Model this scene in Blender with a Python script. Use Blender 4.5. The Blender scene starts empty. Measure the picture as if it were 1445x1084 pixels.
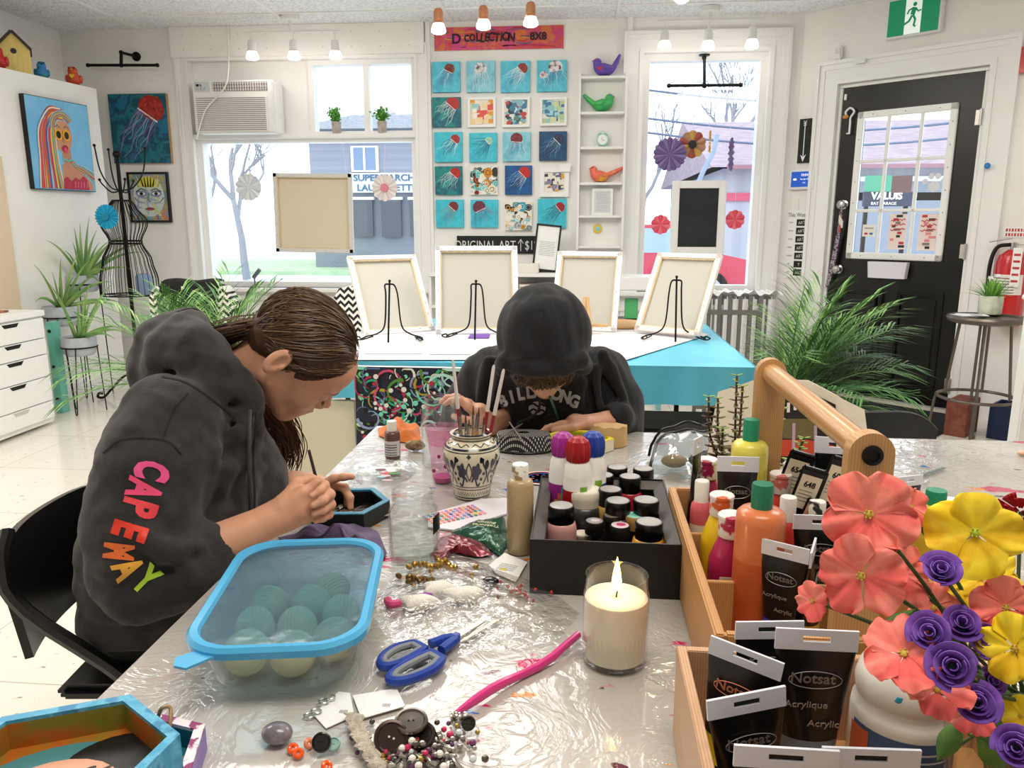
import bpy,bmesh,math,random
import numpy as np
from mathutils import Vector,Matrix,noise
from mathutils.bvhtree import BVHTree
random.seed(7)
PI=math.pi
sc=bpy.context.scene
COL=sc.collection
# ---------------------------------------------------------------- camera
CAMZ,PITCH,YAW,F=1.27,math.radians(11.8),math.radians(5.3),1095.0
cam=bpy.data.objects.new('camera',bpy.data.cameras.new('camera'))
COL.objects.link(cam)
cam.data.sensor_width=36.0
cam.data.lens=36.0*F/1445.0
cam.data.clip_start=0.05
cam.location=(0,0,CAMZ)
cam.rotation_euler=(PI/2-PITCH,0,YAW)
sc.camera=cam
# ---------------------------------------------------------------- view, world, lights
sc.view_settings.view_transform='Standard'
sc.view_settings.look='None'
sc.view_settings.gamma=1.0
sc.view_settings.use_curve_mapping=False
sc.view_settings.exposure=0.18
wd=bpy.data.worlds.new('world');sc.world=wd
wd.use_nodes=True
bg=wd.node_tree.nodes['Background']
bg.inputs[0].default_value=(0.89,0.945,1.0,1)
bg.inputs[1].default_value=2.6
try:
 sc.cycles.max_bounces=10
 sc.cycles.transparent_max_bounces=16
 sc.cycles.caustics_reflective=False
 sc.cycles.caustics_refractive=False
 sc.cycles.sample_clamp_indirect=6.0
 sc.cycles.use_denoising=True
except Exception:pass
def lamp(name,kind,loc,energy,color=(1,1,1),size=0.3,rot=(0,0,0),sy=None,spot=None):
 l=bpy.data.lights.new(name,kind);l.energy=energy;l.color=color
 if kind=='AREA':
  l.size=size
  if sy:l.shape='RECTANGLE';l.size_y=sy
 elif kind=='SUN':l.angle=size
 else:l.shadow_soft_size=size
 if spot:l.spot_size=spot;l.spot_blend=0.6
 o=bpy.data.objects.new(name,l);COL.objects.link(o)
 o.location=loc;o.rotation_euler=rot
 return o
lamp('fill_light_table','AREA',(0.2,0.5,2.68),26,(1.0,0.90,0.78),1.2,sy=0.6)  # added area fill, stands in for unseen warm bulbs over the table
lamp('fill_light_middle','AREA',(-0.9,3.4,2.68),40,(1.0,0.96,0.9),1.6,sy=1.6)  # no fixture here: unseen fill brightening the middle of the room
lamp('fill_light_left','AREA',(-2.6,2.4,2.68),42,(1.0,0.95,0.88),1.2,sy=1.2)  # unseen area light added to brighten the left side
lamp('fill_light_right','AREA',(1.6,3.0,2.68),36,(1.0,0.96,0.9),1.2,sy=1.2)  # added fill for the right side, without any lamp body
# ---------------------------------------------------------------- pixel helpers (photo frame 1445x1084)
_cy,_sy=math.cos(YAW),math.sin(YAW)
def ray(px,py):
 x=px-722.5;v=542-py
 fy=F*math.cos(PITCH)+v*math.sin(PITCH)
 z=-F*math.sin(PITCH)+v*math.cos(PITCH)
 return Vector((x*_cy-fy*_sy,x*_sy+fy*_cy,z))
EYE=Vector((0,0,CAMZ))
def onY(px,py,y):r=ray(px,py);return EYE+r*(y/r.y)
def onX(px,py,x):r=ray(px,py);return EYE+r*(x/r.x)
def onZ(px,py,z):r=ray(px,py);return EYE+r*((z-CAMZ)/r.z)
def onP(px,py,p0,n):
 r=ray(px,py);p0=Vector(p0);n=Vector(n)
 return EYE+r*((p0-EYE).dot(n)/r.dot(n))
TZ=0.72  # table top height
def onT(px,py,h=0.0):return onZ(px,py,TZ+h)
# ---------------------------------------------------------------- materials
def lin(c):
 if isinstance(c,str):
  c=c.lstrip('#');c=tuple(int(c[i:i+2],16)/255 for i in(0,2,4))
 return tuple((x/12.92 if x<=0.04045 else((x+0.055)/1.055)**2.4) for x in c)+(1,)
MATS={}
def mat(name,col='#cccccc',rough=0.5,metal=0.0,col2=None,nscale=6.0,ndetail=3.0,lo=0.4,hi=0.6,stretch=None,bump=0.0,bscale=60.0,trans=0.0,ior=1.45,emit=None,estr=1.0,coat=0.0,spec=0.5,sss=0.0,sheen=0.0,alpha=1.0,wave=None,thin=0.0,bstretch=None):
 if name in MATS:return MATS[name]
 m=bpy.data.materials.new(name);m.use_nodes=True
 nt=m.node_tree;N=nt.nodes;L=nt.links
 b=N['Principled BSDF']
 b.inputs['Base Color'].default_value=lin(col)
 b.inputs['Roughness'].default_value=rough
 b.inputs['Metallic'].default_value=metal
 b.inputs['IOR'].default_value=ior
 b.inputs['Specular IOR Level'].default_value=spec
 if trans:b.inputs['Transmission Weight'].default_value=trans
 if coat:b.inputs['Coat Weight'].default_value=coat;b.inputs['Coat Roughness'].default_value=0.08
 if sheen:b.inputs['Sheen Weight'].default_value=sheen;b.inputs['Sheen Roughness'].default_value=0.5
 if sss:
  b.inputs['Subsurface Weight'].default_value=sss
  b.inputs['Subsurface Radius'].default_value=(0.012,0.005,0.003)
  b.inputs['Subsurface Scale'].default_value=1.0
 if alpha<1:b.inputs['Alpha'].default_value=alpha
 if emit:b.inputs['Emission Color'].default_value=lin(emit);b.inputs['Emission Strength'].default_value=estr
 tc=N.new('ShaderNodeTexCoord')
 def coords(st):
  if st is None:return tc.outputs['Object']
  mp=N.new('ShaderNodeMapping');mp.inputs['Scale'].default_value=st
  L.new(tc.outputs['Object'],mp.inputs[0]);return mp.outputs[0]
 if col2 is not None:
  if wave:
   t=N.new('ShaderNodeTexWave');t.inputs['Scale'].default_value=nscale
   t.inputs['Distortion'].default_value=wave;t.inputs['Detail'].default_value=ndetail
   t.bands_direction='X'
  else:
   t=N.new('ShaderNodeTexNoise');t.inputs['Scale'].default_value=nscale;t.inputs['Detail'].default_value=ndetail
  L.new(coords(stretch),t.inputs['Vector'])
  cr=N.new('ShaderNodeValToRGB')
  cols=col2 if isinstance(col2,(list,tuple)) and not isinstance(col2,str) else[col2]
  cols=[col]+list(cols)
  e=cr.color_ramp.elements
  n=len(cols)
  e[0].position=lo;e[0].color=lin(cols[0]);e[1].position=hi;e[1].color=lin(cols[-1])
  for i in range(1,n-1):
   x=e.new(lo+(hi-lo)*i/(n-1));x.color=lin(cols[i])
  L.new(t.outputs[0],cr.inputs[0]);L.new(cr.outputs[0],b.inputs['Base Color'])
 if bump:
  t=N.new('ShaderNodeTexNoise');t.inputs['Scale'].default_value=bscale;t.inputs['Detail'].default_value=4
  L.new(coords(bstretch),t.inputs['Vector'])
  bp=N.new('ShaderNodeBump');bp.inputs['Strength'].default_value=bump;bp.inputs['Distance'].default_value=0.005
  L.new(t.outputs[0],bp.inputs['Height']);L.new(bp.outputs[0],b.inputs['Normal'])
 MATS[name]=m
 return m
def clear_mat(name,tint='#ffffff',rough=0.03,gloss=0.25,haze=0.0,hazecol='#ffffff',bump=0.0,bscale=40):
 """thin clear plastic or glass: transparent, some gloss by facing, some haze"""
 if name in MATS:return MATS[name]
 m=bpy.data.materials.new(name);m.use_nodes=True
 nt=m.node_tree;N=nt.nodes;L=nt.links
 N.remove(N['Principled BSDF']);out=N['Material Output']
 tr=N.new('ShaderNodeBsdfTransparent');tr.inputs[0].default_value=lin(tint)
 gl=N.new('ShaderNodeBsdfGlossy');gl.inputs['Roughness'].default_value=rough
 lw=N.new('ShaderNodeLayerWeight');lw.inputs['Blend'].default_value=.5
 pw=N.new('ShaderNodeMath');pw.operation='POWER';pw.inputs[1].default_value=3.0;L.new(lw.outputs['Facing'],pw.inputs[0])
 ma=N.new('ShaderNodeMath');ma.operation='MULTIPLY_ADD';ma.inputs[1].default_value=gloss*2.2;ma.inputs[2].default_value=.035+gloss*.1;L.new(pw.outputs[0],ma.inputs[0])
 mx=N.new('ShaderNodeMixShader')
 L.new(ma.outputs[0],mx.inputs[0]);L.new(tr.outputs[0],mx.inputs[1]);L.new(gl.outputs[0],mx.inputs[2])
 if bump:
  tc=N.new('ShaderNodeTexCoord')
  t=N.new('ShaderNodeTexNoise');t.inputs['Scale'].default_value=bscale;t.inputs['Detail'].default_value=3
  L.new(tc.outputs['Object'],t.inputs['Vector'])
  bp=N.new('ShaderNodeBump');bp.inputs['Strength'].default_value=bump;bp.inputs['Distance'].default_value=0.01
  L.new(t.outputs[0],bp.inputs['Height']);L.new(bp.outputs[0],gl.inputs['Normal']);L.new(bp.outputs[0],lw.inputs['Normal'])
 last=mx
 if haze:
  df=N.new('ShaderNodeBsdfDiffuse');df.inputs[0].default_value=lin(hazecol)
  m2=N.new('ShaderNodeMixShader');m2 .inputs[0].default_value=haze
  L.new(mx.outputs[0],m2 .inputs[1]);L.new(df.outputs[0],m2 .inputs[2]);last=m2
 L.new(last.outputs[0],out.inputs[0])
 MATS[name]=m
 return m
 # ---------------------------------------------------------------- mesh building
class MB:
 def __init__(s):s.v=[];s.f=[];s.mi=[];s.mats=[];s.M=Matrix.Identity(4)
 def slot(s,m):
  if m not in s.mats:s.mats.append(m)
  return s.mats.index(m)
 def add(s,vf,m,M=None):
  v,f=vf;n=len(s.v);T=s.M@M if M is not None else s.M
  s.v.extend([tuple(T@Vector(p)) for p in v]);k=s.slot(m)
  for q in f:s.f.append([i+n for i in q]);s.mi.append(k)
  return s
 def box(s,m,c,d,bev=0.0,M=None):return s.add(rbox(c,d,bev),m,M)
 def tube(s,m,pts,r,n=8,M=None,closed=False,flat=1.0):return s.add(tube(pts,r,n,closed,flat),m,M)
 def lathe(s,m,prof,n=24,M=None,c=(0,0,0)):return s.add(lathe(prof,n,c),m,M)
 def ell(s,m,c,r,n=16,M=None):return s.add(ellipsoid(c,r,n),m,M)
 def prism(s,m,pts,z0,z1,M=None):return s.add(prism(pts,z0,z1),m,M)
 def text(s,m,t,size=0.1,ext=0.0005,M=None,align='CENTER',sx=1.0,spacing=1.0,bold=0.0):return s.add(textmesh(t,size,ext,align,sx,spacing,bold),m,M)
 def obj(s,name,parent=None,angle=35,loc=None):
  me=bpy.data.meshes.new(name)
  me.from_pydata(s.v,[],s.f)
  for m in s.mats:me.materials.append(m)
  me.polygons.foreach_set('material_index',s.mi)
  me.polygons.foreach_set('use_smooth',[True]*len(s.f))
  me.set_sharp_from_angle(angle=math.radians(angle))
  me.update()
  o=bpy.data.objects.new(name,me);COL.objects.link(o)
  if parent is not None:o.parent=parent
  if loc is not None:o.location=loc
  return o
def T(x=0,y=0,z=0,rx=0,ry=0,rz=0,s=None):
 M=Matrix.Translation((x,y,z))@Matrix.Rotation(rz,4,'Z')@Matrix.Rotation(ry,4,'Y')@Matrix.Rotation(rx,4,'X')
 if s is not None:
  if not isinstance(s,(tuple,list)):s=(s,s,s)
  M=M@Matrix.Diagonal((s[0],s[1],s[2],1))
 return M
def rbox(c,d,bev=0.0):
 x,y,z=d[0]/2,d[1]/2,d[2]/2
 if not bev:
  v=[(c[0]+i*x,c[1]+j*y,c[2]+k*z) for i in(-1,1) for j in(-1,1) for k in(-1,1)]
  return v,[(0,1,3,2),(4,6,7,5),(0,4,5,1),(2,3,7,6),(0,2,6,4),(1,5,7,3)]
 bm=bmesh.new();bmesh.ops.create_cube(bm,size=1.0)
 for q in bm.verts:q.co=Vector((q.co.x*d[0],q.co.y*d[1],q.co.z*d[2]))
 bmesh.ops.bevel(bm,geom=bm.edges[:],offset=min(bev,min(d)*0.49),segments=2,affect='EDGES')
 bm.verts.index_update()
 v=[(q.co.x+c[0],q.co.y+c[1],q.co.z+c[2]) for q in bm.verts]
 f=[[w.index for w in q.verts] for q in bm.faces];bm.free()
 return v,f
def tube(pts,r,n=8,closed=False,flat=1.0):
 P=[Vector(p) for p in pts];k=len(P)
 R=r if isinstance(r,(list,tuple)) else[r]*k
 v=[];f=[]
 t0=(P[1]-P[0]).normalized()
 a=Vector((0,0,1)) if abs(t0 .z)<0.9 else Vector((1,0,0))
 nrm=(a-t0*a.dot(t0)).normalized()
 for i in range(k):
  if closed:t=(P[(i+1)%k]-P[i-1]).normalized()
  else:t=(P[min(i+1,k-1)]-P[max(i-1,0)]).normalized()
  nrm=(nrm-t*nrm.dot(t))
  if nrm.length<1e-6:nrm=t.orthogonal()
  nrm.normalize();b=t.cross(nrm)
  for j in range(n):
   an=2*PI*j/n
   v.append(tuple(P[i]+nrm*(math.cos(an)*R[i])+b*(math.sin(an)*R[i]*flat)))
 for i in range(k if closed else k-1):
  for j in range(n):
   a0=i*n+j;a1=i*n+(j+1)%n;i2=(i+1)%k
   f.append((a0,a1,i2*n+(j+1)%n,i2*n+j))
 if not closed:f.append(list(range(n))[::-1]);f.append([(k-1)*n+j for j in range(n)])
 return v,f
def lathe(prof,n=24,c=(0,0,0)):
 v=[];f=[]
 for(r,z) in prof:
  for j in range(n):
   a=2*PI*j/n
   v.append((c[0]+r*math.cos(a),c[1]+r*math.sin(a),c[2]+z))
 for i in range(len(prof)-1):
  for j in range(n):
   f.append((i*n+j,i*n+(j+1)%n,(i+1)*n+(j+1)%n,(i+1)*n+j))
 if prof[0][0]>1e-6:f.append(list(range(n))[::-1])
 if prof[-1][0]>1e-6:f.append([(len(prof)-1)*n+j for j in range(n)])
 return v,f
def ellipsoid(c,r,n=16):
 if not isinstance(r,(tuple,list)):r=(r,r,r)
 v=[];f=[];m=max(4,n//2)
 for i in range(1,m):
  th=PI*i/m
  for j in range(n):
   a=2*PI*j/n
   v.append((c[0]+r[0]*math.sin(th)*math.cos(a),c[1]+r[1]*math.sin(th)*math.sin(a),c[2]+r[2]*math.cos(th)))
 for i in range(m-2):
  for j in range(n):f.append((i*n+j,(i+1)*n+j,(i+1)*n+(j+1)%n,i*n+(j+1)%n))
 k=len(v);v.append((c[0],c[1],c[2]+r[2]));v.append((c[0],c[1],c[2]-r[2]))
 for j in range(n):f.append((k,j,(j+1)%n));f.append((k+1,(m-2)*n+(j+1)%n,(m-2)*n+j))
 return v,f
def prism(pts,z0,z1):
 n=len(pts)
 v=[(p[0],p[1],z0) for p in pts]+[(p[0],p[1],z1) for p in pts]
 f=[list(range(n))[::-1],[i+n for i in range(n)]]+[(i,(i+1)%n,(i+1)%n+n,i+n) for i in range(n)]
 return v,f
def surf(fn,nu,nv,wrapu=False):
 """grid surface fn(u,v)->xyz, u,v in 0..1"""
 v=[];f=[]
 for i in range(nv+1):
  for j in range(nu if wrapu else nu+1):v.append(tuple(fn(j/nu,i/nv)))
 w=nu if wrapu else nu+1
 for i in range(nv):
  for j in range(nu):
   j2=(j+1)%w
   f.append((i*w+j,i*w+j2,(i+1)*w+j2,(i+1)*w+j))
 return v,f
def thick(vf,t):
 """gives a sheet thickness t by offsetting along averaged normals"""
 v,f=vf;n=len(v)
 V=[Vector(p) for p in v];N=[Vector() for _ in v];ec={}
 for q in f:
  a,b,c=V[q[0]],V[q[1]],V[q[2]]
  nn=(b-a).cross(c-a)
  for i in q:N[i]+=nn
  for i in range(len(q)):
   e=(q[i],q[(i+1)%len(q)]);ec[e]=1
 out=list(v)+[tuple(V[i]-(N[i].normalized() if N[i].length>0 else Vector((0,0,1)))*t) for i in range(n)]
 ff=[list(q) for q in f]+[[i+n for i in reversed(q)] for q in f]
 for(a,b) in ec:
  if(b,a) not in ec:ff.append([b,a,a+n,b+n])
 return out,ff
_tc={}
def textmesh(t,size=0.1,ext=0.0005,align='CENTER',sx=1.0,spacing=1.0,bold=0.0):
 key=(t,size,ext,align,sx,spacing,bold)
 if key not in _tc:
  cu=bpy.data.curves.new('t','FONT');cu.body=t;cu.size=size;cu.extrude=ext;cu.align_x=align;cu.align_y='CENTER'
  cu.resolution_u=3;cu.space_character=spacing;cu.offset=bold
  o=bpy.data.objects.new('t',cu);COL.objects.link(o)
  dg=bpy.context.evaluated_depsgraph_get();dg.update()
  me=bpy.data.meshes.new_from_object(o.evaluated_get(dg))
  v=[(q.co.x*sx,q.co.y,q.co.z) for q in me.vertices];f=[list(p.vertices) for p in me.polygons]
  bpy.data.objects.remove(o);bpy.data.curves.remove(cu);bpy.data.meshes.remove(me)
  _tc[key]=(v,f)
 return _tc[key]
def smoothpath(pts,n=6):
 """Catmull-Rom through pts"""
 P=[Vector(p) for p in pts];P=[P[0]*2-P[1]]+P+[P[-1]*2-P[-2]];out=[]
 for i in range(1,len(P)-2):
  for k in range(n):
   t=k/n;a,b,c,d=P[i-1],P[i],P[i+1],P[i+2]
   out.append(0.5*((2*b)+(c-a)*t+(2*a-5*b+4*c-d)*t*t+(3*b-a-3*c+d)*t**3))
 out.append(P[-2]);return out
 # ---------------------------------------------------------------- scene objects
def props(o,label=None,cat=None,group=None,kind=None):
 if label:o['label']=label
 if cat:o['category']=cat
 if group:o['group']=group
 if kind:o['kind']=kind
 return o
def thing(name,label,cat,loc=(0,0,0),rz=0.0,group=None,rot=None):
 o=bpy.data.objects.new(name,None);COL.objects.link(o);o.empty_display_size=0.05
 o.location=loc;o.rotation_euler=rot if rot else(0,0,rz)
 return props(o,label,cat,group)
def struct(o):o['kind']='structure';return o
def dup(root,loc=None,rz=None,label=None,group=None,rot=None):
 def cp(o,parent):
  c=o.copy();COL.objects.link(c)
  if parent is not None:c.parent=parent
  for ch in[q for q in COL.objects if q.parent==o]:cp(ch,c)
  return c
 r=cp(root,None)
 if loc is not None:r.location=loc
 if rz is not None:r.rotation_euler=(0,0,rz)
 if rot is not None:r.rotation_euler=rot
 if label:r['label']=label
 if group:r['group']=group
 return r
def mesh_copy(o,label=None):
 c=o.copy();COL.objects.link(c)
 if label:c['label']=label
 return c
 # ================================================================ ROOM SHELL
WY=6.17  # back wall
CZ=2.735  # ceiling
m_wall=mat('wall_white','#f2efeb',0.75,col2='#f6f4f1',nscale=2.2,bump=0.06,bscale=25)
m_trim=mat('trim_white','#f3f2f0',0.45,bump=0.03,bscale=14)
m_beige=mat('beige_paint','#e3cdb2',0.6)
m_black=mat('black_satin','#0c0c0d',0.35)
m_bmetal=mat('black_metal','#121212',0.4,0.6)
m_dark=mat('near_black','#070707',0.6)
m_white=mat('plain_white','#f4f4f2',0.4)
m_wplastic=mat('white_plastic','#efefef',0.3)
m_chrome=mat('chrome','#c9c9c9',0.18,1.0)
m_glass=clear_mat('window_glass','#f8fcff',0.02,0.06)
# floor: white vinyl tiles
def floor_mat():
 m=bpy.data.materials.new('vinyl_floor');m.use_nodes=True
 N=m.node_tree.nodes;L=m.node_tree.links;b=N['Principled BSDF']
 b.inputs['Roughness'].default_value=0.16
 tc=N.new('ShaderNodeTexCoord')
 br=N.new('ShaderNodeTexBrick');br.offset=0.0
 br.inputs['Scale'].default_value=1.0;br.inputs['Brick Width'].default_value=0.61;br.inputs['Row Height'].default_value=0.61
 br.inputs['Mortar Size'].default_value=0.0025;br.inputs['Mortar Smooth'].default_value=0.3
 br.inputs['Color1'].default_value=lin('#ebe5da');br.inputs['Color2'].default_value=lin('#e6e0d5');br.inputs['Mortar'].default_value=lin('#b9b1a5')
 L.new(tc.outputs['Object'],br.inputs['Vector'])
 no=N.new('ShaderNodeTexNoise');no.inputs['Scale'].default_value=26;no.inputs['Detail'].default_value=5
 mp=N.new('ShaderNodeMapping');mp.inputs['Scale'].default_value=(1,1.6,1)
 L.new(tc.outputs['Object'],mp.inputs[0]);L.new(mp.outputs[0],no.inputs['Vector'])
 cr=N.new('ShaderNodeValToRGB');cr.color_ramp.elements[0].position=0.66;cr.color_ramp.elements[1].position=0.70
 cr.color_ramp.elements[0].color=(0,0,0,1);cr.color_ramp.elements[1].color=(1,1,1,1)
 L.new(no.outputs[0],cr.inputs[0])
 mx=N.new('ShaderNodeMix');mx.data_type='RGBA';mx.inputs['B'].default_value=lin('#a3988a')
 L.new(cr.outputs[0],mx.inputs['Factor']);L.new(br.outputs[0],mx.inputs['A']);L.new(mx.outputs['Result'],b.inputs['Base Color'])
 return m
b=MB();b.box(floor_mat(),(0.3,2.2,-0.03),(9.4,9.4,0.06));struct(b.obj('floor'))
def ceil_mat():
 m=bpy.data.materials.new('ceiling_tile');m.use_nodes=True
 N=m.node_tree.nodes;L=m.node_tree.links;b=N['Principled BSDF']
 b.inputs['Roughness'].default_value=0.9
 tc=N.new('ShaderNodeTexCoord')
 no=N.new('ShaderNodeTexNoise');no.inputs['Scale'].default_value=70;no.inputs['Detail'].default_value=4
 L.new(tc.outputs['Object'],no.inputs['Vector'])
 cr=N.new('ShaderNodeValToRGB');e=cr.color_ramp.elements
 e[0].position=0.42;e[0].color=lin('#d9dce0');e[1].position=0.52;e[1].color=lin('#f6f7f8')
 L.new(no.outputs[0],cr.inputs[0]);L.new(cr.outputs[0],b.inputs['Base Color'])
 bp=N.new('ShaderNodeBump');bp.inputs['Strength'].default_value=0.35;bp.inputs['Distance'].default_value=0.004
 L.new(no.outputs[0],bp.inputs['Height']);L.new(bp.outputs[0],b.inputs['Normal'])
 return m
b=MB();b.box(ceil_mat(),(0.3,2.2,CZ+0.03),(9.4,9.4,0.06));cl=struct(b.obj('ceiling'))
b=MB()  # T-bar grid of the suspended ceiling
for i in range(9):
 b.box(m_trim,(0.3,5.80-i*0.61,CZ-0.004),(9.3,0.024,0.008))
for i in range(-4,5):
 b.box(m_trim,(0.2+i*1.22,2.2,CZ-0.004),(0.024,9.3,0.0079))
struct(b.obj('trim_1'))
# openings in the back wall, (x0,x1,z0,z1)
wl=(onY(283,300,WY).x,onY(590,300,WY).x);wz=(onY(440,406,WY).z,onY(440,84,WY).z)
wr=(onY(905,200,WY).x,onY(1078,200,WY).x);wrz=(onY(990,412,WY).z,onY(990,74,WY).z)
XL,XC=-4.14,1.547
TH=0.14
b=MB()
def wb(x0,x1,z0,z1,m=m_wall):b.box(m,((x0+x1)/2,WY+TH/2,(z0+z1)/2),(x1-x0,TH,z1-z0))
wb(XL-0.2,wl[0],0,CZ);wb(wl[0],wl[1],0,wz[0]);wb(wl[0],wl[1],wz[1],CZ)
wb(wl[1],wr[0],0,CZ);wb(wr[0],wr[1],0,wrz[0]);wb(wr[0],wr[1],wrz[1],CZ);wb(wr[1],XC+0.1,0,CZ)
struct(b.obj('wall_back'))
b=MB();b.box(m_wall,(XL-0.07,1.9,CZ/2),(0.14,8.8,CZ));struct(b.obj('wall_left'))
b=MB();b.box(m_wall,(0.3,-2.4,CZ/2),(9.4,0.14,CZ));struct(b.obj('wall_rear'))
b=MB();b.box(m_wall,(4.9,0.3,CZ/2),(0.14,5.3,CZ));struct(b.obj('wall_right'))
# partition with a ledge, left
pz=onY(135,125,5.78).z
b=MB();b.prism(m_wall,[(XL-0.05,2.2),(-4.105,2.2),(-3.645,5.79),(XL-0.05,5.79)],0,pz);struct(b.obj('wall_partition'))
b=MB();pa=onP(26,430,(-3.645,5.79,0),(3.59,-0.46,0));pd=Vector((0.46,3.59,0)).normalized();pn=Vector((3.59,-0.46,0)).normalized()
pb=pa-pd*1.4
b.prism(m_beige,[tuple(pb+pn*0.001)[:2],tuple(pb+pn*0.02)[:2],tuple(pa+pn*0.02)[:2],tuple(pa+pn*0.001)[:2]],0.0,onP(0,232,pa,pn).z+0.05)
struct(b.obj('trim_2'))
# diagonal door wall
DA=Vector((1.787,5.955,0));DB=Vector((2.455,5.36,0));DD=(DB-DA).normalized();DN=Vector((-DD.y,DD.x,0))  # DN points outside
drz=math.atan2(DD.y,DD.x)
DW=(DB-DA).length;DH=onP(1390,100,DB,DN).z
DM=Matrix.Translation(DA)@Matrix.Rotation(drz,4,'Z')  # local: x along wall, y outward, z up
DMi=DM.inverted()
def dl(px,py,off=0.0):
 """photo point -> door-wall local coords, off metres in front of the wall face"""
 return DMi@onP(px,py,DA-DN*off,DN)
b=MB();b.M=DM
Cx=(DMi@Vector((XC,WY,0))).x
for(x0,x1,z0,z1) in((Cx-0.02,-0.02,0,CZ),(-0.02,DW+0.02,DH+0.02,CZ),(DW+0.02,4.2,0,CZ)):
 b.box(m_wall,((x0+x1)/2,0.07,(z0+z1)/2),(x1-x0,0.14,z1-z0))
struct(b.obj('wall_door'))
# ---- trims around windows and door
def casing(x0,x1,z0,z1,w,y0=WY,prof=(0.0,0.35,0.7,1.0),M=None,bottom=True):
 """moulded casing made of stepped strips"""
 b=MB()
 if M is not None:b.M=M
 for k,(a,c,d) in enumerate(((0.0,0.22,0.030),(0.22,0.62,0.020),(0.62,0.85,0.026),(0.85,1.0,0.038))):
  i,o=a*w,c*w
  b.box(m_trim,(x0-(i+o)/2,y0-d/2,(z0+z1)/2),(o-i,d,z1-z0+2*o))
  b.box(m_trim,(x1+(i+o)/2,y0-d/2,(z0+z1)/2),(o-i,d,z1-z0+2*o))
  b.box(m_trim,((x0+x1)/2,y0-d/2,z1+(i+o)/2),(x1-x0+2*i,d,o-i))
  if bottom:b.box(m_trim,((x0+x1)/2,y0-d/2,z0-(i+o)/2),(x1-x0+2*i,d,o-i))
 return b
bb=casing(wl[0],wl[1],wz[0],wz[1],0.10);struct(bb.obj('trim_3'))
bb=casing(wr[0],wr[1],wrz[0],wrz[1],0.15);struct(bb.obj('trim_4'))
# header board above left window
b=MB();h0=onY(245,80,WY).x;h1=onY(600,78,WY).x;hz=onY(420,80,WY).z
b.box(m_wall,((h0+h1)/2,WY-0.025,(hz+CZ)/2),(h1-h0,0.05,CZ-hz),0.004)
for i in range(9):
 for zz in(0.25,0.72):
  b.lathe(mat('screw_grey','#b9b3aa',0.5),[(0,0),(0.004,0),(0.004,0.002),(0,0.002)],8,M=T(h0+(i+0.5)*(h1-h0)/9,WY-0.05,hz+(CZ-hz)*zz,PI/2))
struct(b.obj('trim_5'))
# sills and radiator-height baseboards
b=MB();b.box(m_trim,((wl[0]+wl[1])/2,WY-0.03,wz[0]-0.015),(wl[1]-wl[0]+0.3,0.14,0.03),0.004);struct(b.obj('trim_6'))
b=MB();b.box(m_trim,((wr[0]+wr[1])/2,WY-0.03,wrz[0]-0.015),(wr[1]-wr[0]+0.3,0.14,0.03),0.004);struct(b.obj('trim_7'))
b=MB();b.box(m_trim,((XL+XC)/2,WY-0.009,0.06),(XC-XL,0.018,0.12),0.003);struct(b.obj('baseboard_back'))
b=MB();b.prism(m_trim,[tuple(pb)[:2],tuple(pb+pn*.018)[:2],(-3.645+.018,5.79),(-3.645,5.79)],0.001,0.11);struct(b.obj('baseboard_left'))
# deep jambs
def window_frame(x0,x1,z0,z1,fw,name,depth=0.10,mull=(),mat_=m_trim,pane_y=0.08):
 b=MB()
 for(cx,sx) in((x0+fw/2,fw),(x1-fw/2,fw)):b.box(mat_,(cx,WY+pane_y,(z0+z1)/2),(sx,depth,z1-z0))
 for(cz,sz) in((z0+fw/2,fw),(z1-fw/2,fw)):b.box(mat_,((x0+x1)/2,WY+pane_y,cz),(x1-x0-2*fw,depth,sz))
 for(mx,mw) in mull:b.box(mat_,(mx,WY+pane_y,(z0+z1)/2),(mw,depth*0.7,z1-z0-2*fw))
 fr=struct(b.obj(name))
 g=MB();g.box(m_glass,((x0+x1)/2,WY+pane_y+0.01,(z0+z1)/2),(x1-x0-2*fw,0.004,z1-z0-2*fw));g.obj('pane',fr)
 return fr
zt=onY(440,192,WY).z  # transom
window_frame(wl[0],wl[1],wz[0],zt,0.045,'window_1')
xa=onY(440,140,WY).x;xm=onY(515,140,WY).x
window_frame(xa-0.03,wl[1],zt+0.002,wz[1],0.035,'window_2',mull=((xm,0.045),))
window_frame(wr[0],wr[1],wrz[0],wrz[1],0.05,'window_3')
b=MB();b.box(m_trim,((wl[0]+xa)/2-0.016,WY+0.06,(zt+wz[1])/2),(xa-wl[0]-0.034,0.02,wz[1]-zt));struct(b.obj('trim_8'))
b=MB();b.box(m_trim,((wl[0]+wl[1])/2,WY+0.02,zt+0.0),(wl[1]-wl[0],0.09,0.035),0.004);struct(b.obj('trim_9'))
# ---- wall pilaster edges beside the recessed strip
def wx(px,py=200):return onY(px,py,WY).x
b=MB()
for px in(607,885):
 b.box(m_trim,(wx(px),WY-0.012,CZ/2),(0.035,0.024,CZ))
struct(b.obj('trim_10'))
# ---- door
b=casing(-0.03,DW+0.03,0.0,DH+0.03,0.16,y0=0.0,M=DM,bottom=False);struct(b.obj('trim_11'))
b=MB();b.M=DM
b.box(m_trim,(-0.016,0.05,DH/2),(0.028,0.1,DH));b.box(m_trim,(DW+0.016,0.05,DH/2),(0.028,0.1,DH));b.box(m_trim,(DW/2,0.05,DH+0.017),(DW+0.06,0.1,0.028))
b.box(mat('threshold','#d9d2c6',0.4,0.3),(DW/2,0.06,0.012),(DW,0.16,0.024));struct(b.obj('trim_12'))
m_door=mat('door_black','#0d0b0b',0.28,col2='#080707',nscale=3,bump=0.05,bscale=40)
door=struct(thing('door_1',None,None,DA,drz))
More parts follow.
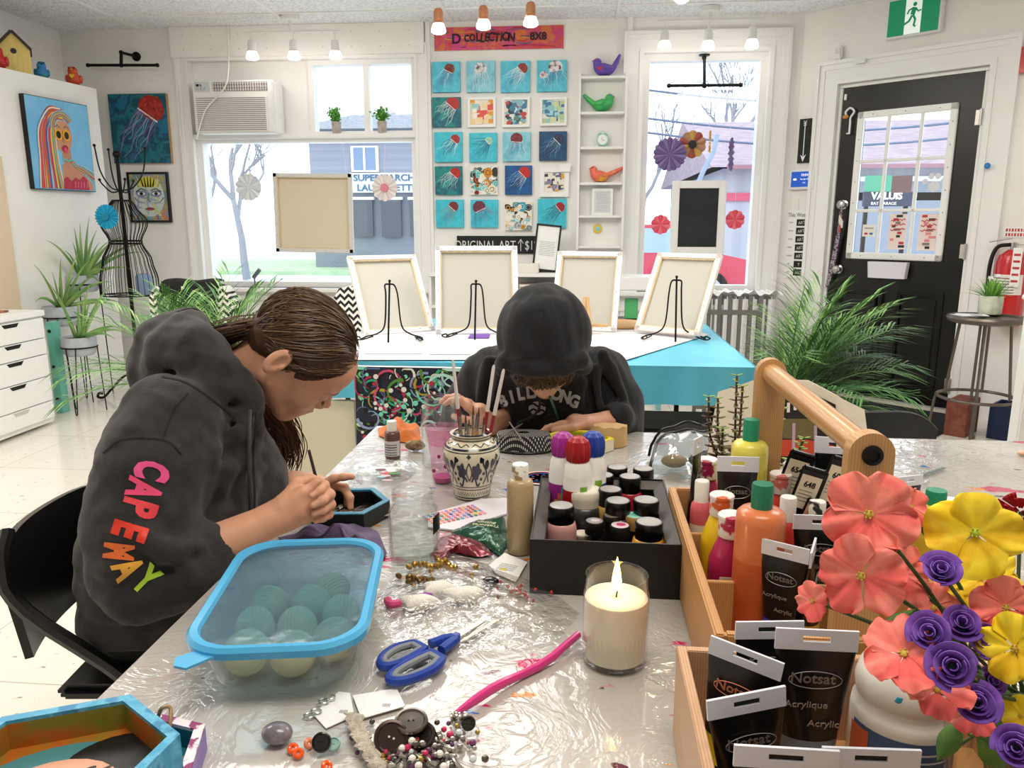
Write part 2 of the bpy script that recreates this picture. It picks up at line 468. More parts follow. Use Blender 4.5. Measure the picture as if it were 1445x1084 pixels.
# pane frame in door-local coords
q=[dl(1210,160),dl(1352,143),dl(1330,372),dl(1195,362)]
fx0,fx1=(q[0].x+q[3].x)/2,(q[1].x+q[2].x)/2;fz0,fz1=(q[2].z+q[3].z)/2,(q[0].z+q[1].z)/2
DT=0.045
b=MB()
def db(x0,x1,z0,z1,y=0.035,t=DT,m=m_door,bev=0):b.box(m,((x0+x1)/2,y,(z0+z1)/2),(x1-x0,t,z1-z0),bev)
z0d=0.03
db(0.003,fx0+.03,z0d,DH);db(fx1-.03,DW-0.003,z0d,DH);db(fx0+.03,fx1-.03,fz1-.03,DH)
pzt,pzb=dl(1270,412).z,dl(1275,545).z
db(fx0+.03,fx1-.03,z0d,pzb);db(fx0+.03,fx1-.03,pzt,fz0+.03)
p=[0.10,DW*0.44,DW*0.56,DW-0.10]
db(fx0+.03,fx1-.03,pzb,pzt,y=0.04,t=0.02)
b.obj('door_panel',door)
b=MB()
for k in range(2):  # raised panels with moulded borders
 x0,x1=p[2*k],p[2*k+1]
 for s,(d,e) in enumerate(((0.0,0.012),(0.014,0.006))):
  for(a,c,w,h) in((x0+d,(pzb+pzt)/2,0.012,pzt-pzb-2*d),(x1-d,(pzb+pzt)/2,0.012,pzt-pzb-2*d),((x0+x1)/2,pzb+d,x1-x0-2*d,0.012),((x0+x1)/2,pzt-d,x1-x0-2*d,0.012)):
   b.box(m_door,(a,0.012-e/2,c),(w,e,h),0.003)
 b.box(m_door,((x0+x1)/2,0.008,(pzb+pzt)/2),(x1-x0-0.07,0.014,pzt-pzb-0.07),0.006)
b.obj('raised_panel',door)
b=MB();fw=0.045
for(cx,cz,sx,sz) in((fx0+fw/2,(fz0+fz1)/2,fw,fz1-fz0),(fx1-fw/2,(fz0+fz1)/2,fw,fz1-fz0),((fx0+fx1)/2,fz0+fw/2,fx1-fx0,fw),((fx0+fx1)/2,fz1-fw/2,fx1-fx0,fw)):
 b.box(m_white,(cx,0.004,cz),(sx,0.03,sz),0.005)
for i in(1,2):
 b.box(m_white,(fx0+(fx1-fx0)*i/3,0.006,(fz0+fz1)/2),(0.022,0.022,fz1-fz0-.06),0.004)
 b.box(m_white,((fx0+fx1)/2,0.006,fz0+(fz1-fz0)*i/3),(fx1-fx0-.06,0.022,0.022),0.004)
for k in range(14):
 a=k/14
 px_=fx0+fw/2 if k%2 else fx1-fw/2
 b.ell(mat('screw_dark','#4a4038',0.5),(px_,-0.012,fz0+(fz1-fz0)*(a+0.03)),0.0035,6)
for k in range(3):
 b.ell(MATS['screw_dark'],(fx0+(fx1-fx0)*(k+.5)/3,-0.012,fz1-fw/2),0.0035,6)
 b.ell(MATS['screw_dark'],(fx0+(fx1-fx0)*(k+.5)/3,-0.012,fz0+fw/2),0.0035,6)
wf=b.obj('window_frame',door)
b=MB();b.box(m_glass,((fx0+fx1)/2,0.03,(fz0+fz1)/2),(fx1-fx0-.06,0.004,fz1-fz0-.06));b.obj('pane',wf)
for kz in(dl(1182,380).z,dl(1187,289).z):
 b=MB();kx=0.07
 b.lathe(m_chrome,[(0,0),(0.032,0),(0.032,0.006),(0.014,0.01),(0.014,0.03),(0.028,0.04),(0.03,0.055),(0.022,0.065),(0,0.068)],20,M=T(kx,0.013,kz,PI/2))
 b.obj('door_knob' if kz<1.1 else 'deadbolt',door)
for(px_,py_) in((1386,165),(1362,355),(1341,545)):
 h=dl(px_,py_);b=MB()
 b.tube(mat('hinge_steel','#c8c4bc',0.35,0.8),[(DW+0.004,-0.008,h.z-0.05),(DW+0.004,-0.008,h.z+0.05)],0.008,8)
 b.box(MATS['hinge_steel'],(DW-0.016,0.010,h.z),(0.03,0.004,0.09));b.obj('hinge',door)
b=MB();h=dl(1192,138);b.box(m_white,(0.02,0.004,DH-0.06),(0.016,0.014,0.04),0.002);b.obj('contact_sensor',door)
# ---- world outside: street, buildings, trees (built where they stand)
m_asph=mat('asphalt','#c9d0d8',0.8,col2='#bcc4cc',nscale=1.5)
b=MB();b.box(m_asph,(3,36,-0.22),(120,59.2,0.1));struct(b.obj('street'))
b=MB();b.box(mat('sidewalk','#dfe3e6',0.8),(2,8.0,-0.12),(60,2.9,0.1));struct(b.obj('sidewalk'))
b=MB();b.box(mat('verge_grass','#b3c9a2',0.9,col2='#a3bd92',nscale=3),(-14,24.5,-0.13),(16,7,0.12));props(b.obj('verge_grass'),kind='structure')
# ================================================================ OUTSIDE
def ribbon(pts,w,y=0.0,w2=None):
 """flat strip in the XZ plane facing -y"""
 P=[Vector((p[0],0,p[1])) for p in pts];v=[];f=[];n=len(P)
 for i in range(n):
  t=(P[min(i+1,n-1)]-P[max(i-1,0)]).normalized();s=Vector((t.z,0,-t.x))
  ww=(w if w2 is None else w+(w2-w)*i/(n-1))/2
  a=P[i]+s*ww;c=P[i]-s*ww
  v+=[(a.x,y,a.z),(c.x,y,c.z)]
 for i in range(n-1):f.append((2*i,2*i+1,2*i+3,2*i+2))
 return v,f
def flat(pts,y=0.0):return[(p[0],y,p[1]) for p in pts],[list(range(len(pts)))]
TXT=Matrix.Rotation(PI/2,4,'X')  # text standing upright, facing -y
OY=23.0
def oo(px,py,y=OY):return onY(px,py,y)
m_sid=mat('grey_siding','#8f919e',0.8,col2='#999ba8',nscale=9,wave=0.0,stretch=(0,0,1))
m_shop=mat('shopfront','#7f858f',0.5)
m_shing=mat('shingles','#7d8088',0.9,col2='#94979e',nscale=14,ndetail=6)
bl=thing('shop_building','grey two-storey shop building across the street with a hipped roof and a white sign','building',(oo(520,340).x,OY,-0.12))
base=Vector(bl.location)
def L3(px,py,dy=0.0):p=oo(px,py)-base;return p.x,p.z
xL,_=L3(438,250);xR=L3(760,250)[0];zE=L3(520,184)[1];zS=L3(520,243)[1];zS2=L3(520,271)[1]
b=MB();b.box(m_sid,((xL+xR)/2,4,(zE+zS2)/2),(xR-xL,8,zE-zS2));b.box(m_shop,((xL+xR)/2,4.1,zS2/2),(xR-xL,8,zS2));b.obj('wall',bl)
b=MB();rx,rz_=L3(640,92)
e=0.5
v=[(xL-e,-e,zE),(xR+e,-e,zE),(xR+e,8.5,zE),(xL-e,8.5,zE),(rx,4,rz_),(xR-3,4,rz_)]
b.add((v,[(0,1,5,4),(1,2,5),(2,3,4,5),(3,0,4),(0,3,2,1)]),m_shing);b.obj('roof',bl)
b=MB();a=L3(497,243);c=L3(534,206)
b.box(m_white,((a[0]+c[0])/2,-0.03,(a[1]+c[1])/2),(c[0]-a[0],0.1,c[1]-a[1]))
b.box(mat('far_glass','#7b90ad',0.2),((a[0]+c[0])/2,-0.05,(a[1]+c[1])/2),((c[0]-a[0])*.8,0.1,(c[1]-a[1])*.86))
b.box(m_white,((a[0]+c[0])/2,-0.07,(a[1]+c[1])/2),(0.06,0.1,(c[1]-a[1])));b.obj('window',bl)
b=MB();a=L3(496,272);c=L3(604,244)
b.box(mat('sign_white','#e9eef2',0.5),((a[0]+c[0])/2,-0.08,(a[1]+c[1])/2),(c[0]-a[0],0.1,c[1]-a[1]))
m_ink=mat('sign_ink','#4b6786',0.6)
b.text(m_ink,'SUPERMARCHE',0.26,0.01,M=T((a[0]+c[0])/2-0.05,-0.15,(a[1]+c[1])/2+0.13)@TXT,sx=1.12,bold=0.006)
b.text(m_ink,'LAUNDRETTE',0.26,0.01,M=T((a[0]+c[0])/2-0.05,-0.15,(a[1]+c[1])/2-0.15)@TXT,sx=1.1,bold=0.006)
b.obj('shop_sign',bl)
for k,px in enumerate((462,500,540,580,620)):
 b=MB();a=L3(px,334);c=L3(px+26,282)
 b.box(mat('shop_window','#4a5058',0.15),((a[0]+c[0])/2,-0.02,(a[1]+c[1])/2),(c[0]-a[0],0.12,c[1]-a[1]));b.box(m_white,((a[0]+c[0])/2,-0.02,c[1]+.04),(c[0]-a[0]+.1,0.16,0.08));b.obj('window',bl)
 # metal clad building to the right
OY2=17.0
bl=thing('metal_building','long low metal clad building with mauve shingle roof and red stripe, seen through the door','building',(oo(1200,340,OY2).x,OY2,-0.12))
base=Vector(bl.location)
def L4(px,py,y=OY2):p=onY(px,py,y)-base;return p.x,p.z
x0=L4(1020,240)[0];x1=x0+16;zE=L4(1040,238)[1];zR=onY(1040,172,OY2+5).z+.12
m_clad=mat('white_cladding','#bcbec6',0.6,col2='#a3a6b2',nscale=5,wave=0.0,stretch=(1,0,0),lo=.3,hi=.7)
b=MB();b.box(m_clad,((x0+x1)/2,5,zE/2),(x1-x0,10,zE));b.obj('wall',bl)
b=MB();m_mauve=mat('mauve_shingles','#a8959e',0.9,col2='#92828c',nscale=7,ndetail=6,stretch=(.5,1,3))
b.add(([(x0-.3,-.5,zE),(x1,-.5,zE),(x1,5,zR),(x0-.3,5,zR),(x1,10.5,zE),(x0-.3,10.5,zE)],[(0,1,2,3),(3,2,4,5),(0,3,5),(1,4,2)]),m_mauve);b.obj('roof',bl)
b=MB();z_=L4(1040,278)[1];b.box(mat('red_stripe','#cf5a72',0.6),((x0+x1)/2,-0.03,z_),(x1-x0,0.06,0.16));b.obj('stripe',bl)
b=MB();b.box(mat('gutter','#9a6f78',0.5),((x0+x1)/2,-0.5,zE),(x1-x0,0.08,0.08));b.obj('gutter',bl)
for k in range(3):
 b=MB();b.box(mat('bay_door','#8d94a0',0.5),(x0+3.5+4*k,-0.02,1.1),(2.4,0.08,2.2));b.box(m_white,(x0+3.5+4*k,-0.03,2.25),(2.6,.08,.1));b.obj('bay_door',bl)
def grow(b,m,p,d,r,depth,ln,rnd):
 n=4;pts=[p];q=Vector(p);dd=Vector(d)
 for i in range(n):
  dd=(dd+Vector((rnd.uniform(-.18,.18),rnd.uniform(-.18,.18),rnd.uniform(-.08,.14)))).normalized()
  q=q+dd*ln/n;pts.append(q.copy())
 b.tube(m,pts,[r*(1-.4*i/n) for i in range(n+1)],5 if depth>2 else 3)
 if depth==0:return
 for k in range(rnd.choice((2,3,3))):
  j=rnd.randint(2,n);ax=Vector((rnd.uniform(-1,1),rnd.uniform(-1,1),rnd.uniform(-.1,.9))).normalized()
  grow(b,m,pts[j],(dd+ax*0.85).normalized(),r*0.62,depth-1,ln*rnd.uniform(.62,.82),rnd)
def tree(px,pyb,y,h,seed,label,depth=5,lean=0):
 rnd=random.Random(seed);g=onY(px,pyb,y)
 b=MB();m=mat('bark','#8f8e94',0.9)
 grow(b,m,Vector((0,0,0)),Vector((lean,0,1)).normalized(),h*0.017,depth,h*0.33,rnd)
 o=b.obj('bare_tree',None,loc=(g.x,y,-0.15));props(o,label,'tree','bare trees across the street')
tree(345,340,19,6.2,3,'bare branching tree seen through the left side of the big window',6)
tree(298,340,24,6.5,12,'bare tree at the far left edge of the big window',5)
tree(1040,340,34,12.5,5,'tall bare tree rising above the mauve roof in the right window',6)
tree(905,340,29.5,7,8,'low bare tree at the left edge of the right window',5)
m_wire=mat('wire','#5f6c86',0.6)
for k,(py,dz) in enumerate(((118,.2),(158,.0),(178,-.1))):
 a=onY(860,py+2,15);c=onY(1500,py-8+k*2,15);b=MB()
 b.tube(m_wire,[a+(c-a)*(i/12)-Vector((0,0,.35*math.sin(PI*i/12))) for i in range(13)],0.02,4)
 props(b.obj('power_line'),('top','middle','lowest')[k]+' of three power lines crossing the sky in the right window','power line','power lines')
b=MB();p1=onY(1012,190,12);p2=onY(1006,215,12);p3=onY(988,252,12)
b.tube(mat('pale_pole','#8b98aa',.5),smoothpath([Vector((p3 .x-.35,12,-0.16)),Vector((p3 .x-.2,12,1.2)),p3,p2,p1],5),0.035,8);props(b.obj('leaning_pole'),'pale blue grey curved pole leaning beside the metal building','pole')
def car(px,y,col,label,L=4.2):
 t=thing('parked_car',label,'car',(onY(px,340,y).x,y,-0.17),0.0,'cars parked across the street')
 m=mat('car_'+col.strip('#'),col,0.25,coat=.5)
 prof=[(-L/2,.3),(-L/2,.75),(-L/2+.5,.9),(-L/2+1.1,1.38),(.7,1.4),(1.35,.92),(L/2-.1,.78),(L/2,.55),(L/2,.3)]
 b=MB();b.prism(m,prof,-.85,.85,M=Matrix.Rotation(PI/2,4,'X'));b.obj('body',t,30)
 b=MB();b.prism(mat('car_glass','#9fb4c8',.1),[(-L/2+.75,.92),(-L/2+1.2,1.32),(.65,1.34),(1.1,.92)],-.86,.86,M=Matrix.Rotation(PI/2,4,'X'));b.obj('side_window',t)
 for x in(-1.25,1.3):
  for yy in(-.8,.8):
   b=MB();b.lathe(m_dark,[(0,-.1),(.3,-.1),(.31,0),(.3,.1),(0,.1)],16,M=T(x,yy,.31,PI/2));b.lathe(m_chrome,[(0,-.11),(.18,-.11),(.18,.11),(0,.11)],12,M=T(x,yy,.31,PI/2));b.obj('wheel',t)
car(893,14.6,'#c23a4e','red car parked across the street, low in the right window')
# banner of the shop beyond the door
t=thing('sign_board','dark outdoor board with a green panel and white capital lettering behind the door glass','sign',onY(1244,262,9.5))
b=MB();a=onY(1217,292,9.5);c=onY(1292,246,9.5);W=c.x-a.x;H=c.z-a.z;o0=Vector(t.location)
cx,cz=(a.x+c.x)/2-o0 .x,(a.z+c.z)/2-o0 .z
b.box(mat('board_green','#4f9d7d',.6),(cx-W*.18,0,cz+H*.22),(W*.62,.04,H*.5));b.box(mat('board_navy','#27304a',.5),(cx,0,cz-H*.26),(W,.05,H*.45))
b.text(m_white,'VALUiS',H*.3,.004,M=T(cx-W*.05,-.03,cz-H*.17)@TXT,bold=.004);b.text(m_white,'BAT GARAGE',H*.13,.004,M=T(cx-W*.1,-.03,cz-H*.4)@TXT);b.obj('board_face',t)
for s in(-.4,.4):
 b=MB();hz_=o0 .z+.17;b.box(m_bmetal,(cx+W*s,.05,(-hz_+cz)/2-.0),(.04,.04,hz_+cz));b.obj('post',t)
 # ================================================================ BACK WALL OBJECTS
def wq(x0,y0,x1,y1,y=None):
 """photo box -> (cx, cz, w, h) on a plane y"""
 y=WY if y is None else y
 a=onY(x0,(y0+y1)/2,y);c=onY(x1,(y0+y1)/2,y);t=onY((x0+x1)/2,y0,y);d=onY((x0+x1)/2,y1,y)
 return(a.x+c.x)/2,(t.z+d.z)/2,c.x-a.x,t.z-d.z
BGS={'sky':('#45b5d2',['#5fcbe2','#2f9cc0']),'teal':('#0f6f7d',['#1b8a86','#0a5470','#2fa09a']),'navy':('#0c3f7c',['#0d5c9c','#0a2f66']),'deep':('#0f3b63',['#15507c','#0b2a4b']),'cyan':('#33b9d0',['#47c8dc','#2aa5c2']),'pale':('#6fbfd6',['#8fd2e2','#4ea9c6'])}
def bgmat(k):
 c,l=BGS[k];return mat('paint_'+k,c,0.45,col2=l,nscale=7,lo=.35,hi=.65,bump=.15,bscale=60)
m_edge=mat('canvas_edge','#e9e9e6',0.6)
def art(cat_name,label,q,bg,edge=None,depth=0.03,y=WY,group=None,fn=None,frame=None):
 cx,cz,w,h=q
 b=MB();fy=-depth
 b.box(edge or m_edge,(0,-depth/2,0),(w,depth,h),0.002)
 iw,ih=w,h
 if frame:
  m,fw=frame;iw,ih=w-2*fw,h-2*fw
  for(x,z,sx,sz) in((-w/2+fw/2,0,fw,h),(w/2-fw/2,0,fw,h),(0,h/2-fw/2,iw,fw),(0,-h/2+fw/2,iw,fw)):
   b.box(m,(x,-depth-.004,z),(sx,0.012,sz),0.001)
 b.box(bg,(0,fy-0.0005,0),(iw*.995,0.001,ih*.995))
 if fn:fn(b,iw,ih,fy-0.0012)
 o=b.obj(cat_name,loc=(cx,y,cz));props(o,label,'painting',group);return o
m_wpaint=mat('white_paint','#e9eef0',0.4)
def jelly(cx,cz,r,tail,bell='#a3241f',seed=0,tcol=('#dfe8ec','#8f8fb4','#39404f'),bell2=None,n=14,tl=.75,spread=.35):
 """cx,cz bell centre in unit coords (-.5..+.5), tail direction angle (deg)"""
 def fn(b,w,h,y):
  rnd=random.Random(seed)
  for i in range(16):
   X0,Z0=rnd.uniform(-.45,.3)*w,rnd.uniform(-.45,.4)*h;a1=rnd.uniform(.2,1.4);l=w*rnd.uniform(.1,.3);c=rnd.choice(tcol[:1]+('#6fb7cf','#2f7f9f'))
   pp=[(X0+l*q*math.cos(a1)+.01*w*math.sin(q*7),Z0+l*q*math.sin(a1)) for q in(0,.35,.7,1)]
   if all(abs(u)<w*.49 and abs(v)<h*.49 for u,v in pp):b.add(ribbon(pp,w*.012,y+.0003,w*.003),mat('paint_'+c.strip('#'),c,.4))
  mb=mat('bell_'+bell.strip('#'),bell,0.4,col2=bell2 or bell,nscale=30,lo=.45,hi=.6)
  a=math.radians(tail);d=(math.cos(a),math.sin(a));p=(-d[1],d[0])
  X,Z=cx*w,cz*h;R=r*w
  for i in range(n):
   s=(i/(n-1)-.5)*2;L=tl*w*rnd.uniform(.55,1.0);ph=rnd.uniform(0,6);k=rnd.uniform(.02,.05)*w;pts=[]
   for j in range(13):
    t=j/12;o=s*R*.8+s*spread*w*t*.5+math.sin(t*11+ph)*k*t
    x=X+d[0]*L*t+p[0]*o;z=Z+d[1]*L*t+p[1]*o
    if abs(x)>w/2*.97 or abs(z)>h/2*.97:break
    pts.append((x,z))
   if len(pts)>2:b.add(ribbon(pts,w*.015,y-.0001*(i%5),w*.006),mat('paint_'+rnd.choice(tcol).strip('#'),rnd.choice(tcol),.4))
  pts=[]
  for j in range(18):  # dome away from the tail, wavy rim
   t=2*PI*j/18;u=math.cos(t);v=math.sin(t)
   rr=R*(1.0 if u<0 else.62)*(1+.06*math.sin(j*2.4+seed))
   pts.append((X+d[0]*u*rr+p[0]*v*R,Z+d[1]*u*rr+p[1]*v*R))
  pts=[(max(-w*.48,min(w*.48,x)),max(-h*.48,min(h*.48,z))) for x,z in pts]
  if sum(pts[i][0]*pts[(i+1)%18][1]-pts[(i+1)%18][0]*pts[i][1] for i in range(18))<0:pts=pts[::-1]
  b.add(flat(pts,y-.0008),mb)
  for q in range(7):b.add(ribbon([(X-d[0]*R*.2+p[0]*R*(q/7-.5)*1.6*e,Z-d[1]*R*.2+p[1]*R*(q/7-.5)*1.6*e) for e in(.3,.7,1.0)] if q%2 else[(X+R*.5*math.cos(q+e),Z+R*.5*math.sin(q+e)) for e in(0,.4,.8)],w*.012,y-.0012,w*.004),mat('paint_3a1418','#3a1418',.4) if q%2 else mat('paint_d8605a','#d8605a',.4))
  b.add(ribbon([(X+d[0]*R*.45+p[0]*R*q,Z+d[1]*R*.45+p[1]*R*q) for q in(-.85,-.4,0,.4,.85)],w*.02,y-.001),m_wpaint)
 return fn
def blobs(cols,seed,n=26,smin=.06,smax=.2,shape='blob'):
 def fn(b,w,h,y):
  rnd=random.Random(seed)
  for i in range(n if n<9 else n*2):
   c=rnd.choice(cols);s=rnd.uniform(smin,smax)*w;X=rnd.uniform(-.45,.45)*w;Z=rnd.uniform(-.45,.45)*h;yy=y-.00005*(i+1)
   if shape=='rect':pts=[(X-s,Z-s*.7),(X+s,Z-s*.6),(X+s*.9,Z+s),(X-s,Z+s*.8)]
   else:
    k=14;sq=rnd.uniform(.5,1.3);pts=[(X+s*math.cos(2*PI*j/k)*(1+.2*rnd.random()),Z+s*sq*math.sin(2*PI*j/k)*(1+.2*rnd.random())) for j in range(k)]
   pts=[(max(-w*.49,min(w*.49,x)),max(-h*.49,min(h*.49,z))) for x,z in pts]
   b.add(flat(pts,yy),mat('paint_'+c.strip('#'),c,.45))
   if shape=='ring':
    k=14;b.add(ribbon([(max(-w*.49,min(w*.49,X+s*.55*math.cos(2*PI*j/k))),max(-h*.49,min(h*.49,Z+s*.55*math.sin(2*PI*j/k)))) for j in range(k+1)],w*.02,yy-.00003),mat('paint_'+cols[i%len(cols)].strip('#'),cols[i%len(cols)],.45))
 return fn
def both(*fs):
 def fn(b,w,h,y):
  for f in fs:f(b,w,h,y)
 return fn
SK=dict(tcol=('#e2ebf0','#8c86b0','#4a6f96'))
WHT=dict(tcol=('#e9eef0','#7c8fa6','#dfe8ee'))
G='small square paintings on the centre wall'
grid=[((611,88,650,131),'sky',jelly(.12,.25,.19,-115,'#6b2a18',1,SK['tcol'],'#9a4a20'),'square painting of a brown-red jellyfish on light blue, top left of the grid'),((659,87,699,131),'pale',jelly(0,.25,.22,-90,'#dfe5ea',2,WHT['tcol'],'#5a5560'),'square painting of a white outlined jellyfish on pale blue, second in the top row'),((707,87,748,131),'sky',jelly(.25,.25,.18,-135,'#8d2a1e',3,WHT['tcol']),'square painting of a rust red jellyfish trailing down left, third in the top row'),((758,86,800,130),'sky',both(jelly(.12,.27,.24,-80,'#e6e3e8',4,SK['tcol'],'#5a2a35'),jelly(-.27,.02,.14,-80,'#d9d3da',44,SK['tcol'],'#5a2a35',n=5,tl=.4)),'square painting of two white and maroon jellyfish, top right of the grid'),((611,138,651,180),'teal',jelly(.22,.28,.24,-130,'#b0231c',5,('#dfe9ec','#7fc2c4')),'square painting of a bright red jellyfish on dark teal, left of the second row'),((661,138,700,180),None,blobs(('#f3e4d0','#f6f2e8','#e8a03a','#e2574c','#9fd0cf','#f4d9a0'),6,30,.08,.17,'rect'),'white framed warm cream and orange abstract painting, second row'),((709,138,748,180),None,both(blobs(('#3f7f9c','#89bcd0','#2b3a52','#dfe6ea','#c8463a','#5a8f7d'),7,40,.05,.15,'blob'),blobs(('#f0a02c','#e8892c'),77,2,.08,.12)),'white framed blue abstract painting with an orange fish shape, second row'),((762,138,800,178),None,blobs(('#8fcbd0','#5fa9c4','#b9d1a0','#d6dcae','#3e7fa8','#a9d9de'),8,30,.07,.16,'rect'),'white framed pale aqua and green abstract painting, right of the second row'),((614,187,653,229),'cyan',jelly(.25,.25,.17,-130,'#a8241f',9,('#2b3f45','#dfe8ec','#7a6f9a')),'square painting of a red jellyfish with dark tentacles on cyan, left of the third row'),((663,188,702,229),'cyan',jelly(.2,.22,.14,-140,'#9fd8b4',10,('#1d7fa0','#8fd5df','#155c80'),n=24,spread=1.0),'square painting of pale green jellyfish on turquoise, second in the third row'),((710,187,749,228),'pale',jelly(.0,.26,.22,-95,'#6d1a28',11,SK['tcol'],'#8d2334'),'square painting of a maroon jellyfish with lilac tentacles, third in the third row'),((761,186,800,227),'deep',jelly(.2,.22,.2,-135,'#0b2c50',12,('#8fb4d0','#4f7ea8')),'dark navy square painting with faint jellyfish, right of the third row'),((615,235,653,275),'teal',jelly(.24,.25,.2,-130,'#b5261f',13,('#dfe9ec','#93c6cf')),'square painting of a red jellyfish on dark teal, left of the fourth row'),((664,235,703,275),None,blobs(('#1f7f8c','#e9f0ee','#7fd2cf','#2b2a20','#d08a2a','#e8dfc8','#7a1f1c'),14,34,.05,.16,'ring'),'teal and cream abstract painting of circles, second in the fourth row'),((713,234,751,275),'navy',jelly(.22,.25,.22,-135,'#c0271f',15,('#dfe9f2','#7fb0d8')),'square painting of a vivid red jellyfish on royal blue, third in the fourth row'),((762,237,803,278),None,blobs(('#6f6890','#e9e4da','#e0a23a','#3b3a44','#8f8aa8','#efe9dd'),16,26,.06,.15,'rect'),'white framed grey purple and ochre abstract with a price tag, right of fourth row'),((616,282,655,321),'cyan',jelly(.14,.25,.18,-130,'#7a2f35',17,('#8d8f7a','#4f8f98')),'square painting of a dull maroon jellyfish on cyan, left of the bottom row'),((665,282,703,321),'cyan',jelly(-.18,.22,.24,-65,'#6d2f42',18,('#8d5f74','#3a4f68','#7f8fa2'),n=20,spread=.9),'square painting of a maroon jellyfish with wide tentacles on cyan, second in the bottom row'),((713,285,751,325),None,blobs(('#3a9fb4','#f0ede2','#e0a33a','#2b2b28','#8f9aa2','#efe9dc','#b5d5d2'),19,30,.05,.15,'ring'),'cream and teal abstract painting with dark patches, third in the bottom row'),((759,281,799,322),'cyan',jelly(.28,.22,.17,-140,'#a3202a',20,('#31505c','#7f8fae')),'square painting of a red jellyfish on cyan behind the framed notice'),]
for q,k,fn,lab in grid:
 if k:art('square_painting',lab,wq(*q),bgmat(k),bgmat(k),.03,group=G,fn=fn)
 else:
  nf='framed' not in lab
  art('square_painting',lab,wq(*q),mat('paint_cream','#efe9dc',.5),m_white,.022 if not nf else.03,group=G,fn=fn,frame=None if nf else(m_white,.018 if '278' not in str(q) else.035))
  # price tag on frame
b=MB();q=wq(789,232,805,243);b.box(m_white,(0,0,0),(q[2],.002,q[3]));props(b.obj('price_tag',loc=(q[0],WY-.045,q[1])),'small white price tag on the corner of the grey purple print','tag')
# banner
def banner(b,w,h,y):
 rnd=random.Random(3)
 for i in range(60):
  c=rnd.choice(('#d8452f','#e0673a','#c02a5e','#d94f8e','#7a5f7c','#e89a3c','#b5302f'));X=rnd.uniform(-.48,.30)*w;Z=rnd.uniform(-.44,.44)*h;l=rnd.uniform(.05,.2)*w
  b.add(ribbon([(X,Z),(min(X+l/2,w*.49),Z+rnd.uniform(-.01,.01)),(min(X+l,w*.495),Z)],rnd.uniform(.004,.014),y-.0001*(i%9)),mat('paint_'+c.strip('#'),c,.5))
 b.prism(mat('paint_magenta','#d93f9a',.5),[(-w*.36,-h*.28),(-w*.30,-h*.3),(-w*.285,.0),(-w*.315,h*.3)],0,.001,M=T(0,y-.001,0)@TXT)
 ink=mat('banner_ink','#2a1420',.5);s=h*.52
 b.text(ink,'D',s*1.15,.0006,M=T(-w*.325,y-.003,-h*.02)@TXT@T(ry=0),bold=.003)
 x=-w*.245
 for i,ch in enumerate('COLLECTION'):
  b.text(ink,ch,s*(.8 if i<2 else 1.0),.0006,M=T(x,y-.003,h*.02*(i%3))@TXT@T(rz=-.12 if i>2 else 0),sx=.8,bold=.003);x+=w*(.044 if ch in 'CO' else.034)
 b.text(ink,'8X8',s*.85,.0006,M=T(w*.305,y-.003,h*.03)@TXT,bold=.003)
o=art('collection_banner','long pink and red painted banner board reading D COLLECTION 8X8 above the paintings',wq(613,38,796,71),mat('banner_pink','#cf4a66',.5,col2=['#d9593f','#c8407f','#d8743c'],nscale=9),None,.02,fn=banner);o['category']='banner'
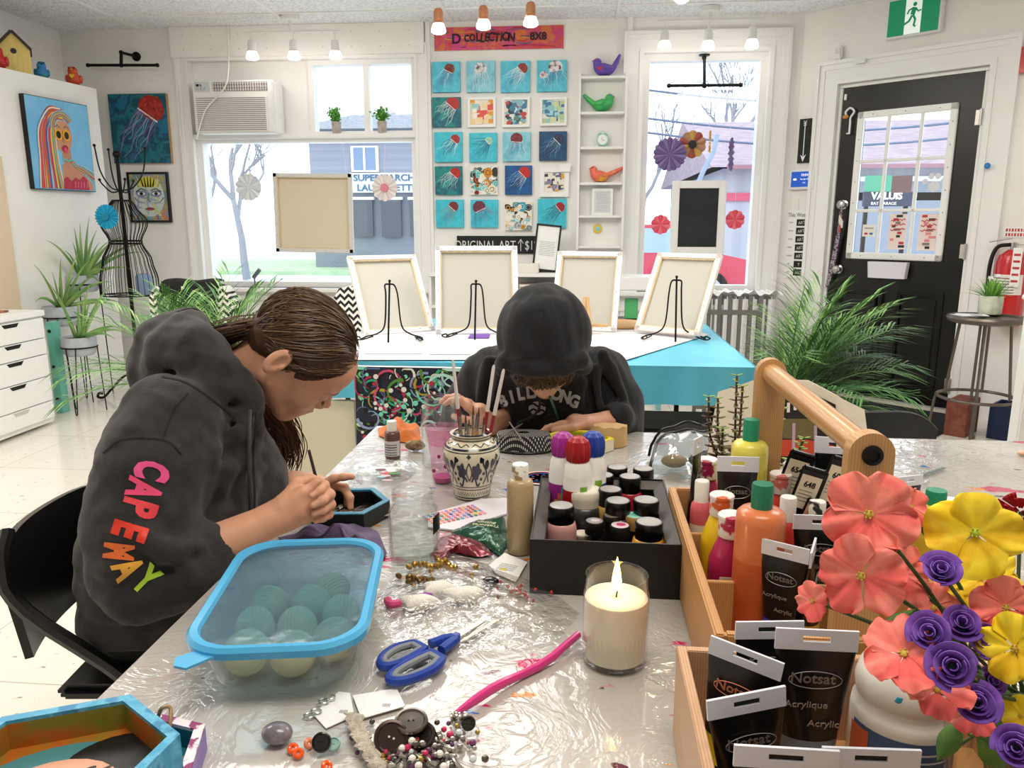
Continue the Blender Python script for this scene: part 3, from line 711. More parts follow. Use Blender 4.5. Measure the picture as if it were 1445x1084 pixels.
# ---- big jellyfish canvas and framed face, left of the window
def bigjelly(b,w,h,y):
 jelly(.22,.27,.23,-125,'#9a231d',31,('#a987b8','#8fb7cf','#6f4f8a','#c9b6d6'),'#b8352a',n=15,tl=.95,spread=.1)(b,w,h,y)
art('jellyfish_canvas','large canvas of a red jellyfish on dark blue green, left of the window',wq(160,133,241,231),mat('paint_storm','#0c4f63',.5,col2=['#1b7a86','#123a5c','#1b6f8f'],nscale=7,ndetail=5),mat('raw_wood','#c79c6a',.6),.035,fn=bigjelly)
def facefn(b,w,h,y):
 P=lambda c:mat('paint_'+c.strip('#'),c,.5)
 def oval(cx,cz,rx,rz,c,yy,n=18):b.add(flat([(cx*w+rx*w*math.cos(2*PI*i/n),cz*h+rz*h*math.sin(2*PI*i/n)) for i in range(n)],yy),P(c))
 rnd=random.Random(4)
 for i in range(16):
  c=rnd.choice(('#5f9fb5','#d9a63a','#6a4f8f','#8fb25a','#d8683a'));x=(i/15-.5)*.9
  b.add(ribbon([(x*w,-.48*h),(x*.8*w,-.35*h),(x*1.0*w,-.25*h)],.012,y-.0001,.004),P(c))
 oval(0,.02,.42,.44,'#c9d4d0',y-.0003);[b.add(ribbon([(rnd.uniform(-.4,.4)*w,rnd.uniform(-.4,.4)*h),(rnd.uniform(-.4,.4)*w,rnd.uniform(-.4,.4)*h)],.02,y-.0004-.00001*q,.006),P(rnd.choice(('#b5c2c8','#9f9fc2','#c9d28a','#8fb5a8','#dcd9c2')))) for q in range(26)];oval(0,.33,.22,.12,'#d9cc4a',y-.0006)
 for i in range(9):b.add(ribbon([((i/8-.5)*.5*w,.22*h),((i/8-.5)*.8*w,.46*h)],.014,y-.0006,.004),P('#e8d24a' if i%2 else '#a8b23a'))
 for s in(-1,1):
  oval(s*.2,.08,.15,.07,'#7f86a8',y-.0008);oval(s*.2,.08,.11,.035,'#e9ecea',y-.001);oval(s*.2,.08,.05,.035,'#1c1a22',y-.0012)
  b.add(ribbon([(s*.34*w,.12*h),(s*.2*w,.19*h),(s*.05*w,.14*h)],.01,y-.0013,.006),P('#2b2a3a'));b.add(ribbon([(s*.4*w,.0),(s*.3*w,-.1*h),(s*.12*w,-.13*h)],.010,y-.0009,.003),P('#6f5f9a'))
 b.add(ribbon([(0,.1*h),(-.03*w,-.05*h),(.03*w,-.1*h)],.012,y-.0013),P('#5f8f6a'));oval(0,-.25,.12,.035,'#a5524f',y-.001);b.add(ribbon([(-.14*w,-.25*h),(0,-.24*h),(.14*w,-.25*h)],.005,y-.0013),P('#5a1f22'))
art('framed_face_painting','painting of a wide-eyed yellow-haired face in a black frame behind the wire dress form',wq(184,243,241,314),mat('paint_lilac','#8f9ab8',.5,col2=['#b5a56a','#6f8f9c'],nscale=9),m_black,.02,fn=facefn,frame=(m_black,.016))
# ---- black pipe rack on the wall
b=MB();q=onY(124,92,WY-.12);r=onY(222,92,WY-.12);mid=onY(171,92,WY-.12);fl=onY(193,80,WY)
t=thing('pipe_rail','black iron pipe towel style rail mounted high on the left wall','pipe rail',fl)
o0=Vector(fl);P_=lambda p:Vector(p)-o0
b.tube(m_bmetal,[P_(q),P_(r)],.011,10);b.ell(m_bmetal,P_(q),.016,10);b.ell(m_bmetal,P_(r),.016,10);b.obj('rail',t)
b=MB();up=P_(onY(171,74,WY-.12));b.tube(m_bmetal,[P_(mid),up,up],.012,10);b.ell(m_bmetal,up,.017,10);b.ell(m_bmetal,P_(mid),.018,10);b.tube(m_bmetal,[up,(0,-.03,0)],.011,10);b.obj('arm',t)
b=MB();b.lathe(m_bmetal,[(0,0),(.035,0),(.035,.01),(.018,.014),(.018,.03),(0,.03)],18,M=T(0,0,0,PI/2));b.obj('flange',t)
# pipe rail hanging in the right window
top=onY(994,77,WY-.05);ml=onY(994,121,WY-.05)
t=thing('hanging_pipe_rail','dark pipe rail hanging from the right window head with paper fans on strings','pipe rail',top);o0=Vector(top)
b=MB();b.lathe(m_bmetal,[(0,0),(.04,0),(.04,-.008),(.016,-.014),(.016,-.03),(0,-.03)],18);b.tube(m_bmetal,[(0,0,0),Vector(ml)-o0],.011,10);b.obj('drop_pipe',t)
b=MB();a=onY(944,121,WY-.05)-o0;c=onY(1045,120,WY-.05)-o0;b.tube(m_bmetal,[a,c],.011,10);b.ell(m_bmetal,a,.017,10);b.ell(m_bmetal,c,.017,10);b.ell(m_bmetal,Vector(ml)-o0,.02,10);b.obj('rail',t)
# ---- paper fans and flowers on strings
m_string=mat('string','#dfe6ea',.6)
def rosette(name,label,px,py,dpx,cols,y=WY-.06,n=16,petals=True,top=None,yaw=0.0,cat_='paper flower',group='paper flowers in the windows',centre=None,strn=True):
 c=onY(px,py,y);r=(onY(px+dpx/2,py,y).x-onY(px-dpx/2,py,y).x)/2
 t=thing(name,label,cat_,c,yaw,group)
 ms=[mat('paper_'+k.strip('#'),k,.7) for k in cols]
 b=MB();v=[];f=[]
 for i in range(n):  # pleated petals
  a0=2*PI*i/n;a1=2*PI*(i+1)/n;am=(a0+a1)/2;rr=r*(1 if not petals else.93)
  k=[(0,-.004,0),(rr*math.cos(a0),0.004,rr*math.sin(a0)),(r*math.cos(a0+(am-a0)*.4),-.004,r*math.sin(a0+(am-a0)*.4)),(r*1.03*math.cos(am),-.012,r*1.03*math.sin(am)),(r*math.cos(a1-(a1-am)*.4),-.004,r*math.sin(a1-(a1-am)*.4)),(rr*math.cos(a1),0.004,rr*math.sin(a1))]
  b.add(thick((k,[(0,1,2,3),(0,3,4,5)]),.0008),ms[i%len(ms)])
 b.obj('pleated_paper',t,20)
 if centre:
  b=MB();b.lathe(mat('paper_'+centre.strip('#'),centre,.7),[(0,-.0),(r*.32,0),(r*.3,.012),(0,.014)],14,M=T(0,-.012,0,PI/2));b.obj('centre',t)
 if strn:
  b=MB();tp=onY(px if top is None else top[0],py-60 if top is None else top[1],y)-c;b.tube(m_string,[(0,0,r*.9),(0,(.05 if strn else 0),tp.z)],.0012,4);b.obj('string',t)
 return t
rosette('paper_flower','plain white pleated paper flower hanging at the left of the big window',351,264,36,('#e9eef2','#d9e2ea'),n=12,top=(351,203))
rosette('paper_flower','white pleated paper flower with a pink centre in front of the far shop sign',543,265,36,('#f2ebe6','#e9dfe0'),n=14,top=(543,203),centre='#e58aa0')
rosette('paper_fan','large purple pleated paper fan in the right window',945,218,46,('#6f5c8f','#8a77aa'),n=18,y=WY-.09,top=(945,121))
rosette('paper_fan','paper fan with red and yellow checks behind the purple fan',977,204,38,('#b58a6a','#a5524a','#c9a45a'),n=10,top=(977,121),centre='#2c2a30')
rosette('paper_fan','narrow yellow paper fan turned edge-on in the right window',1001,200,30,('#e8b42c','#d99a1c'),n=12,yaw=1.45,top=(1001,121))
rosette('paper_fan','purple paper fan turned edge-on at the right of the window',1031,218,46,('#6a5590','#8f7fae'),n=16,yaw=1.25,top=(1031,121))
rosette('paper_flower','coral pink paper flower at the left of the framed blackboard',932,317,27,('#e8566a','#f07a88'),n=10,y=WY-.03,top=(932,257))
rosette('paper_flower','coral pink paper flower at the right of the framed blackboard',1037,310,27,('#e8566a','#f07a88'),n=10,y=WY-.03,top=(1037,250))
# ---- canvas hanging back to front in the big window
def canvas_back(name,label,w,h,d,parent=None,loc=(0,0,0),rot=(0,0,0),edge='#f0efec',linen='#d8d1c2',bar='#e6d4b6',side=None,group=None,bw=.034,wrap=.027):
 """a stretched canvas seen from behind (back faces -y); origin at bottom centre"""
 t=thing(name,label,'canvas',loc,0,group,rot)
 m_l=mat('linen_'+linen.strip('#'),linen,.85,bump=.1,bscale=300);m_e=mat('wrap_'+edge.strip('#'),edge,.7,bump=.3,bscale=60);m_b=mat('bar_'+bar.strip('#'),bar,.6,col2='#d9c29e',nscale=8,stretch=(8,8,1))
 b=MB();b.box(m_l,(0,d-.002,h/2),(w-.004,.003,h-.004));
 if side:b.box(mat('side_'+side.strip('#'),side,.5,col2='#8fc6d8',nscale=14),(0,d+.0005,h/2),(w,.003,h))
 b.obj('canvas_face',t)
 b=MB()
 for(x,z,sx,sz) in((-w/2+bw/2,h/2,bw,h-.004),(w/2-bw/2,h/2,bw,h-.004),(0,bw/2,w-2*bw,bw),(0,h-bw/2,w-2*bw,bw)):
  b.box(m_b,(x,d/2,z),(sx,d-.006,sz),.002)
 b.obj('stretcher_bar',t)
 b=MB()
 for(x,z,sx,sz,ax) in((-w/2+wrap/2,h/2,wrap,h,1),(w/2-wrap/2,h/2,wrap,h,1),(0,wrap/2,w,wrap,0),(0,h-wrap/2,w,wrap,0)):
  b.box(m_e,(x,.001,z),(sx,.004,sz),.001)
 for s in(-1,1):b.box(m_e,(s*(w/2+.0008),d/2,h/2),(.0018,d,h));b.box(m_e,(0,d/2,h/2+s*(h/2+.0004)),(w,d,.0018))
 st=mat('staple','#8c8a86',.4,.8)
 for i in range(7):
  for s in(-1,1):
   b.box(st,(s*(w/2-wrap*.6),-.0015,h*(i+.5)/7),(.002,.001,.009));b.box(st,(w*((i+.5)/7-.5),-.0015,h*.5+s*(h/2-wrap*.6)),(.009,.001,.002))
 b.obj('canvas_wrap',t)
 return t
q=wq(388,245,497,356,WY-.12)
canvas_back('hanging_canvas','stretched canvas hung back to front in the big left window',q[2],q[3],.03,loc=(q[0],WY-.14,q[1]-q[3]/2),edge='#dcd9d4',linen='#dfd3ba',rot=(0,0.015,0))
for s in(-.45,.45):b=MB();b.tube(m_string,[(s*q[2],0,q[3]/2),(s*q[2]*.8,.09,wz[1]-q[1]-.1 if False else zt-q[1]-.01)],.0015,4);props(b.obj('hanging_string',loc=(q[0],WY-.12,q[1])),('left' if s<0 else 'right')+' clear string holding up the reversed canvas in the window','string','strings of the hanging canvas')
# framed blackboard in the right window
q=wq(947,255,1023,359,WY-.07)
t=thing('framed_blackboard','small blackboard in a wide white frame standing in the right window','blackboard',(q[0],WY-.07,q[1]))
b=MB();fw=.055
for(x,z,sx,sz) in((-q[2]/2+fw/2,0,fw,q[3]),(q[2]/2-fw/2,0,fw,q[3]),(0,q[3]/2-fw/2,q[2]-2*fw,fw),(0,-q[3]/2+fw/2,q[2]-2*fw,fw)):b.box(m_white,(x,0,z),(sx,.03,sz),.004)
b.obj('frame',t);b=MB();b.box(mat('slate','#1d1f22',.7,col2='#26292c',nscale=5),(0,.004,0),(q[2]-2*fw,.012,q[3]-2*fw));b.obj('slate',t)
b=MB();b.box(m_white,(0,.01,-q[3]/2-(q[1]-q[3]/2-wrz[0])/2),(q[2]*.5,.02,q[1]-q[3]/2-wrz[0]));b.obj('stand',t)
# ---- AC unit
a=onY(270,114,WY-.18);c=onY(388,187,WY-.18);w,h=c.x-a.x,a.z-c.z
t=thing('air_conditioner','white window air conditioner above the big left window','air conditioner',((a.x+c.x)/2,WY-.18,(a.z+c.z)/2))
m_ac=mat('ac_white','#efeeec',.4)
b=MB();b.box(m_ac,(0,.115,0),(w,.19,h),.008);b.obj('case',t)
b=MB();b.box(m_ac,(0,.01,0),(w,.02,h),.008);b.box(m_ac,(-w*.02,-.006,-h*.14),(w*.9,.014,h*.66),.004);b.obj('front_panel',t)
b=MB();m_slit=mat('slit','#8a7f82',.5)
for i in range(17):b.box(m_slit,(-w*.02,-.0135,-h*.44+i*h*.6/16),(w*.86,.003,h*.014))
b.obj('grille',t);b=MB();b.box(m_slit,(w*.1,0,h*.38),(w*.68,.006,h*.17))
for i in range(22):b.box(m_ac,(w*(-.23+i*.031),-.004,h*.38),(.003,.006,h*.17))
for i in range(3):b.box(m_ac,(w*.1,-.004,h*(.32+.06*i)),(w*.68,.006,.003))
b.obj('air_outlet',t)
b=MB();b.box(mat('ac_panel','#c9ccd2',.4),(-w*.375,-.003,h*.38),(w*.19,.004,h*.18));b.box(m_black,(-w*.425,-.006,h*.41),(.022,.003,.016));b.box(m_black,(-w*.385,-.006,h*.41),(.008,.003,.012))
for i in range(6):b.ell(mat('btn','#a9adb5',.5),(-w*(.43-.045*(i%3)),-.006,h*(.365-.03*(i//3))),.005,8)
b.obj('control_panel',t)
# loose white cord
pts=[onY(321,36,WY-.07),onY(322,70,WY-.1),onY(322,100,WY-.21),onY(316,125,WY-.215),onY(292,152,WY-.215),onY(284,172,WY-.215),onY(277,197,WY-.215)]
pts[0].z=CZ-.004
b=MB();o0=pts[0].copy();b.tube(mat('cord_white','#eae6dc',.5),[p-o0 for p in smoothpath(pts,6)],.006,8);props(b.obj('electric_cord',loc=o0),'loose white cord hanging from the ceiling over the air conditioner','cord')
# ---- pots on the transom
m_leafb=mat('leaf_bright','#6fae4a',.5,col2='#4f9440',nscale=40)
m_conc=mat('grey_pot','#b9b1a6',.8,col2='#a89f95',nscale=30)
def bush(b,m,n,r,h,rnd,z0,leaf=.02):
 for i in range(n):
  a=rnd.uniform(0,2*PI);e=rnd.uniform(.1,1.0);l=rnd.uniform(.5,1)
  p=Vector((math.cos(a)*e*r*l,math.sin(a)*e*r*l,z0+h*l*(1.1-.5*e)))
  s=Vector((0,0,z0));b.tube(m,[s,s+(p-s)*.6+Vector((0,0,.01)),p],.0012,3)
  for k in range(5):
   q=s+(p-s)*(.35+.16*k);d=Vector((rnd.uniform(-1,1),rnd.uniform(-1,1),rnd.uniform(0,1))).normalized()*leaf
   w=d.orthogonal().normalized()*leaf*.3
   b.add(([q,q+d*.5+w,q+d,q+d*.5-w],[(0,1,2,3)]),m)
for k,px in enumerate((477,541)):
 g=onY(px,190,WY+.03);zb=zt+.0175
 t=thing('potted_herb',('left','right')[k]+' one of the two small green plants in grey pots on the window transom','potted plant',(g.x,WY-.0,zb),0,'plants on the transom')
 b=MB();b.lathe(m_conc,[(0,0),(.032,0),(.038,.085),(.033,.085),(.031,.07),(0,.07)],18);b.obj('pot',t)
 b=MB();bush(b,m_leafb,46,.085,.125,random.Random(k+3),.07,.032);b.obj('foliage',t)
 # ---- track lights
m_lampw=mat('lamp_white','#ecebe8',.35)
m_bulb=mat('bulb_lit','#ffffff',.3,emit='#fff6ea',estr=2.5)
m_bulbw=mat('bulb_warm','#ffffff',.3,emit='#ffdf9a',estr=9.0)
def track(label,canopy,heads,y,py_bar,tilt=0.0,power=5,warm=False,bar_mat=None,plain=False):
 c=onY(canopy,py_bar,y);t=thing('track_light',label,'ceiling light',(c.x,y,CZ-.002),0,'three-head track lights')
 bm_=bar_mat or m_lampw
 b=MB();b.lathe(m_lampw,[(0,0),(.065,0),(.065,-.03),(.058,-.035),(0,-.035)],24);b.tube(m_lampw,[(0,0,-.03),(0,0,c.z-CZ)],.01,8);b.obj('canopy',t)
 xs=[onY(h[0],py_bar,y).x-c.x for h in heads]
 b=MB();b.box(bm_,((min(xs)+max(xs))/2,0,c.z-CZ),(max(xs)-min(xs)+.1,.02,.014),.003);b.obj('rail',t)
 for i,(hx,y0,y1) in enumerate(heads):
  x=xs[i];z1=onY(hx,y0,y).z-CZ;z2=onY(hx,y1,y).z-CZ;zt_=c.z-CZ;L=z1-z2
  b=MB();b.tube(m_lampw,[(x,0,zt_),(x,0,z1-.01)],.006,6)
  b.lathe(bm_ if plain else m_lampw,[(0,z1),(.022,z1),(.030,z1-L*.12),(.031,z1-L*.5),(.038,z1-L*.56),(.035,z1-L*.6)],20,c=(x,0,0));hd=b.obj('lamp_head',t)
  b=MB();b.lathe(m_bulbw if warm else m_bulb,[(.034,z1-L*.6),(.046,z1-L*.82),(.046,z1-L*.95),(.034,z2),(0,z2)],20,c=(x,0,0));b.obj('bulb',hd)
  l=lamp('spot_lamp','POINT',(c.x+x,y,CZ+z2-.03),power,(1,.93,.84) if not warm else(1,.8,.5),.03);l.parent=None
 return t
track('white track light with three lit heads above the big left window',410,((354,56,84),(413,56,84),(472,56,83)),WY-.30,44,power=.8)
track('copper and white track light with three bulbs in front of the painted banner',681,((618,12,47),(682,8,41),(749,3,37)),5.2,-4,power=1.6,bar_mat=mat('copper','#c98a63',.35,.6),plain=True)
track('white track light with three heads above the right window',1002,((939,43,68),(1001,40,70),(1063,37,68)),WY-.25,27,power=.7)
b=MB();g=onY(962,0,3.6);b.lathe(m_lampw,[(0,CZ),(.05,CZ),(.05,CZ-.02),(.02,CZ-.03),(.02,g.z+.08),(.03,g.z+.06),(0,g.z+.05)],16,c=(g.x,3.6,0))
t=thing('ceiling_bulb','single warm glowing bulb at the top edge of the picture','ceiling light',(g.x,3.6,CZ))
b.v=[(v[0]-g.x,v[1]-3.6,v[2]-CZ) for v in b.v];b.obj('bulb_holder',t);b=MB();b.ell(m_bulbw,(0,0,g.z+.025-CZ),.04,14);b.obj('bulb',t)
lamp('warm_bulb_light','POINT',(g.x,3.6,g.z-.04),5,(1,.78,.5),.04)
# ---- shelf column with ornaments
sx0,sx1=wx(819),wx(879)
shz=[onY(848,p,WY-.05).z for p in(109,159,208,258,304)]
t=thing('wall_shelf','narrow white shelf column between the paintings and the right window','shelf',((sx0+sx1)/2,WY,shz[4]));o0=Vector(t.location)
b=MB();W=sx1-sx0
zt_,zb_=onY(848,90,WY).z-o0 .z,onY(848,352,WY).z-o0 .z
b.box(m_trim,(0,-.006,(zt_+zb_)/2),(W,.012,zt_-zb_));b.obj('back_panel',t)
for s in(-1,1):b=MB();b.box(m_trim,(s*(W/2+.01),-.05,(shz[0]+.03-o0 .z+zb_)/2),(.018,.10,shz[0]+.03-o0 .z-zb_));b.obj('side_panel',t)
for z in shz+[zb_+o0 .z+.03]:b=MB();b.box(m_trim,(0,-.062,z-o0 .z-.009),(W,.10,.018),.002);b.obj('shelf_board',t)
def bird(name,label,loc,s,c1,c2,c3,face=1,tail=(-.1,.1),rz=0,group='painted ornamental birds',heart=None,plain=False):
 """ornamental bird; face=+1 looks to +x; parts body, head, tail, wing, beak"""
 t=thing(name,label,'bird ornament',loc,rz,group)
 M1=mat('glaze_'+c1 .strip('#'),c1,.35,col2=c2,nscale=9,lo=.5,hi=.65);M3=mat('glaze_'+c3 .strip('#'),c3,.35)
 S=T(s=(s*face,s,s))
 b=MB();b.M=S
 prof=[(-.055,.0,.045,.018),(-.035,0,.044,.033),(-.005,0,.045,.042),(.025,0,.052,.041),(.045,0,.066,.033),(.055,0,.084,.027),(.058,0,.1,.026),(.056,0,.116,.016),(.054,0,.121,.004)]
 # torso by overlapping lofted rings along a bent spine
 pts=[(-.075,0,.055),(-.05,0,.05),(-.02,0,.046),(.012,0,.05),(.036,0,.066),(.046,0,.086),(.048,0,.103),(.048,0,.118),(.048,0,.126)]
 b.tube(M1,smoothpath(pts,3),[x for r in zip((.012,.03,.042,.046,.04,.031,.030,.020,.004),(.020,.036,.045,.044,.036,.030,.027,.013,.004),(.026,.04,.046,.042,.033,.031,.024,.008,.003)) for x in r][:25],16)
 b.obj('body',t,60)
 if heart:
  b=MB();b.M=S;hp=[(0,-.016),(.014,-.002),(.016,.008),(.009,.013),(0,.007),(-.009,.013),(-.016,.008),(-.014,-.002)]
  b.prism(mat('glaze_'+heart.strip('#'),heart,.4),hp,0,.004,M=T(.03,-.043,.05,PI/2+.15));b.obj('heart',t)
 b=MB();b.M=S;b.lathe(mat('beak_'+c1 .strip('#'),'#1d1a18',.4),[(0,0),(.006,0),(0,.016)],8,M=T(.071,0,.106,0,PI/2));b.obj('beak',t)
 for k in(-1,1):
  b=MB();b.M=S;b.ell(M3,(.058,k*.026,.112),(.007,.004,.006),8);b.ell(m_black,(.060,k*.0285,.112),(.003,.002,.003),8);b.obj('eye',t)
  b=MB();b.M=S
  b.tube(M1,[(.02,k*.038,.065),(-.005,k*.046,.06),(-.035,k*.042,.055),(-.065,k*.028,.058)],[.008,.017,.014,.003],10,flat=.5);b.obj('wing',t)
  b=MB();b.M=S;b.ell(m_black,(.0,k*.014,.005),(.016,.008,.005),8);b.obj('foot',t)
 b=MB();b.M=S;tx,tz=tail
 b.tube(M1,[(-.05,0,.052),(-.065,0,.06),(-.065+tx*.55,0,.06+tz*.5),(-.065+tx,0,.06+tz)],[.022,.02,.017,.010],10,flat=1.5);b.obj('tail',t)
 return t
yb=WY-.06
sc_=.92
bird('ceramic_bird','purple bird with a red heart on its chest, top of the wall shelf',(onY(852,108,yb).x,yb,shz[0]),1.05,'#6a4fb0','#5a4199','#e04a5a',-1,(-.045,.085),heart='#c8323a')
bird('ceramic_bird','green bird on the second board of the wall shelf',(onY(850,158,yb).x,yb,shz[1]),1.05,'#3fae5a','#2f9a62','#4f9fd8',1,(-.07,.06))
bird('ceramic_bird','coral and yellow bird with a long tail on the wall shelf below the clock',(onY(846,256,yb).x,yb,shz[3]),.98,'#e8705a','#ecc03a','#b5304f',-1,(-.12,.055))
# clock
g=onY(850,207,yb);t=thing('alarm_clock','mint green twin-bell alarm clock on the wall shelf','clock',(g.x,yb,shz[2]))
m_mint=mat('mint','#a8dccb',.35);R=.042
b=MB();b.lathe(m_mint,[(0,.018),(R,.018),(R*1.06,0),(R,-.018),(0,-.018)],28,M=T(0,0,R+.012,PI/2));b.obj('case',t)
b=MB();b.lathe(m_white,[(0,0),(R*.82,0),(0,.002)],28,M=T(0,-.019,R+.012,PI/2));b.obj('dial',t)
b=MB();b.box(m_black,(-.006,-.022,R+.018),(.002,.001,.02),M=None);b.box(m_black,(.006,-.022,R+.006),(.016,.001,.002));b.obj('hand',t)
for s in(-1,1):
 b=MB();b.lathe(m_mint,[(.018,0),(.014,.008),(0,.012)],16,M=T(s*.022,0,2*R+.008,0,s*.45));b.obj('bell',t)
 b=MB();b.tube(m_mint,[(s*.02,0,.02),(s*.03,0,0)],.004,6);b.obj('foot',t)
b=MB();b.tube(m_mint,smoothpath([(-.022,0,2*R+.016),(0,0,2*R+.034),(.022,0,2*R+.016)],5),.002,6);b.obj('handle',t)
# framed page, yellow badge
q=wq(835,265,865,303,WY-.05)
t=thing('framed_page','small printed page in a white frame on the wall shelf','frame',(q[0],WY-.05,shz[4]+q[3]/2))
b=MB();b.box(m_white,(0,0,0),(q[2],.015,q[3]),.003);b.obj('frame',t);b=MB();b.box(mat('page_grey','#d9dade',.6),(0,-.008,0),(q[2]*.76,.002,q[3]*.8))
for i in range(12):b.box(mat('line_grey','#a5a8b0',.6),(-.003*(i%3),-.0092,q[3]*(.34-i*.058)),(q[2]*(.6-.06*(i%3)),.0006,.002))
b.obj('page',t)
q=wq(837,316,850,330,WY-.05);b=MB();b.lathe(mat('badge_yellow','#ecc63a',.4),[(0,.004),(.033,.004),(.035,-.004),(0,-.004)],28,M=T(0,0,0,PI/2));b.lathe(mat('badge_blue','#8fd0d8',.4),[(0,0),(.018,0),(0,.004)],20,M=T(0,-.004,0,PI/2))
o=b.obj('round_badge',loc=(q[0],WY-.02,q[1]));props(o,'round yellow badge with a pale blue centre near the foot of the wall shelf','badge')
# ---- low white bookcase with chalkboard, notice, books
q=wq(610,384,806,545,WY-.35);fy=WY-.36;X0,X1=wx(612),wx(806);ztop=onY(760,384,WY-.2).z
t=thing('low_bookcase','low white open bookcase against the centre wall behind the easels','bookcase',((X0+X1)/2,WY-.17,0));W=X1-X0
b=MB();b.box(m_white,(0,0,ztop-.015),(W,.32,.03),.003);b.obj('top',t)
for s in(-1,0,1):b=MB();b.box(m_white,(s*(W/2-.01),0,(ztop-.03)/2),(.02,.3,ztop-.03));b.obj('upright',t)
zsh=onY(755,432,WY-.3).z
for z in(zsh,zsh-.33):b=MB();b.box(m_white,(0,0,z-.01),(W-.04,.3,.02));b.obj('shelf',t)
b=MB();b.box(m_white,(0,.145,(ztop-.03)/2),(W-.04,.008,ztop-.03));b.obj('back',t)
rnd=random.Random(9);z=zsh+.001;bx_=onY(756,420,WY-.3).x
for k,c in enumerate(('#c9304f','#e0dcd6','#3f7fb0','#8fb2cf','#e9e4dc','#5c4a44','#b9a79a')):
 h=.018+.008*rnd.random();z+=.0005;b=MB();ww=.23+.03*rnd.random()
 b.box(mat('book_'+c.strip('#'),c,.5),(0,0,0),(ww,.2,h),.001);b.box(mat('pages','#eee8da',.7),(0,-.001,0),(ww-.008,.202,h*.7))
 o=b.obj('magazine',loc=(bx_+rnd.uniform(-.012,.012),WY-.2,z+h/2));z+=h
 props(o,['crimson magazine at the bottom of the stack','off-white magazine second from the bottom of the stack','blue magazine third from the bottom of the stack','pale blue magazine in the middle of the stack','cream magazine third from the top of the stack','dark brown magazine second from the top of the stack','beige magazine topmost of the stack'][k]+' in the low bookcase','magazine','magazines stacked in the low bookcase')
 # white number ornament in the bookcase gap
b=MB();g=onY(745,440,WY-.45)
# chalk sign
q=wq(645,333,762,358,WY-.08);q=wq(645,333,762,358,WY-.01);t=thing('chalk_sign','long black chalk sign lettered ORIGINAL ART on the wall above the bookcase','sign',(q[0],WY-.0085,q[1]-q[3]/2))
b=MB();hh=q[3];b.box(mat('chalkboard','#17181a',.8,col2='#222326',nscale=9),(0,0,hh/2),(q[2],.015,hh));b.obj('board',t)
b=MB();m_chalk=mat('chalk','#d9d9d6',.9);b.text(m_chalk,'ORIGINAL ART',.1,.0004,M=T(-q[2]*.16,-.009,hh-q[3]*.55)@TXT,sx=.72);
b.text(m_chalk,'$12',.1,.0004,M=T(q[2]*.40,-.009,hh-q[3]*.55)@TXT,sx=.7);ax=q[2]*.27
b.add(ribbon([(ax,hh-q[3]*.85),(ax,hh-q[3]*.2)],.006,-.0085),m_chalk);b.add(ribbon([(ax-.02,hh-q[3]*.42),(ax,hh-q[3]*.18),(ax+.02,hh-q[3]*.42)],.006,-.0087),m_chalk);b.obj('chalk_lettering',t)
# framed notice leaning
q=wq(760,316,789,378,WY-.25);t=thing('framed_notice','tilted printed notice in a black frame standing on the bookcase','notice',(q[0]-.035,WY-.24,ztop),0,rot=(-.12,.10,0))
b=MB();W,H=.19,.36
for(x,z,sx,sz) in((-W/2+.007,H/2,.014,H),(W/2-.007,H/2,.014,H),(0,H-.007,W,.014),(0,.012,W,.024)):b.box(m_black,(x,0,z),(sx,.016,sz),.002)
b.obj('frame',t);b=MB();b.box(m_white,(0,.003,H/2),(W-.02,.006,H-.02))
for i in range(9):b.box(MATS['line_grey'],(0,-.0006,H*(.64-i*.035)),(W*(.6 if i%3 else.66),.0006,.003))
b.obj('page',t);b=MB();b.box(m_black,(.0,.05,.012),(.12,.1,.02),.002);b.obj('stand',t)
# card box + spider plant
b=MB();g=onY(744,382,WY-.3);b.box(mat('card_box','#efece2',.6),(0,0,.035),(.17,.09,.07),.004);props(b.obj('card_box',loc=(g.x,WY-.27,ztop)),'small off-white box on the bookcase beside the framed notice','box')
def blades(b,ms,n,L,rnd,z0=0,w=.012,droop=.5,up=(.2,1.2),thickf=False,seg=6,r0=.01,azr=None):
 for i in range(n):
  a=rnd.uniform(0,2*PI) if n<9 else 2*PI*i/n+rnd.uniform(-.3,.3);e=rnd.uniform(*up);l=L*rnd.uniform(.6,1)
  if azr:a=azr[0]+(azr[1]-azr[0])*(i+rnd.random())/n
  d=Vector((math.cos(a)*math.cos(e),math.sin(a)*math.cos(e),math.sin(e)));p=Vector((math.cos(a)*r0,math.sin(a)*r0,z0));pts=[]
  for k in range(seg+1):
   t=k/seg;pts.append(p.copy());p=p+d*l/seg;d=(d+Vector((0,0,-droop*(t+.15)*2/seg))).normalized()
  if thickf:b.tube(ms[i%len(ms)],pts,[max(.0012,w*(1-(k/seg)**1.6)+.0005) for k in range(seg+1)],6,flat=.45);continue
  s=Vector((-math.sin(a),math.cos(a),0));v=[];f=[]
  for k,q in enumerate(pts):
   t=k/seg;ww=w*(.5+.9*t if t<.4 else 1.25*(1-t)+.11)*.5+.0004
   v+=[q-s*ww,q+Vector((0,0,-ww*.4)),q+s*ww]
  for k in range(seg):f+=[(3*k,3*k+1,3*k+4,3*k+3),(3*k+1,3*k+2,3*k+5,3*k+4)]
  b.add((v,f),ms[i%len(ms)])
m_leaf1=mat('leaf_mid','#5f8f3a',.45,col2='#79a850',nscale=12);m_leaf2=mat('leaf_dark','#3f6f30',.45,col2='#578a3f',nscale=12)
g=onY(639,350,WY-.2);t=thing('spider_plant','small spiky green plant behind the blue-edged canvas','potted plant',(g.x,WY-.2,ztop))
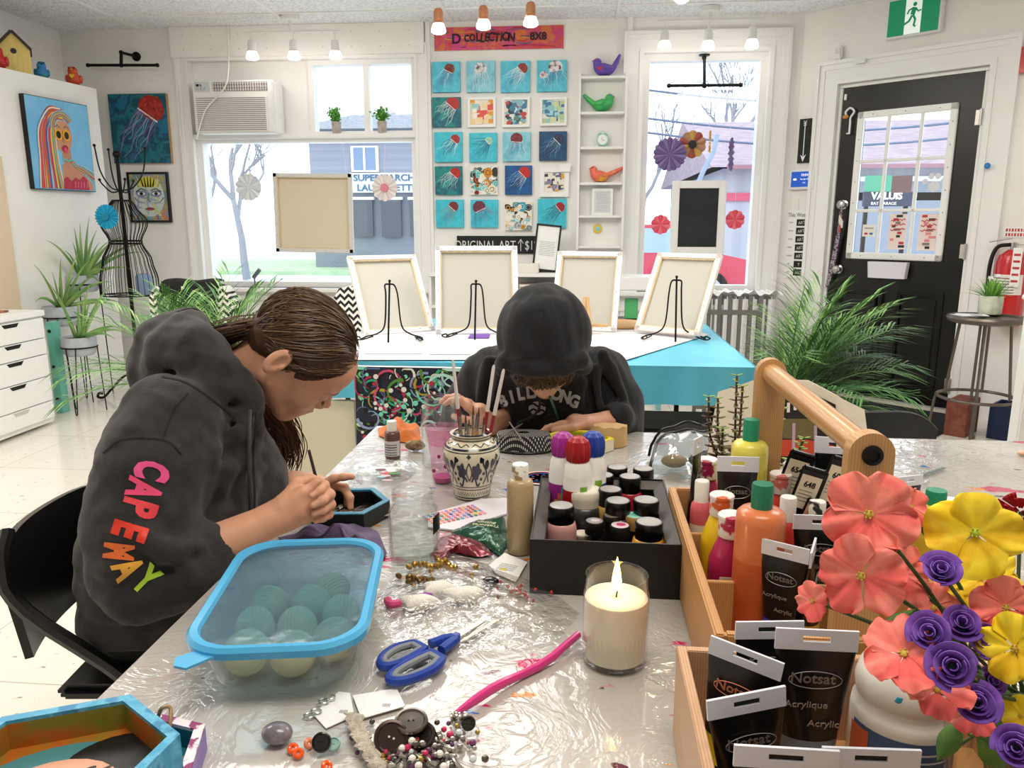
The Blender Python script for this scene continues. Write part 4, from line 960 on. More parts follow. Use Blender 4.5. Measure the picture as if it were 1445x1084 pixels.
b=MB();b.lathe(m_white,[(0,0),(.04,0),(.05,.07),(.045,.07),(.042,.06),(0,.06)],18);b.obj('pot',t);b=MB();blades(b,(m_leaf1,m_leaf2),34,.15,random.Random(2),.06,.01,.5);b.obj('foliage',t)
# ================================================================ THINGS ON AND BESIDE THE DOOR WALL (door-wall local frame: DM)
DRZ=drz
def dthing(name,label,cat,px,py,off=0.0,group=None,z=None):
 p=dl(px,py,off);p.y=-off
 if z is not None:p.z=z
 w=DM@p;return thing(name,label,cat,w,DRZ,group)
def dsize(x0,y0,x1,y1,off=0.0):
 a=dl(x0,(y0+y1)/2,off);c=dl(x1,(y0+y1)/2,off);t=dl((x0+x1)/2,y0,off);d=dl((x0+x1)/2,y1,off);return c.x-a.x,t.z-d.z
 # exit sign
w,h=dsize(1254,-4,1324,46);t=dthing('exit_sign','green running man exit sign high above the black door','sign',1289,22,.05)
b=MB();b.box(m_wplastic,(0,.025,0),(w*1.12,.05,h*1.1),.006);b.obj('case',t)
b=MB();m_green=mat('exit_green','#12895a',.4,emit='#12895a',estr=.25);m_ew=mat('exit_white','#f3fbf6',.4,emit='#f3fbf6',estr=.3)
b.box(m_green,(0,-.002,0),(w,.004,h));b.box(m_ew,(0,-.0045,0),(w*.32,.002,h));s=h*.5
y_=-.0062
def limb(p,wd,m=m_green):b.add(ribbon([(x*s,z*s) for x,z in p],wd*s,y_),m)
b.add(flat([(.06*s+.12*s*math.cos(a*PI/6),.62*s+.12*s*math.sin(a*PI/6)) for a in range(12)],y_),m_green)
limb([(.06,.45),(-.04,.05)],.26);limb([(-.02,.05),(.14,-.22),(.08,-.55),(.2,-.62)],.13);limb([(-.06,.02),(-.2,-.28),(-.46,-.42),(-.5,-.3)],.13)
limb([(.1,.4),(.28,.2),(.44,.26)],.1);limb([(0,.42),(-.24,.34),(-.34,.12)],.1)
b.obj('running_man_panel',t)
# sensors
t=dthing('motion_sensor','small white alarm sensor on the wall left of the door','sensor',1184,75,.02);b=MB();b.box(m_wplastic,(0,0,0),(.05,.04,.09),.008);b.box(mat('sensor_lens','#dcdcdc',.4),(0,-.021,.01),(.032,.004,.035),.001);b.obj('case',t)
t=dthing('door_sensor','white door contact box on top of the door casing','sensor',1214,86,.045);b=MB();b.box(m_wplastic,(0,0,0),(.075,.02,.03),.004);b.obj('case',t)
# arrow sign
w,h=dsize(1127,168,1143,230);t=dthing('arrow_sign','narrow black sign with a white arrow pointing down','sign',1135,199,.012)
b=MB();b.box(mat('sign_black','#191919',.6),(0,.004,0),(w,.012,h));a=h/2
b.add(ribbon([(0,a*.85),(0,-a*.7)],.006,-.004),m_white);b.add(flat([(-.022,-a*.62),(0,-a*.95),(.022,-a*.62),(0,-a*.72)],-.0045),m_white)
for k in range(3):b.add(ribbon([(-.012,a*(.92-k*.09)),(0,a*(.84-k*.09)),(.012,a*(.92-k*.09))],.004,-.005),m_white)
b.obj('arrow_panel',t)
# tablet
w,h=dsize(1113,239,1149,268);t=dthing('wall_tablet','white wall tablet with a blue screen showing the time','thermostat',1131,253,.03)
b=MB();b.box(m_wplastic,(0,.01,0),(w,.025,h),.006);b.obj('case',t);b=MB();b.box(mat('screen_blue','#1c4fb0',.2,emit='#1c4fb0',estr=.5),(0,-.004,0),(w*.78,.003,h*.74))
m_tx=mat('screen_text','#ffffff',.4,emit='#ffffff',estr=.6);b.text(m_tx,'10:04',.026,.0003,M=T(w*.12,-.006,h*.2)@TXT);b.text(m_tx,'Thu Apr 20',.014,.0003,M=T(w*.12,-.006,0)@TXT);b.text(m_tx,'7°C',.014,.0003,M=T(w*.12,-.006,-h*.18)@TXT)
for k,(x,r) in enumerate(((-.006,.006),(.003,.008),(.011,.005))):b.add(flat([(-w*.25+x+r*math.cos(q*PI/5),r*math.sin(q*PI/5)) for q in range(10)],-.006),m_tx)
b.obj('screen',t)
# This Week board
w,h=dsize(1107,297,1139,393,.01);t=dthing('weekly_board','white This Week board with seven small chalk labels beside the door','sign',1123,345,.01)
b=MB();b.box(m_white,(0,.003,0),(w,.008,h));b.tube(m_string,[(0,-.0,h/2),(0,.0,h/2+.09)],.002,5);m_gt=mat('grey_text','#6d6d70',.7)
b.text(m_gt,'This Week',h*.085,.0003,M=T(0,-.0025,h*.43)@TXT,sx=.8,align='CENTER')
for i,(d,tx) in enumerate(zip(('SUN','MON','TUES','WED','THURS','FRI','SAT'),('ART','ART','ART','ART','ART','Y','ART'))):
 z=h*(.32-i*.122);b.text(m_gt,d,h*.03,.0003,M=T(-w*.26,-.0025,z)@TXT)
 b.box(MATS['sign_black'],(w*.2,-.002,z),(w*.45,.003,h*.095));b.text(m_chalk,tx,h*.065,.0003,M=T(w*.2,-.0045,z-.002)@TXT@T(rz=.12),sx=.9)
b.obj('board',t)
# blue dot
t=dthing('wall_button','small round blue peg on the door casing','peg',1394,234,.045);b=MB();b.lathe(mat('peg_blue','#1d7fc4',.35),[(0,0),(.016,0),(.018,.012),(.012,.018),(0,.018)],18,M=T(rx=PI/2));b.obj('cap',t)
# ornament hanging on door
t=dthing('wooden_key','white key-shaped door ornament with a small wooden bird','ornament',1199,162,.018)
b=MB();b.tube(m_wplastic,smoothpath([(-.02,0,-.01),(-.03,0,.02),(0,0,.045),(.03,0,.02),(.008,0,-.02),(.008,0,-.06),(.008,0,-.13)],5),.007,8);b.tube(m_wplastic,[(-.012,0,-.125),(.008,0,-.125)],.005,6);b.obj('key',t)
b=MB();b.ell(mat('wood_bird','#c98a3a',.5),(-.025,-.006,-.012),(.022,.008,.014),10);b.obj('wooden_bird',t)
# lanyard on the knob
t=dthing('key_lanyard','patterned lanyard with keys hanging from the deadbolt','lanyard',1187,291,.07)
b=MB();m_lan=mat('lanyard_cloth','#3f3a4a',.8,col2=['#8f5f7c','#c9ccd4','#2a2a33'],nscale=60,lo=.4,hi=.6)
z1=dl(1170,405).z-t.location.z;b.tube(m_lan,smoothpath([(0,.0,0),(-.01,.02,-.12),(-.035,.03,-.3),(-.06,.035,z1*.8),(-.075,.035,z1),(-.05,.035,z1*.85),(-.02,.03,-.3),(.0,.01,-.02)],5),.009,6,flat=.4);b.obj('strap',t)
b=MB()
for k in range(4):b.box(m_chrome,(-.002+.008*k,-.004-.002*k,-.09-.012*k),(.012,.003,.05),.001)
b.ell(mat('red_tag','#c2453f',.4),(.006,-.012,-.16),(.009,.004,.03),8);b.obj('keys',t)
# letter box on door
w,h=dsize(1227,369,1283,392,.06);t=dthing('door_caddy','white plastic card holder fixed below the door window','holder',1255,381,.0)
b=MB();o_=[(w/2*x,-.035+.034*y) for x,y in((-1,-.6),(-.85,-1),(.85,-1),(1,-.6),(1,1),(-1,1))];n=len(o_)
v=[(x*(.93 if k<1 else 1),y*(.93 if k<1 else 1),z) for k,z in enumerate((-h/2,h/2,h/2)) for x,y in o_];v=v[:2*n]+[(x*.94,-.035+(y+.035)*.9,h/2) for x,y in o_]+[(x*.9,-.035+(y+.035)*.88,-h/2+.01) for x,y in o_]
b.add((v,[list(range(n))[::-1]]+[(k*n+i,k*n+(i+1)%n,(k+1)*n+(i+1)%n,(k+1)*n+i) for k in range(3) for i in range(n)]+[[3*n+i for i in range(n)]]),mat('caddy_lilac','#e9e6f2',.35));b.obj('tray',t)
for k,(x,c) in enumerate(((-.05,'#7fc2d8'),(-.01,'#c98a6a'),(.04,'#e9e9e4'))):
 b=MB();b.box(mat('card_'+c.strip('#'),c,.6),(0,0,0),(.055,.003,.07));o=b.obj('business_card');o.matrix_world=t.matrix_world;o.location=DM@(dl(1255,381)+Vector((x,-.03-.006*k-dl(1255,381).y,.012)));o.rotation_euler=(0,0,DRZ);props(o,('pale blue','orange brown','white')[k]+' card sticking out of the white holder on the door','card','cards in the door holder')
 # things taped to the glass
def onglass(name,label,x0,y0,x1,y1,fn,cat='poster',group=None):
 w,h=dsize(x0,y0,x1,y1,-.02);t=dthing(name,label,cat,(x0+x1)/2,(y0+y1)/2,-.0265,group);b=MB();fn(b,w,h);b.obj('sheet',t);return t
def flyer(seed):
 def fn(b,w,h):
  b.box(mat('flyer_paper','#f1ded6',.6),(0,0,0),(w,.001,h));rnd=random.Random(seed)
  for i in range(10):
   c=rnd.choice(('#c23a3f','#2c2a2c','#e48f92','#8f7f78'));b.box(mat('fly_'+c.strip('#'),c,.6),(rnd.uniform(-.3,.3)*w,-.001-.0001*i,h*(.44-i*.095)),(w*rnd.uniform(.2,.4),.0006,h*.07))
  for k in range(3):b.add(ribbon([(w*(q/12-.5)*.8,h*(.3-k*.13)+h*.025*math.sin(q*1.9+k)+q*h*.004) for q in range(13)],w*.05,-.003),mat('fly_c23a3f','#c23a3f',.6))
 return fn
onglass('flyer','pink and black flyer taped inside the middle pane of the bottom door-glass row',1254,302,1279,352,flyer(1),group='flyers taped to the door glass')
onglass('flyer','pink and black flyer taped inside the right pane of the bottom door-glass row',1296,302,1323,354,flyer(2),group='flyers taped to the door glass')
def paw(b,w,h):
 m=mat('paw_white','#dfe0e6',.7)
 def ov(x,z,rx,rz):b.add(thick(([(x*w+rx*w*math.cos(a*PI/8),0,z*h+rz*h*math.sin(a*PI/8)) for a in range(16)],[list(range(16))]),.001),m)
 ov(0,-.16,.27,.26)
 for x,z in((-.38,.08),(-.14,.34),(.14,.34),(.38,.08)):ov(x,z,.12,.15)
onglass('paw_sticker','white paw print sticker in the right middle door pane',1301,244,1335,273,paw,'sticker')
def notice(b,w,h):
 b.box(mat('notice_cream','#efeadd',.6),(0,0,0),(w,.001,h));b.box(MATS['line_grey'],(0,-.001,h*.2),(w*.7,.0006,h*.12));b.box(mat('fly_c23a3f','#c23a3f',.6),(-w*.2,-.001,-h*.25),(w*.25,.0006,h*.16));b.box(mat('card_blue','#3f6fb0',.6),(w*.2,-.001,-h*.25),(w*.25,.0006,h*.16))
onglass('payment_notice','small card payment notice on the lower left door pane',1217,317,1235,334,notice,'notice')
onglass('brown_notice','plain mauve notice on the centre door pane',1258,248,1287,272,lambda b,w,h:b.box(mat('mauve_paper','#a59298',.7),(0,0,0),(w,.001,h)),'notice')
# ---- fire extinguisher
e0=dl(1417,459,.09);t=dthing('fire_extinguisher','red fire extinguisher mounted on the wall at the right edge','fire extinguisher',1417,459,.1)
zt_=dl(1417,352,.1).z-t.location.z
R=.088;m_red=mat('extinguisher_red','#c4161c',.25,coat=.4)
b=MB();b.lathe(m_red,[(0,0),(R*.9,0),(R,.02),(R,zt_-.08),(R*.85,zt_-.035),(R*.35,zt_),(0,zt_)],28);b.obj('cylinder',t)
b=MB();b.lathe(m_chrome,[(.02,zt_),(.022,zt_+.04),(0,zt_+.045)],14);b.box(m_chrome,(.03,0,zt_+.06),(.13,.02,.008),.002,M=T(ry=-.2));b.box(m_chrome,(.03,0,zt_+.03),(.1,.018,.006),.002);b.obj('valve',t)
b=MB();b.tube(m_black,smoothpath([(-.02,0,zt_+.03),(-.09,-.01,zt_+.01),(-.115,-.02,zt_-.1),(-.11,-.02,zt_-.3),(-.1,-.02,zt_-.42)],6),.012,10);b.obj('hose',t)
b=MB();b.add(surf(lambda u,v:((R+.001)*math.cos(PI+.35+u*2.3),(R+.001)*math.sin(PI+.35+u*2.3),zt_*(.42+.26*v)),14,1),mat('label_white','#ece6e2',.5))
for i in range(6):b.add(surf(lambda u,v:((R+.0015)*math.cos(PI+.5+u*1.6),(R+.0015)*math.sin(PI+.5+u*1.6),zt_*(.44+.037*i+.012*v)),12,1),mat('label_ink','#7f3a3a',.6) if i%2 else m_gt)
b.obj('label',t,80)
b=MB();b.box(m_white,(.045,-.088,zt_*.78),(.05,.002,zt_*.5),M=T(rz=0));
for i in range(5):b.box(MATS['fly_c23a3f'],(.045,-.0895,zt_*(.6+.085*i)),(.036,.001,zt_*.03))
b.obj('inspection_tag',t)
w,h=dsize(1407,322,1445,336,.005);t=dthing('extinguisher_notice','small red and white lettered notice above the extinguisher','sign',1433,328,.003);b=MB();b.box(m_white,(0,0,0),(.13,.004,.065));[b.box(MATS['fly_c23a3f'],(.016*(q%7-3),-.0025,.014-.028*(q//7)),(.011-.003*(q%2),.001,.018)) for q in range(14)];b.obj('plate',t)
t=dthing('red_alarm_panel','sliver of a red panel on the wall at the right edge of the picture','panel',1449,84,.02);b=MB();b.box(m_red,(0,0,0),(.08,.03,.15),.004);b.obj('case',t)
# ---- mat, stool, boxes, radiator
mm=mat('door_mat','#101113',.95,col2='#23252a',nscale=120,bump=.6,bscale=200)
b=MB();b.M=DM;mc=(dl(1290,600,.5))
b.box(mm,(DW*.5+.05,-.42,.006),(1.15,.72,.012),.003);o=b.obj('door_mat');props(o,'black entrance mat on the floor in front of the door','mat')
sb=onZ(1345,602,0.0)
sx_,sy_=onZ(1392,640,0).x,onZ(1392,640,0).y
# stool: seat centre from photo at its height
SH=.76;sc0=onZ(1392,446,SH)
t=thing('metal_stool','tall brown metal stool with a ring footrest holding a small plant','stool',(sc0 .x,sc0 .y,0));ms=mat('stool_metal','#6b625a',.35,.7)
R=(onZ(1442,446,SH)-onZ(1342,446,SH)).length/2
b=MB();b.lathe(ms,[(0,SH-.012),(R*.86,SH-.012),(R*.9,SH),(R*.97,SH),(R,SH-.012),(R*.96,SH-.03),(R*.8,SH-.04),(0,SH-.035)],40);b.obj('seat',t)
zr=.30
for k in range(4):
 a=PI/4+k*PI/2+.25;c,s=math.cos(a),math.sin(a);b=MB()
 for d in(-.012,.012):
  P_=lambda r,z:(c*r-s*d,s*r+c*d,z)
  b.tube(ms,[P_(R*.62,SH-.03),P_(R*.8,zr+.04),P_(R*.84,zr+.015),P_(R*1.02,zr),P_(R*1.06,zr-.04),P_(R*1.16,.012)] if d>0 else[P_(R*.62,SH-.03),P_(R*.82,zr)],.0075,8)
 b.lathe(ms,[(0,0),(.013,0),(.013,.02),(0,.02)],10,c=(c*R*1.16-s*.012,s*R*1.16+c*.012,0));b.obj('leg',t)
b=MB();b.tube(ms,[(R*1.02*math.cos(q*PI/20),R*1.02*math.sin(q*PI/20),zr) for q in range(40)],.009,8,closed=True);b.obj('foot_ring',t)
g=onZ(1396,443,SH);t=thing('potted_grass','small bright green plant in a pale green pot on the metal stool','potted plant',(g.x,g.y,SH+.0005))
b=MB();b.lathe(mat('pot_sage','#cfd6bb',.7,col2='#dde2cf',nscale=30),[(0,0),(.056,0),(.06,.008),(.062,.10),(.056,.103),(.054,.09),(0,.088)],26);b.obj('pot',t)
b=MB();blades(b,(mat('grass_bright','#8fd04a',.45),m_leafb,m_leaf1),70,.14,random.Random(5),.088,.012,.55,(.3,1.4),r0=.02)
b.obj('foliage',t);b=MB()
for k in range(7):b.ell(m_white,(random.Random(k).uniform(-.03,.03),random.Random(k+9).uniform(-.03,.03),.19+.012*(k%3)),(.008,.008,.01),6)
b.obj('white_blossom',t)
g=onZ(1366,445,SH)
for k,(a,dx) in enumerate(((.3,0),(-.2,.02))):
 b=MB();b.box(m_white if k else mat('leaflet','#dcdfe2',.5),(0,0,.001+.002*k),(.15,.1,.0015));b.box(m_gt,(.02,-.01,.0022+.002*k),(.06,.03,.0004));o=b.obj('leaflet',loc=(g.x+dx,g.y-.0,SH+.0005));o.rotation_euler=(0,0,a);props(o,('lower','upper')[k]+' leaflet lying on the metal stool by the plant','leaflet','leaflets on the stool')
 # extinguisher corner boxes
g=onZ(1376,622,.0);t=thing('cardboard_block','brown block standing on the floor beside the dark blue bin','box',(g.x-.01,g.y+.17,0),DRZ);b=MB();b.box(mat('brick_brown','#7c4436',.85,col2='#8f5546',nscale=20,bump=.3),(0,0,.11),(.12,.22,.22),.004);b.obj('block',t)
g=onZ(1405,622,.0);t=thing('blue_bin','dark blue open bin on the floor under the stool','bin',(g.x+.14,g.y+.06,0),DRZ);mb_=mat('bin_navy','#15254d',.6)
W_,H_=.25,.2
b=MB();b.box(mb_,(0,0,.004),(W_,.22,.008))
for(x,y,sx,sy) in((-W_/2+.006,0,.012,.22),(W_/2-.006,0,.012,.22),(0,-.104,W_-.024,.012),(0,.104,W_-.024,.012)):b.box(mb_,(x,y,H_/2+.004),(sx,sy,H_))
b.obj('bin_walls',t)
# white post at the far right
g=onZ(1441,700,0.0);p=onY(1441,560,3.35);b=MB();b.box(m_trim,(0,0,.49),(.07,.07,.98),.006);b.box(m_trim,(0,0,.99),(.09,.09,.02),.004);o=b.obj('white_post',loc=(onY(1449,560,3.1).x,3.1,0));props(o,'white square post standing at the right edge of the picture','post')
# radiator under the right window with rolled white cloth
x0,x1=wx(1036),wx(1112);zr=onY(1070,415,WY-.15).z
t=thing('radiator','white cast iron radiator under the right window','radiator',((x0+x1)/2-.12,WY-.16,0));n=8
for k in range(n):
 b=MB();x=(k-(n-1)/2)*.065
 b.box(m_wplastic,(x,0,zr/2+.03),(.045,.14,zr-.09),.02);
 if k in(0,n-1):b.box(m_wplastic,(x,0,.03),(.04,.1,.06),.008)
 b.obj('radiator_section',t)
b=MB();b.tube(m_wplastic,[(-.25,0,.1),(.25,0,.1)],.02,10);b.tube(m_wplastic,[(-.25,0,zr-.1),(.25,0,zr-.1)],.02,10);b.obj('pipe',t)
b=MB();rnd=random.Random(6)
b.add(surf(lambda u,v:((u-.5)*.62,(v-.5)*.17,.018+.014*math.sin(u*23)*math.cos(v*6)+.01*math.sin(u*51+v*9)),60,10),m_white);b.v=b.v;o=b.obj('folded_cloth',loc=(t.location.x,WY-.16,zr-.005));props(o,'crumpled white cloth laid along the top of the radiator','cloth')
# ================================================================ LEFT SIDE OF THE ROOM
pfn=pn;pfa=Vector((-3.645,5.79,0))
PM=Matrix.Translation(pfa)@Matrix.Rotation(math.atan2(pd.y,pd.x),4,'Z')  # local x = along face away from camera, -y = out of face
PRZ=math.atan2(pd.y,pd.x)
def pl(px,py,off=0.0):return PM.inverted()@onP(px,py,pfa+pfn*off,pfn)
# painting of the woman: local x runs to the right of the picture
a=pl(30,133,.02);c=pl(120,148,.02);d=pl(45,268,.02);e=pl(132,270,.02)
w=((c.x-a.x)+(e.x-d.x))/2;h=((a.z-d.z)+(c.z-e.z))/2;cx=(a.x+c.x+d.x+e.x)/4;cz=(a.z+c.z+d.z+e.z)/4
def lady(b,w,h,y):
 P=lambda c:mat('paint_'+c.strip('#'),c,.45)
 def pg(pts,c,k):b.add(flat([(x*w,z*h) for x,z in pts],y-.0002*k),P(c))
 def ov(cx,cz,rx,rz,c,k,n=18,rot=0):b.add(flat([((cx+rx*math.cos(t)*math.cos(rot)-rz*math.sin(t)*math.sin(rot))*w,(cz+rx*math.cos(t)*math.sin(rot)+rz*math.sin(t)*math.cos(rot))*h) for t in[2*PI*i/n for i in range(n)]],y-.0002*k),P(c))
 rnd=random.Random(8)
 pg([(-.05,-.49),(-.03,-.22),(.06,-.16),(.14,-.22),(.3,-.28),(.47,-.42),(.47,-.49)],'#c98d6c',1)  # shoulders
 ov(.02,.12,.16,.20,'#cf9672',3,rot=.1);pg([(-.02,-.02),(.02,-.26),(.13,-.24),(.14,.05)],'#c58a68',2)
 hc=('#2f7f6c','#d8502f','#e8c93a','#2f5fa0','#c23f7c','#57b0a0','#e9e2d0','#7a3f8f','#e88a2c','#8fc2d8','#1f3f4f')
 for i in range(150):  # flowing locks from the crown to the left
  t=(i*37%150)/149;c=rnd.choice(hc);s=rnd.uniform(-.015,.015)
  p=[(.04+.03*t+s,.41-.13*t),(-.16+.12*t,.40-.12*t+s),(-.34+.25*t+s,.16-.02*t),(-.37+.28*t+s,-.15),(-.40+.36*t+s*2,-.49)]
  pts=[(q.x,q.z) for q in smoothpath([(x*w,0,z*h) for x,z in p],5)]
  b.add(ribbon(pts,w*.018,y-.0009-.000025*i,w*.02),P(c))
 for i in range(26):  # over the crown
  t=i/25;r=.13+.07*t;pts=[((.03+r*math.cos(q))*w,(.2+(r+.02)*.85*math.sin(q))*h) for q in[PI*(1.02-k*(.85)/10) for k in range(11)]]
  b.add(ribbon(pts,w*.012,y-.0050-.00004*i),P(rnd.choice(hc[:6]+hc[9:])))
 for i in range(14):  # locks blown to the right
  t=i/13;b.add(ribbon([((.12)*w,(-.12-.05*t)*h),(.2*w,(-.2-.04*t)*h),(.32*w,(-.22-.06*t)*h),(.49*w,(-.28-.1*t)*h)],w*.01,y-.0052-.00004*i),P(rnd.choice(hc)))
 for s in(-1,1):
  ov(.02+s*.065+.0,.12,.062,.062,'#f0a818',28);ov(.02+s*.065,.118,.038,.043,'#17130f',30)
  b.add(ribbon([((.02+s*.03)*w,.2*h),((.02+s*.07)*w,.225*h),((.02+s*.11)*w,.2*h)],w*.008,y-.0056),P('#3f2a20'))
 b.add(ribbon([(.03*w,.1*h),(.015*w,.045*h),(.035*w,.035*h)],w*.008,y-.0056),P('#a56f52'))
 ov(.04,-.03,.05,.04,'#a5203a',28,rot=.1);ov(.045,-.05,.03,.035,'#d84f6f',30)
 b.add(ribbon([(-.01*w,-.145*h),(.07*w,-.17*h),(.14*w,-.14*h)],w*.022,y-.0056),P('#5fc2c9'))
 pg([(.12,-.49),(.1,-.4),(.16,-.35),(.23,-.38),(.3,-.33),(.36,-.37),(.38,-.49)],'#b5173a',29)
 pg([(-.05,-.49),(-.04,-.38),(.03,-.35),(.09,-.4),(.12,-.49)],'#b5173a',29)
 for i in range(5):b.add(ribbon([((.14+.05*i)*w,-.47*h),((.15+.05*i)*w,-.40*h)],w*.008,y-.0062),P('#f08fa5'))
b=MB();b.box(m_black,(0,-.02,0),(w,.036,h),.001);b.box(mat('sky_paint','#6fb7e4',.5,col2='#82c4ea',nscale=4),(0,-.0385,0),(w*.985,.001,h*.985));lady(b,w*.985,h*.985,-.0395)
o=b.obj('portrait_canvas',loc=PM@Vector((cx,0,cz)));o.rotation_euler=(0,0,PRZ);props(o,'painting of a woman with sunglasses and rainbow hair on sky blue','painting')
# birds and birdhouse on the ledge
def ledge(px,py=None,back=.12):  # point on the ledge behind px
 q=pl(px,110,-back);w_=PM@Vector((q.x,back,0));return Vector((w_.x,w_.y,pz))
def roundbird(label,g,s,c1,c2,c3,rz,heart=None):
 t=thing('ceramic_bird',label,'bird ornament',g,rz,'painted ornamental birds')
 M1=mat('glaze_'+c1 .strip('#'),c1,.35,col2=c2,nscale=12,lo=.5,hi=.65);S=T(s=s)
 b=MB();b.M=S;b.ell(M1,(0,0,.045),(.046,.044,.045),20);b.ell(M1,(0,-.012,.098),(.032,.031,.031),18);b.tube(M1,[(0,-.004,.06),(0,-.010,.09)],[.040,.029],16);b.obj('body',t,70)
 b=MB();b.M=S;b.lathe(mat('beak_'+c1 .strip('#'),'#d8953a' if heart else '#1d1a18',.4),[(0,0),(.007,0),(0,.016)],8,M=T(0,-.042,.108,PI/2));b.obj('beak',t)
 for k in(-1,1):
  b=MB();b.M=S;b.ell(mat('glaze_'+c3 .strip('#'),c3,.35),(k*.016,-.036,.116),(.008,.005,.007),8);b.ell(m_black,(k*.017,-.040,.116),(.004,.003,.004),8);b.obj('eye',t)
  b=MB();b.M=S;b.ell(M1,(k*.042,.008,.05),(.012,.03,.028),12);b.obj('wing',t);b=MB();b.M=S;b.ell(m_black,(k*.016,-.02,.004),(.01,.014,.004),8);b.obj('foot',t)
 b=MB();b.M=S;b.tube(M1,[(0,.03,.05),(0,.055,.05),(0,.085,.06)],[.02,.016,.008],8);b.obj('tail',t)
 if heart:b=MB();b.M=S;hp=[(0,-.016),(.014,-.002),(.016,.008),(.009,.013),(0,.007),(-.009,.013),(-.016,.008),(-.014,-.002)];b.prism(mat('glaze_'+heart.strip('#'),heart,.4),hp,0,.006,M=T(0,-.043,.062,PI/2-.1));b.obj('heart',t)
g=ledge(104,back=.08);roundbird('orange round bird with a yellow heart on the partition ledge',g,1.05,'#d2522a','#c0441f','#a52a1a',.35,heart='#f0c23a')
g=ledge(60,back=.09);roundbird('blue bird on the ledge beside the yellow birdhouse',g,.92,'#2a7fc0','#2fa070','#1a3f7a',.7)
g=ledge(0,back=.09);roundbird('red bird cut by the left picture edge on the ledge',g,1.15,'#c22328','#a51a22','#701018',.5)
g=ledge(24,back=.20);hx=Vector(g)
t=thing('birdhouse','yellow wooden birdhouse with a dark roof on the partition ledge','birdhouse',hx,PRZ-PI/2+.75)
zz=onP(10,65,hx,pfn).z-pz;W_=.19;D_=.24;zh=zz-.03;m_by=mat('birdhouse_yellow','#f2dc8a',.6,col2='#eed37a',nscale=6,stretch=(8,8,.5))
b=MB();b.prism(m_by,[(-W_/2,0),(W_/2,0),(W_/2,zh),(0,zh+W_*.55),(-W_/2,zh)],-D_/2,D_/2,M=T(rx=PI/2));b.obj('walls',t)
b=MB();b.lathe(m_black,[(0,0),(.018,0),(.018,.002),(0,.002)],18,M=T(0,-D_/2-.0,zh*.93,PI/2));b.obj('entrance_hole',t)
for s in(-1,1):b=MB();b.box(mat('roof_dark','#4a4440',.8),(0,0,0),(W_*.78,D_+.06,.012),.002,M=T(s*W_*.28,0,zh+W_*.31,ry=s*.83));b.obj('roof_board',t)
b=MB();b.tube(m_bmetal,smoothpath([(-.015,0,zh+W_*.58),(0,0,zh+W_*.58+.03),(.015,0,zh+W_*.58)],4),.003,6);b.obj('hanging_ring',t)
# drawer cabinet
g=onZ(79,598,0.0);ztop=onP(62,437,g,Vector((1,0,0))).z
t=thing('drawer_cabinet','white five-drawer cabinet against the left wall','cabinet',(g.x-.2,g.y-.3,0));CW,CD=.4,.6
b=MB();b.box(m_white,(0,0,(ztop-.03)/2+.01),(CW-.02,CD,ztop-.05));b.box(m_white,(0,0,ztop-.0175),(CW+.02,CD+.02,.035),.003);b.obj('body',t)
zs=[onP(40,y,g,Vector((1,0,0))).z for y in(451,481,505,538,575,602)];zs[-1]=.05
for k in range(5):
 z1,z0=zs[k]-.003,zs[k+1]+.003;b=MB();b.box(m_white,(CW/2+.002,0,(z0+z1)/2),(.02,CD-.03,z1-z0),.002);dr=b.obj('drawer',t)
 b=MB();b.prism(m_dark if k<4 else mat('slot_grey','#c9c5be',.6),[(-.07,0),(-.05,-.022),(.05,-.022),(.07,0)],0,.002,M=T(CW/2+.0115,0,z1-.004,0,0,0)@Matrix(((0,0,1,0),(1,0,0,0),(0,1,0,0),(0,0,0,1))));b.obj('handle_cutout',dr)
b=MB();b.box(mat('cork','#b98f68',.8,col2='#8a5a40',nscale=25),(0,0,.006),(.26,.4,.012));o=b.obj('cork_sheet',loc=(g.x-.25,g.y-.33,ztop+.0005));props(o,'brown cork sheet lying on the drawer cabinet','sheet')
# green board leaning behind
g2=onZ(83,590,0);b=MB();b.box(mat('mint_board','#6fbfae',.5),(0,0,.31),(.05,.08,.62),.004);
for zz in(.1,.32,.56):b.lathe(m_dark,[(0,0),(.012,0),(.012,.002),(0,.002)],14,M=T(.0,-.04,zz,PI/2))
o=b.obj('green_board',loc=(g2 .x-.08,g2 .y+.16,0));props(o,'mint green board standing on edge behind the drawer cabinet','board')
# ---- wire dress form
by=5.0;base=onY(190,560,by);
base=onZ(190,556,0);by=base.y
P_=lambda px,py:onY(px,py,by)
cxp=P_(183,400).x;t=thing('wire_dress_form','black wire dress form on a pole with coat hooks on top','dress form',(cxp,by,0))
zA,zN,zW,zH,zB=[P_(183,y).z for y in(283,290,340,395,416)]
rN,rC,rW_,rH=[(P_(183+d,340).x-P_(183,340).x) for d in(12,31,21,38)]
zC=P_(183,312).z
prof=[(rN,zA),(rN*1.5,zN-.01),(rC,zC),(rC*.96,zC-.03),(rW_,zW),(rW_*1.02,zW-.01),(rH*.85,(zW+zH)/2),(rH,zH),(rH*1.02,zB)]
def pr(z):
 for(r1,z1),(r2,z2) in zip(prof,prof[1:]):
  if z2<=z<=z1:s=(z1-z)/(z1-z2);s=s*s*(3-2*s);return r1+(r2-r1)*s
 return prof[-1][0]
b=MB();zz=[zA+(zB-zA)*i/22 for i in range(23)]
for k in range(30):
 a=2*PI*k/30;b.tube(m_bmetal,[(pr(z)*math.cos(a),pr(z)*.8*math.sin(a),z) for z in zz],.0028,4)
b.obj('wire_cage',t)
for z,r in((zA,rN),(zW,rW_+.003),(zW-.02,rW_+.004),(zB,rH*1.02)):
 b=MB();b.tube(m_bmetal,[(r*math.cos(2*PI*i/32),r*.8*math.sin(2*PI*i/32),z) for i in range(32)],.005,6,closed=True);b.obj('hoop',t)
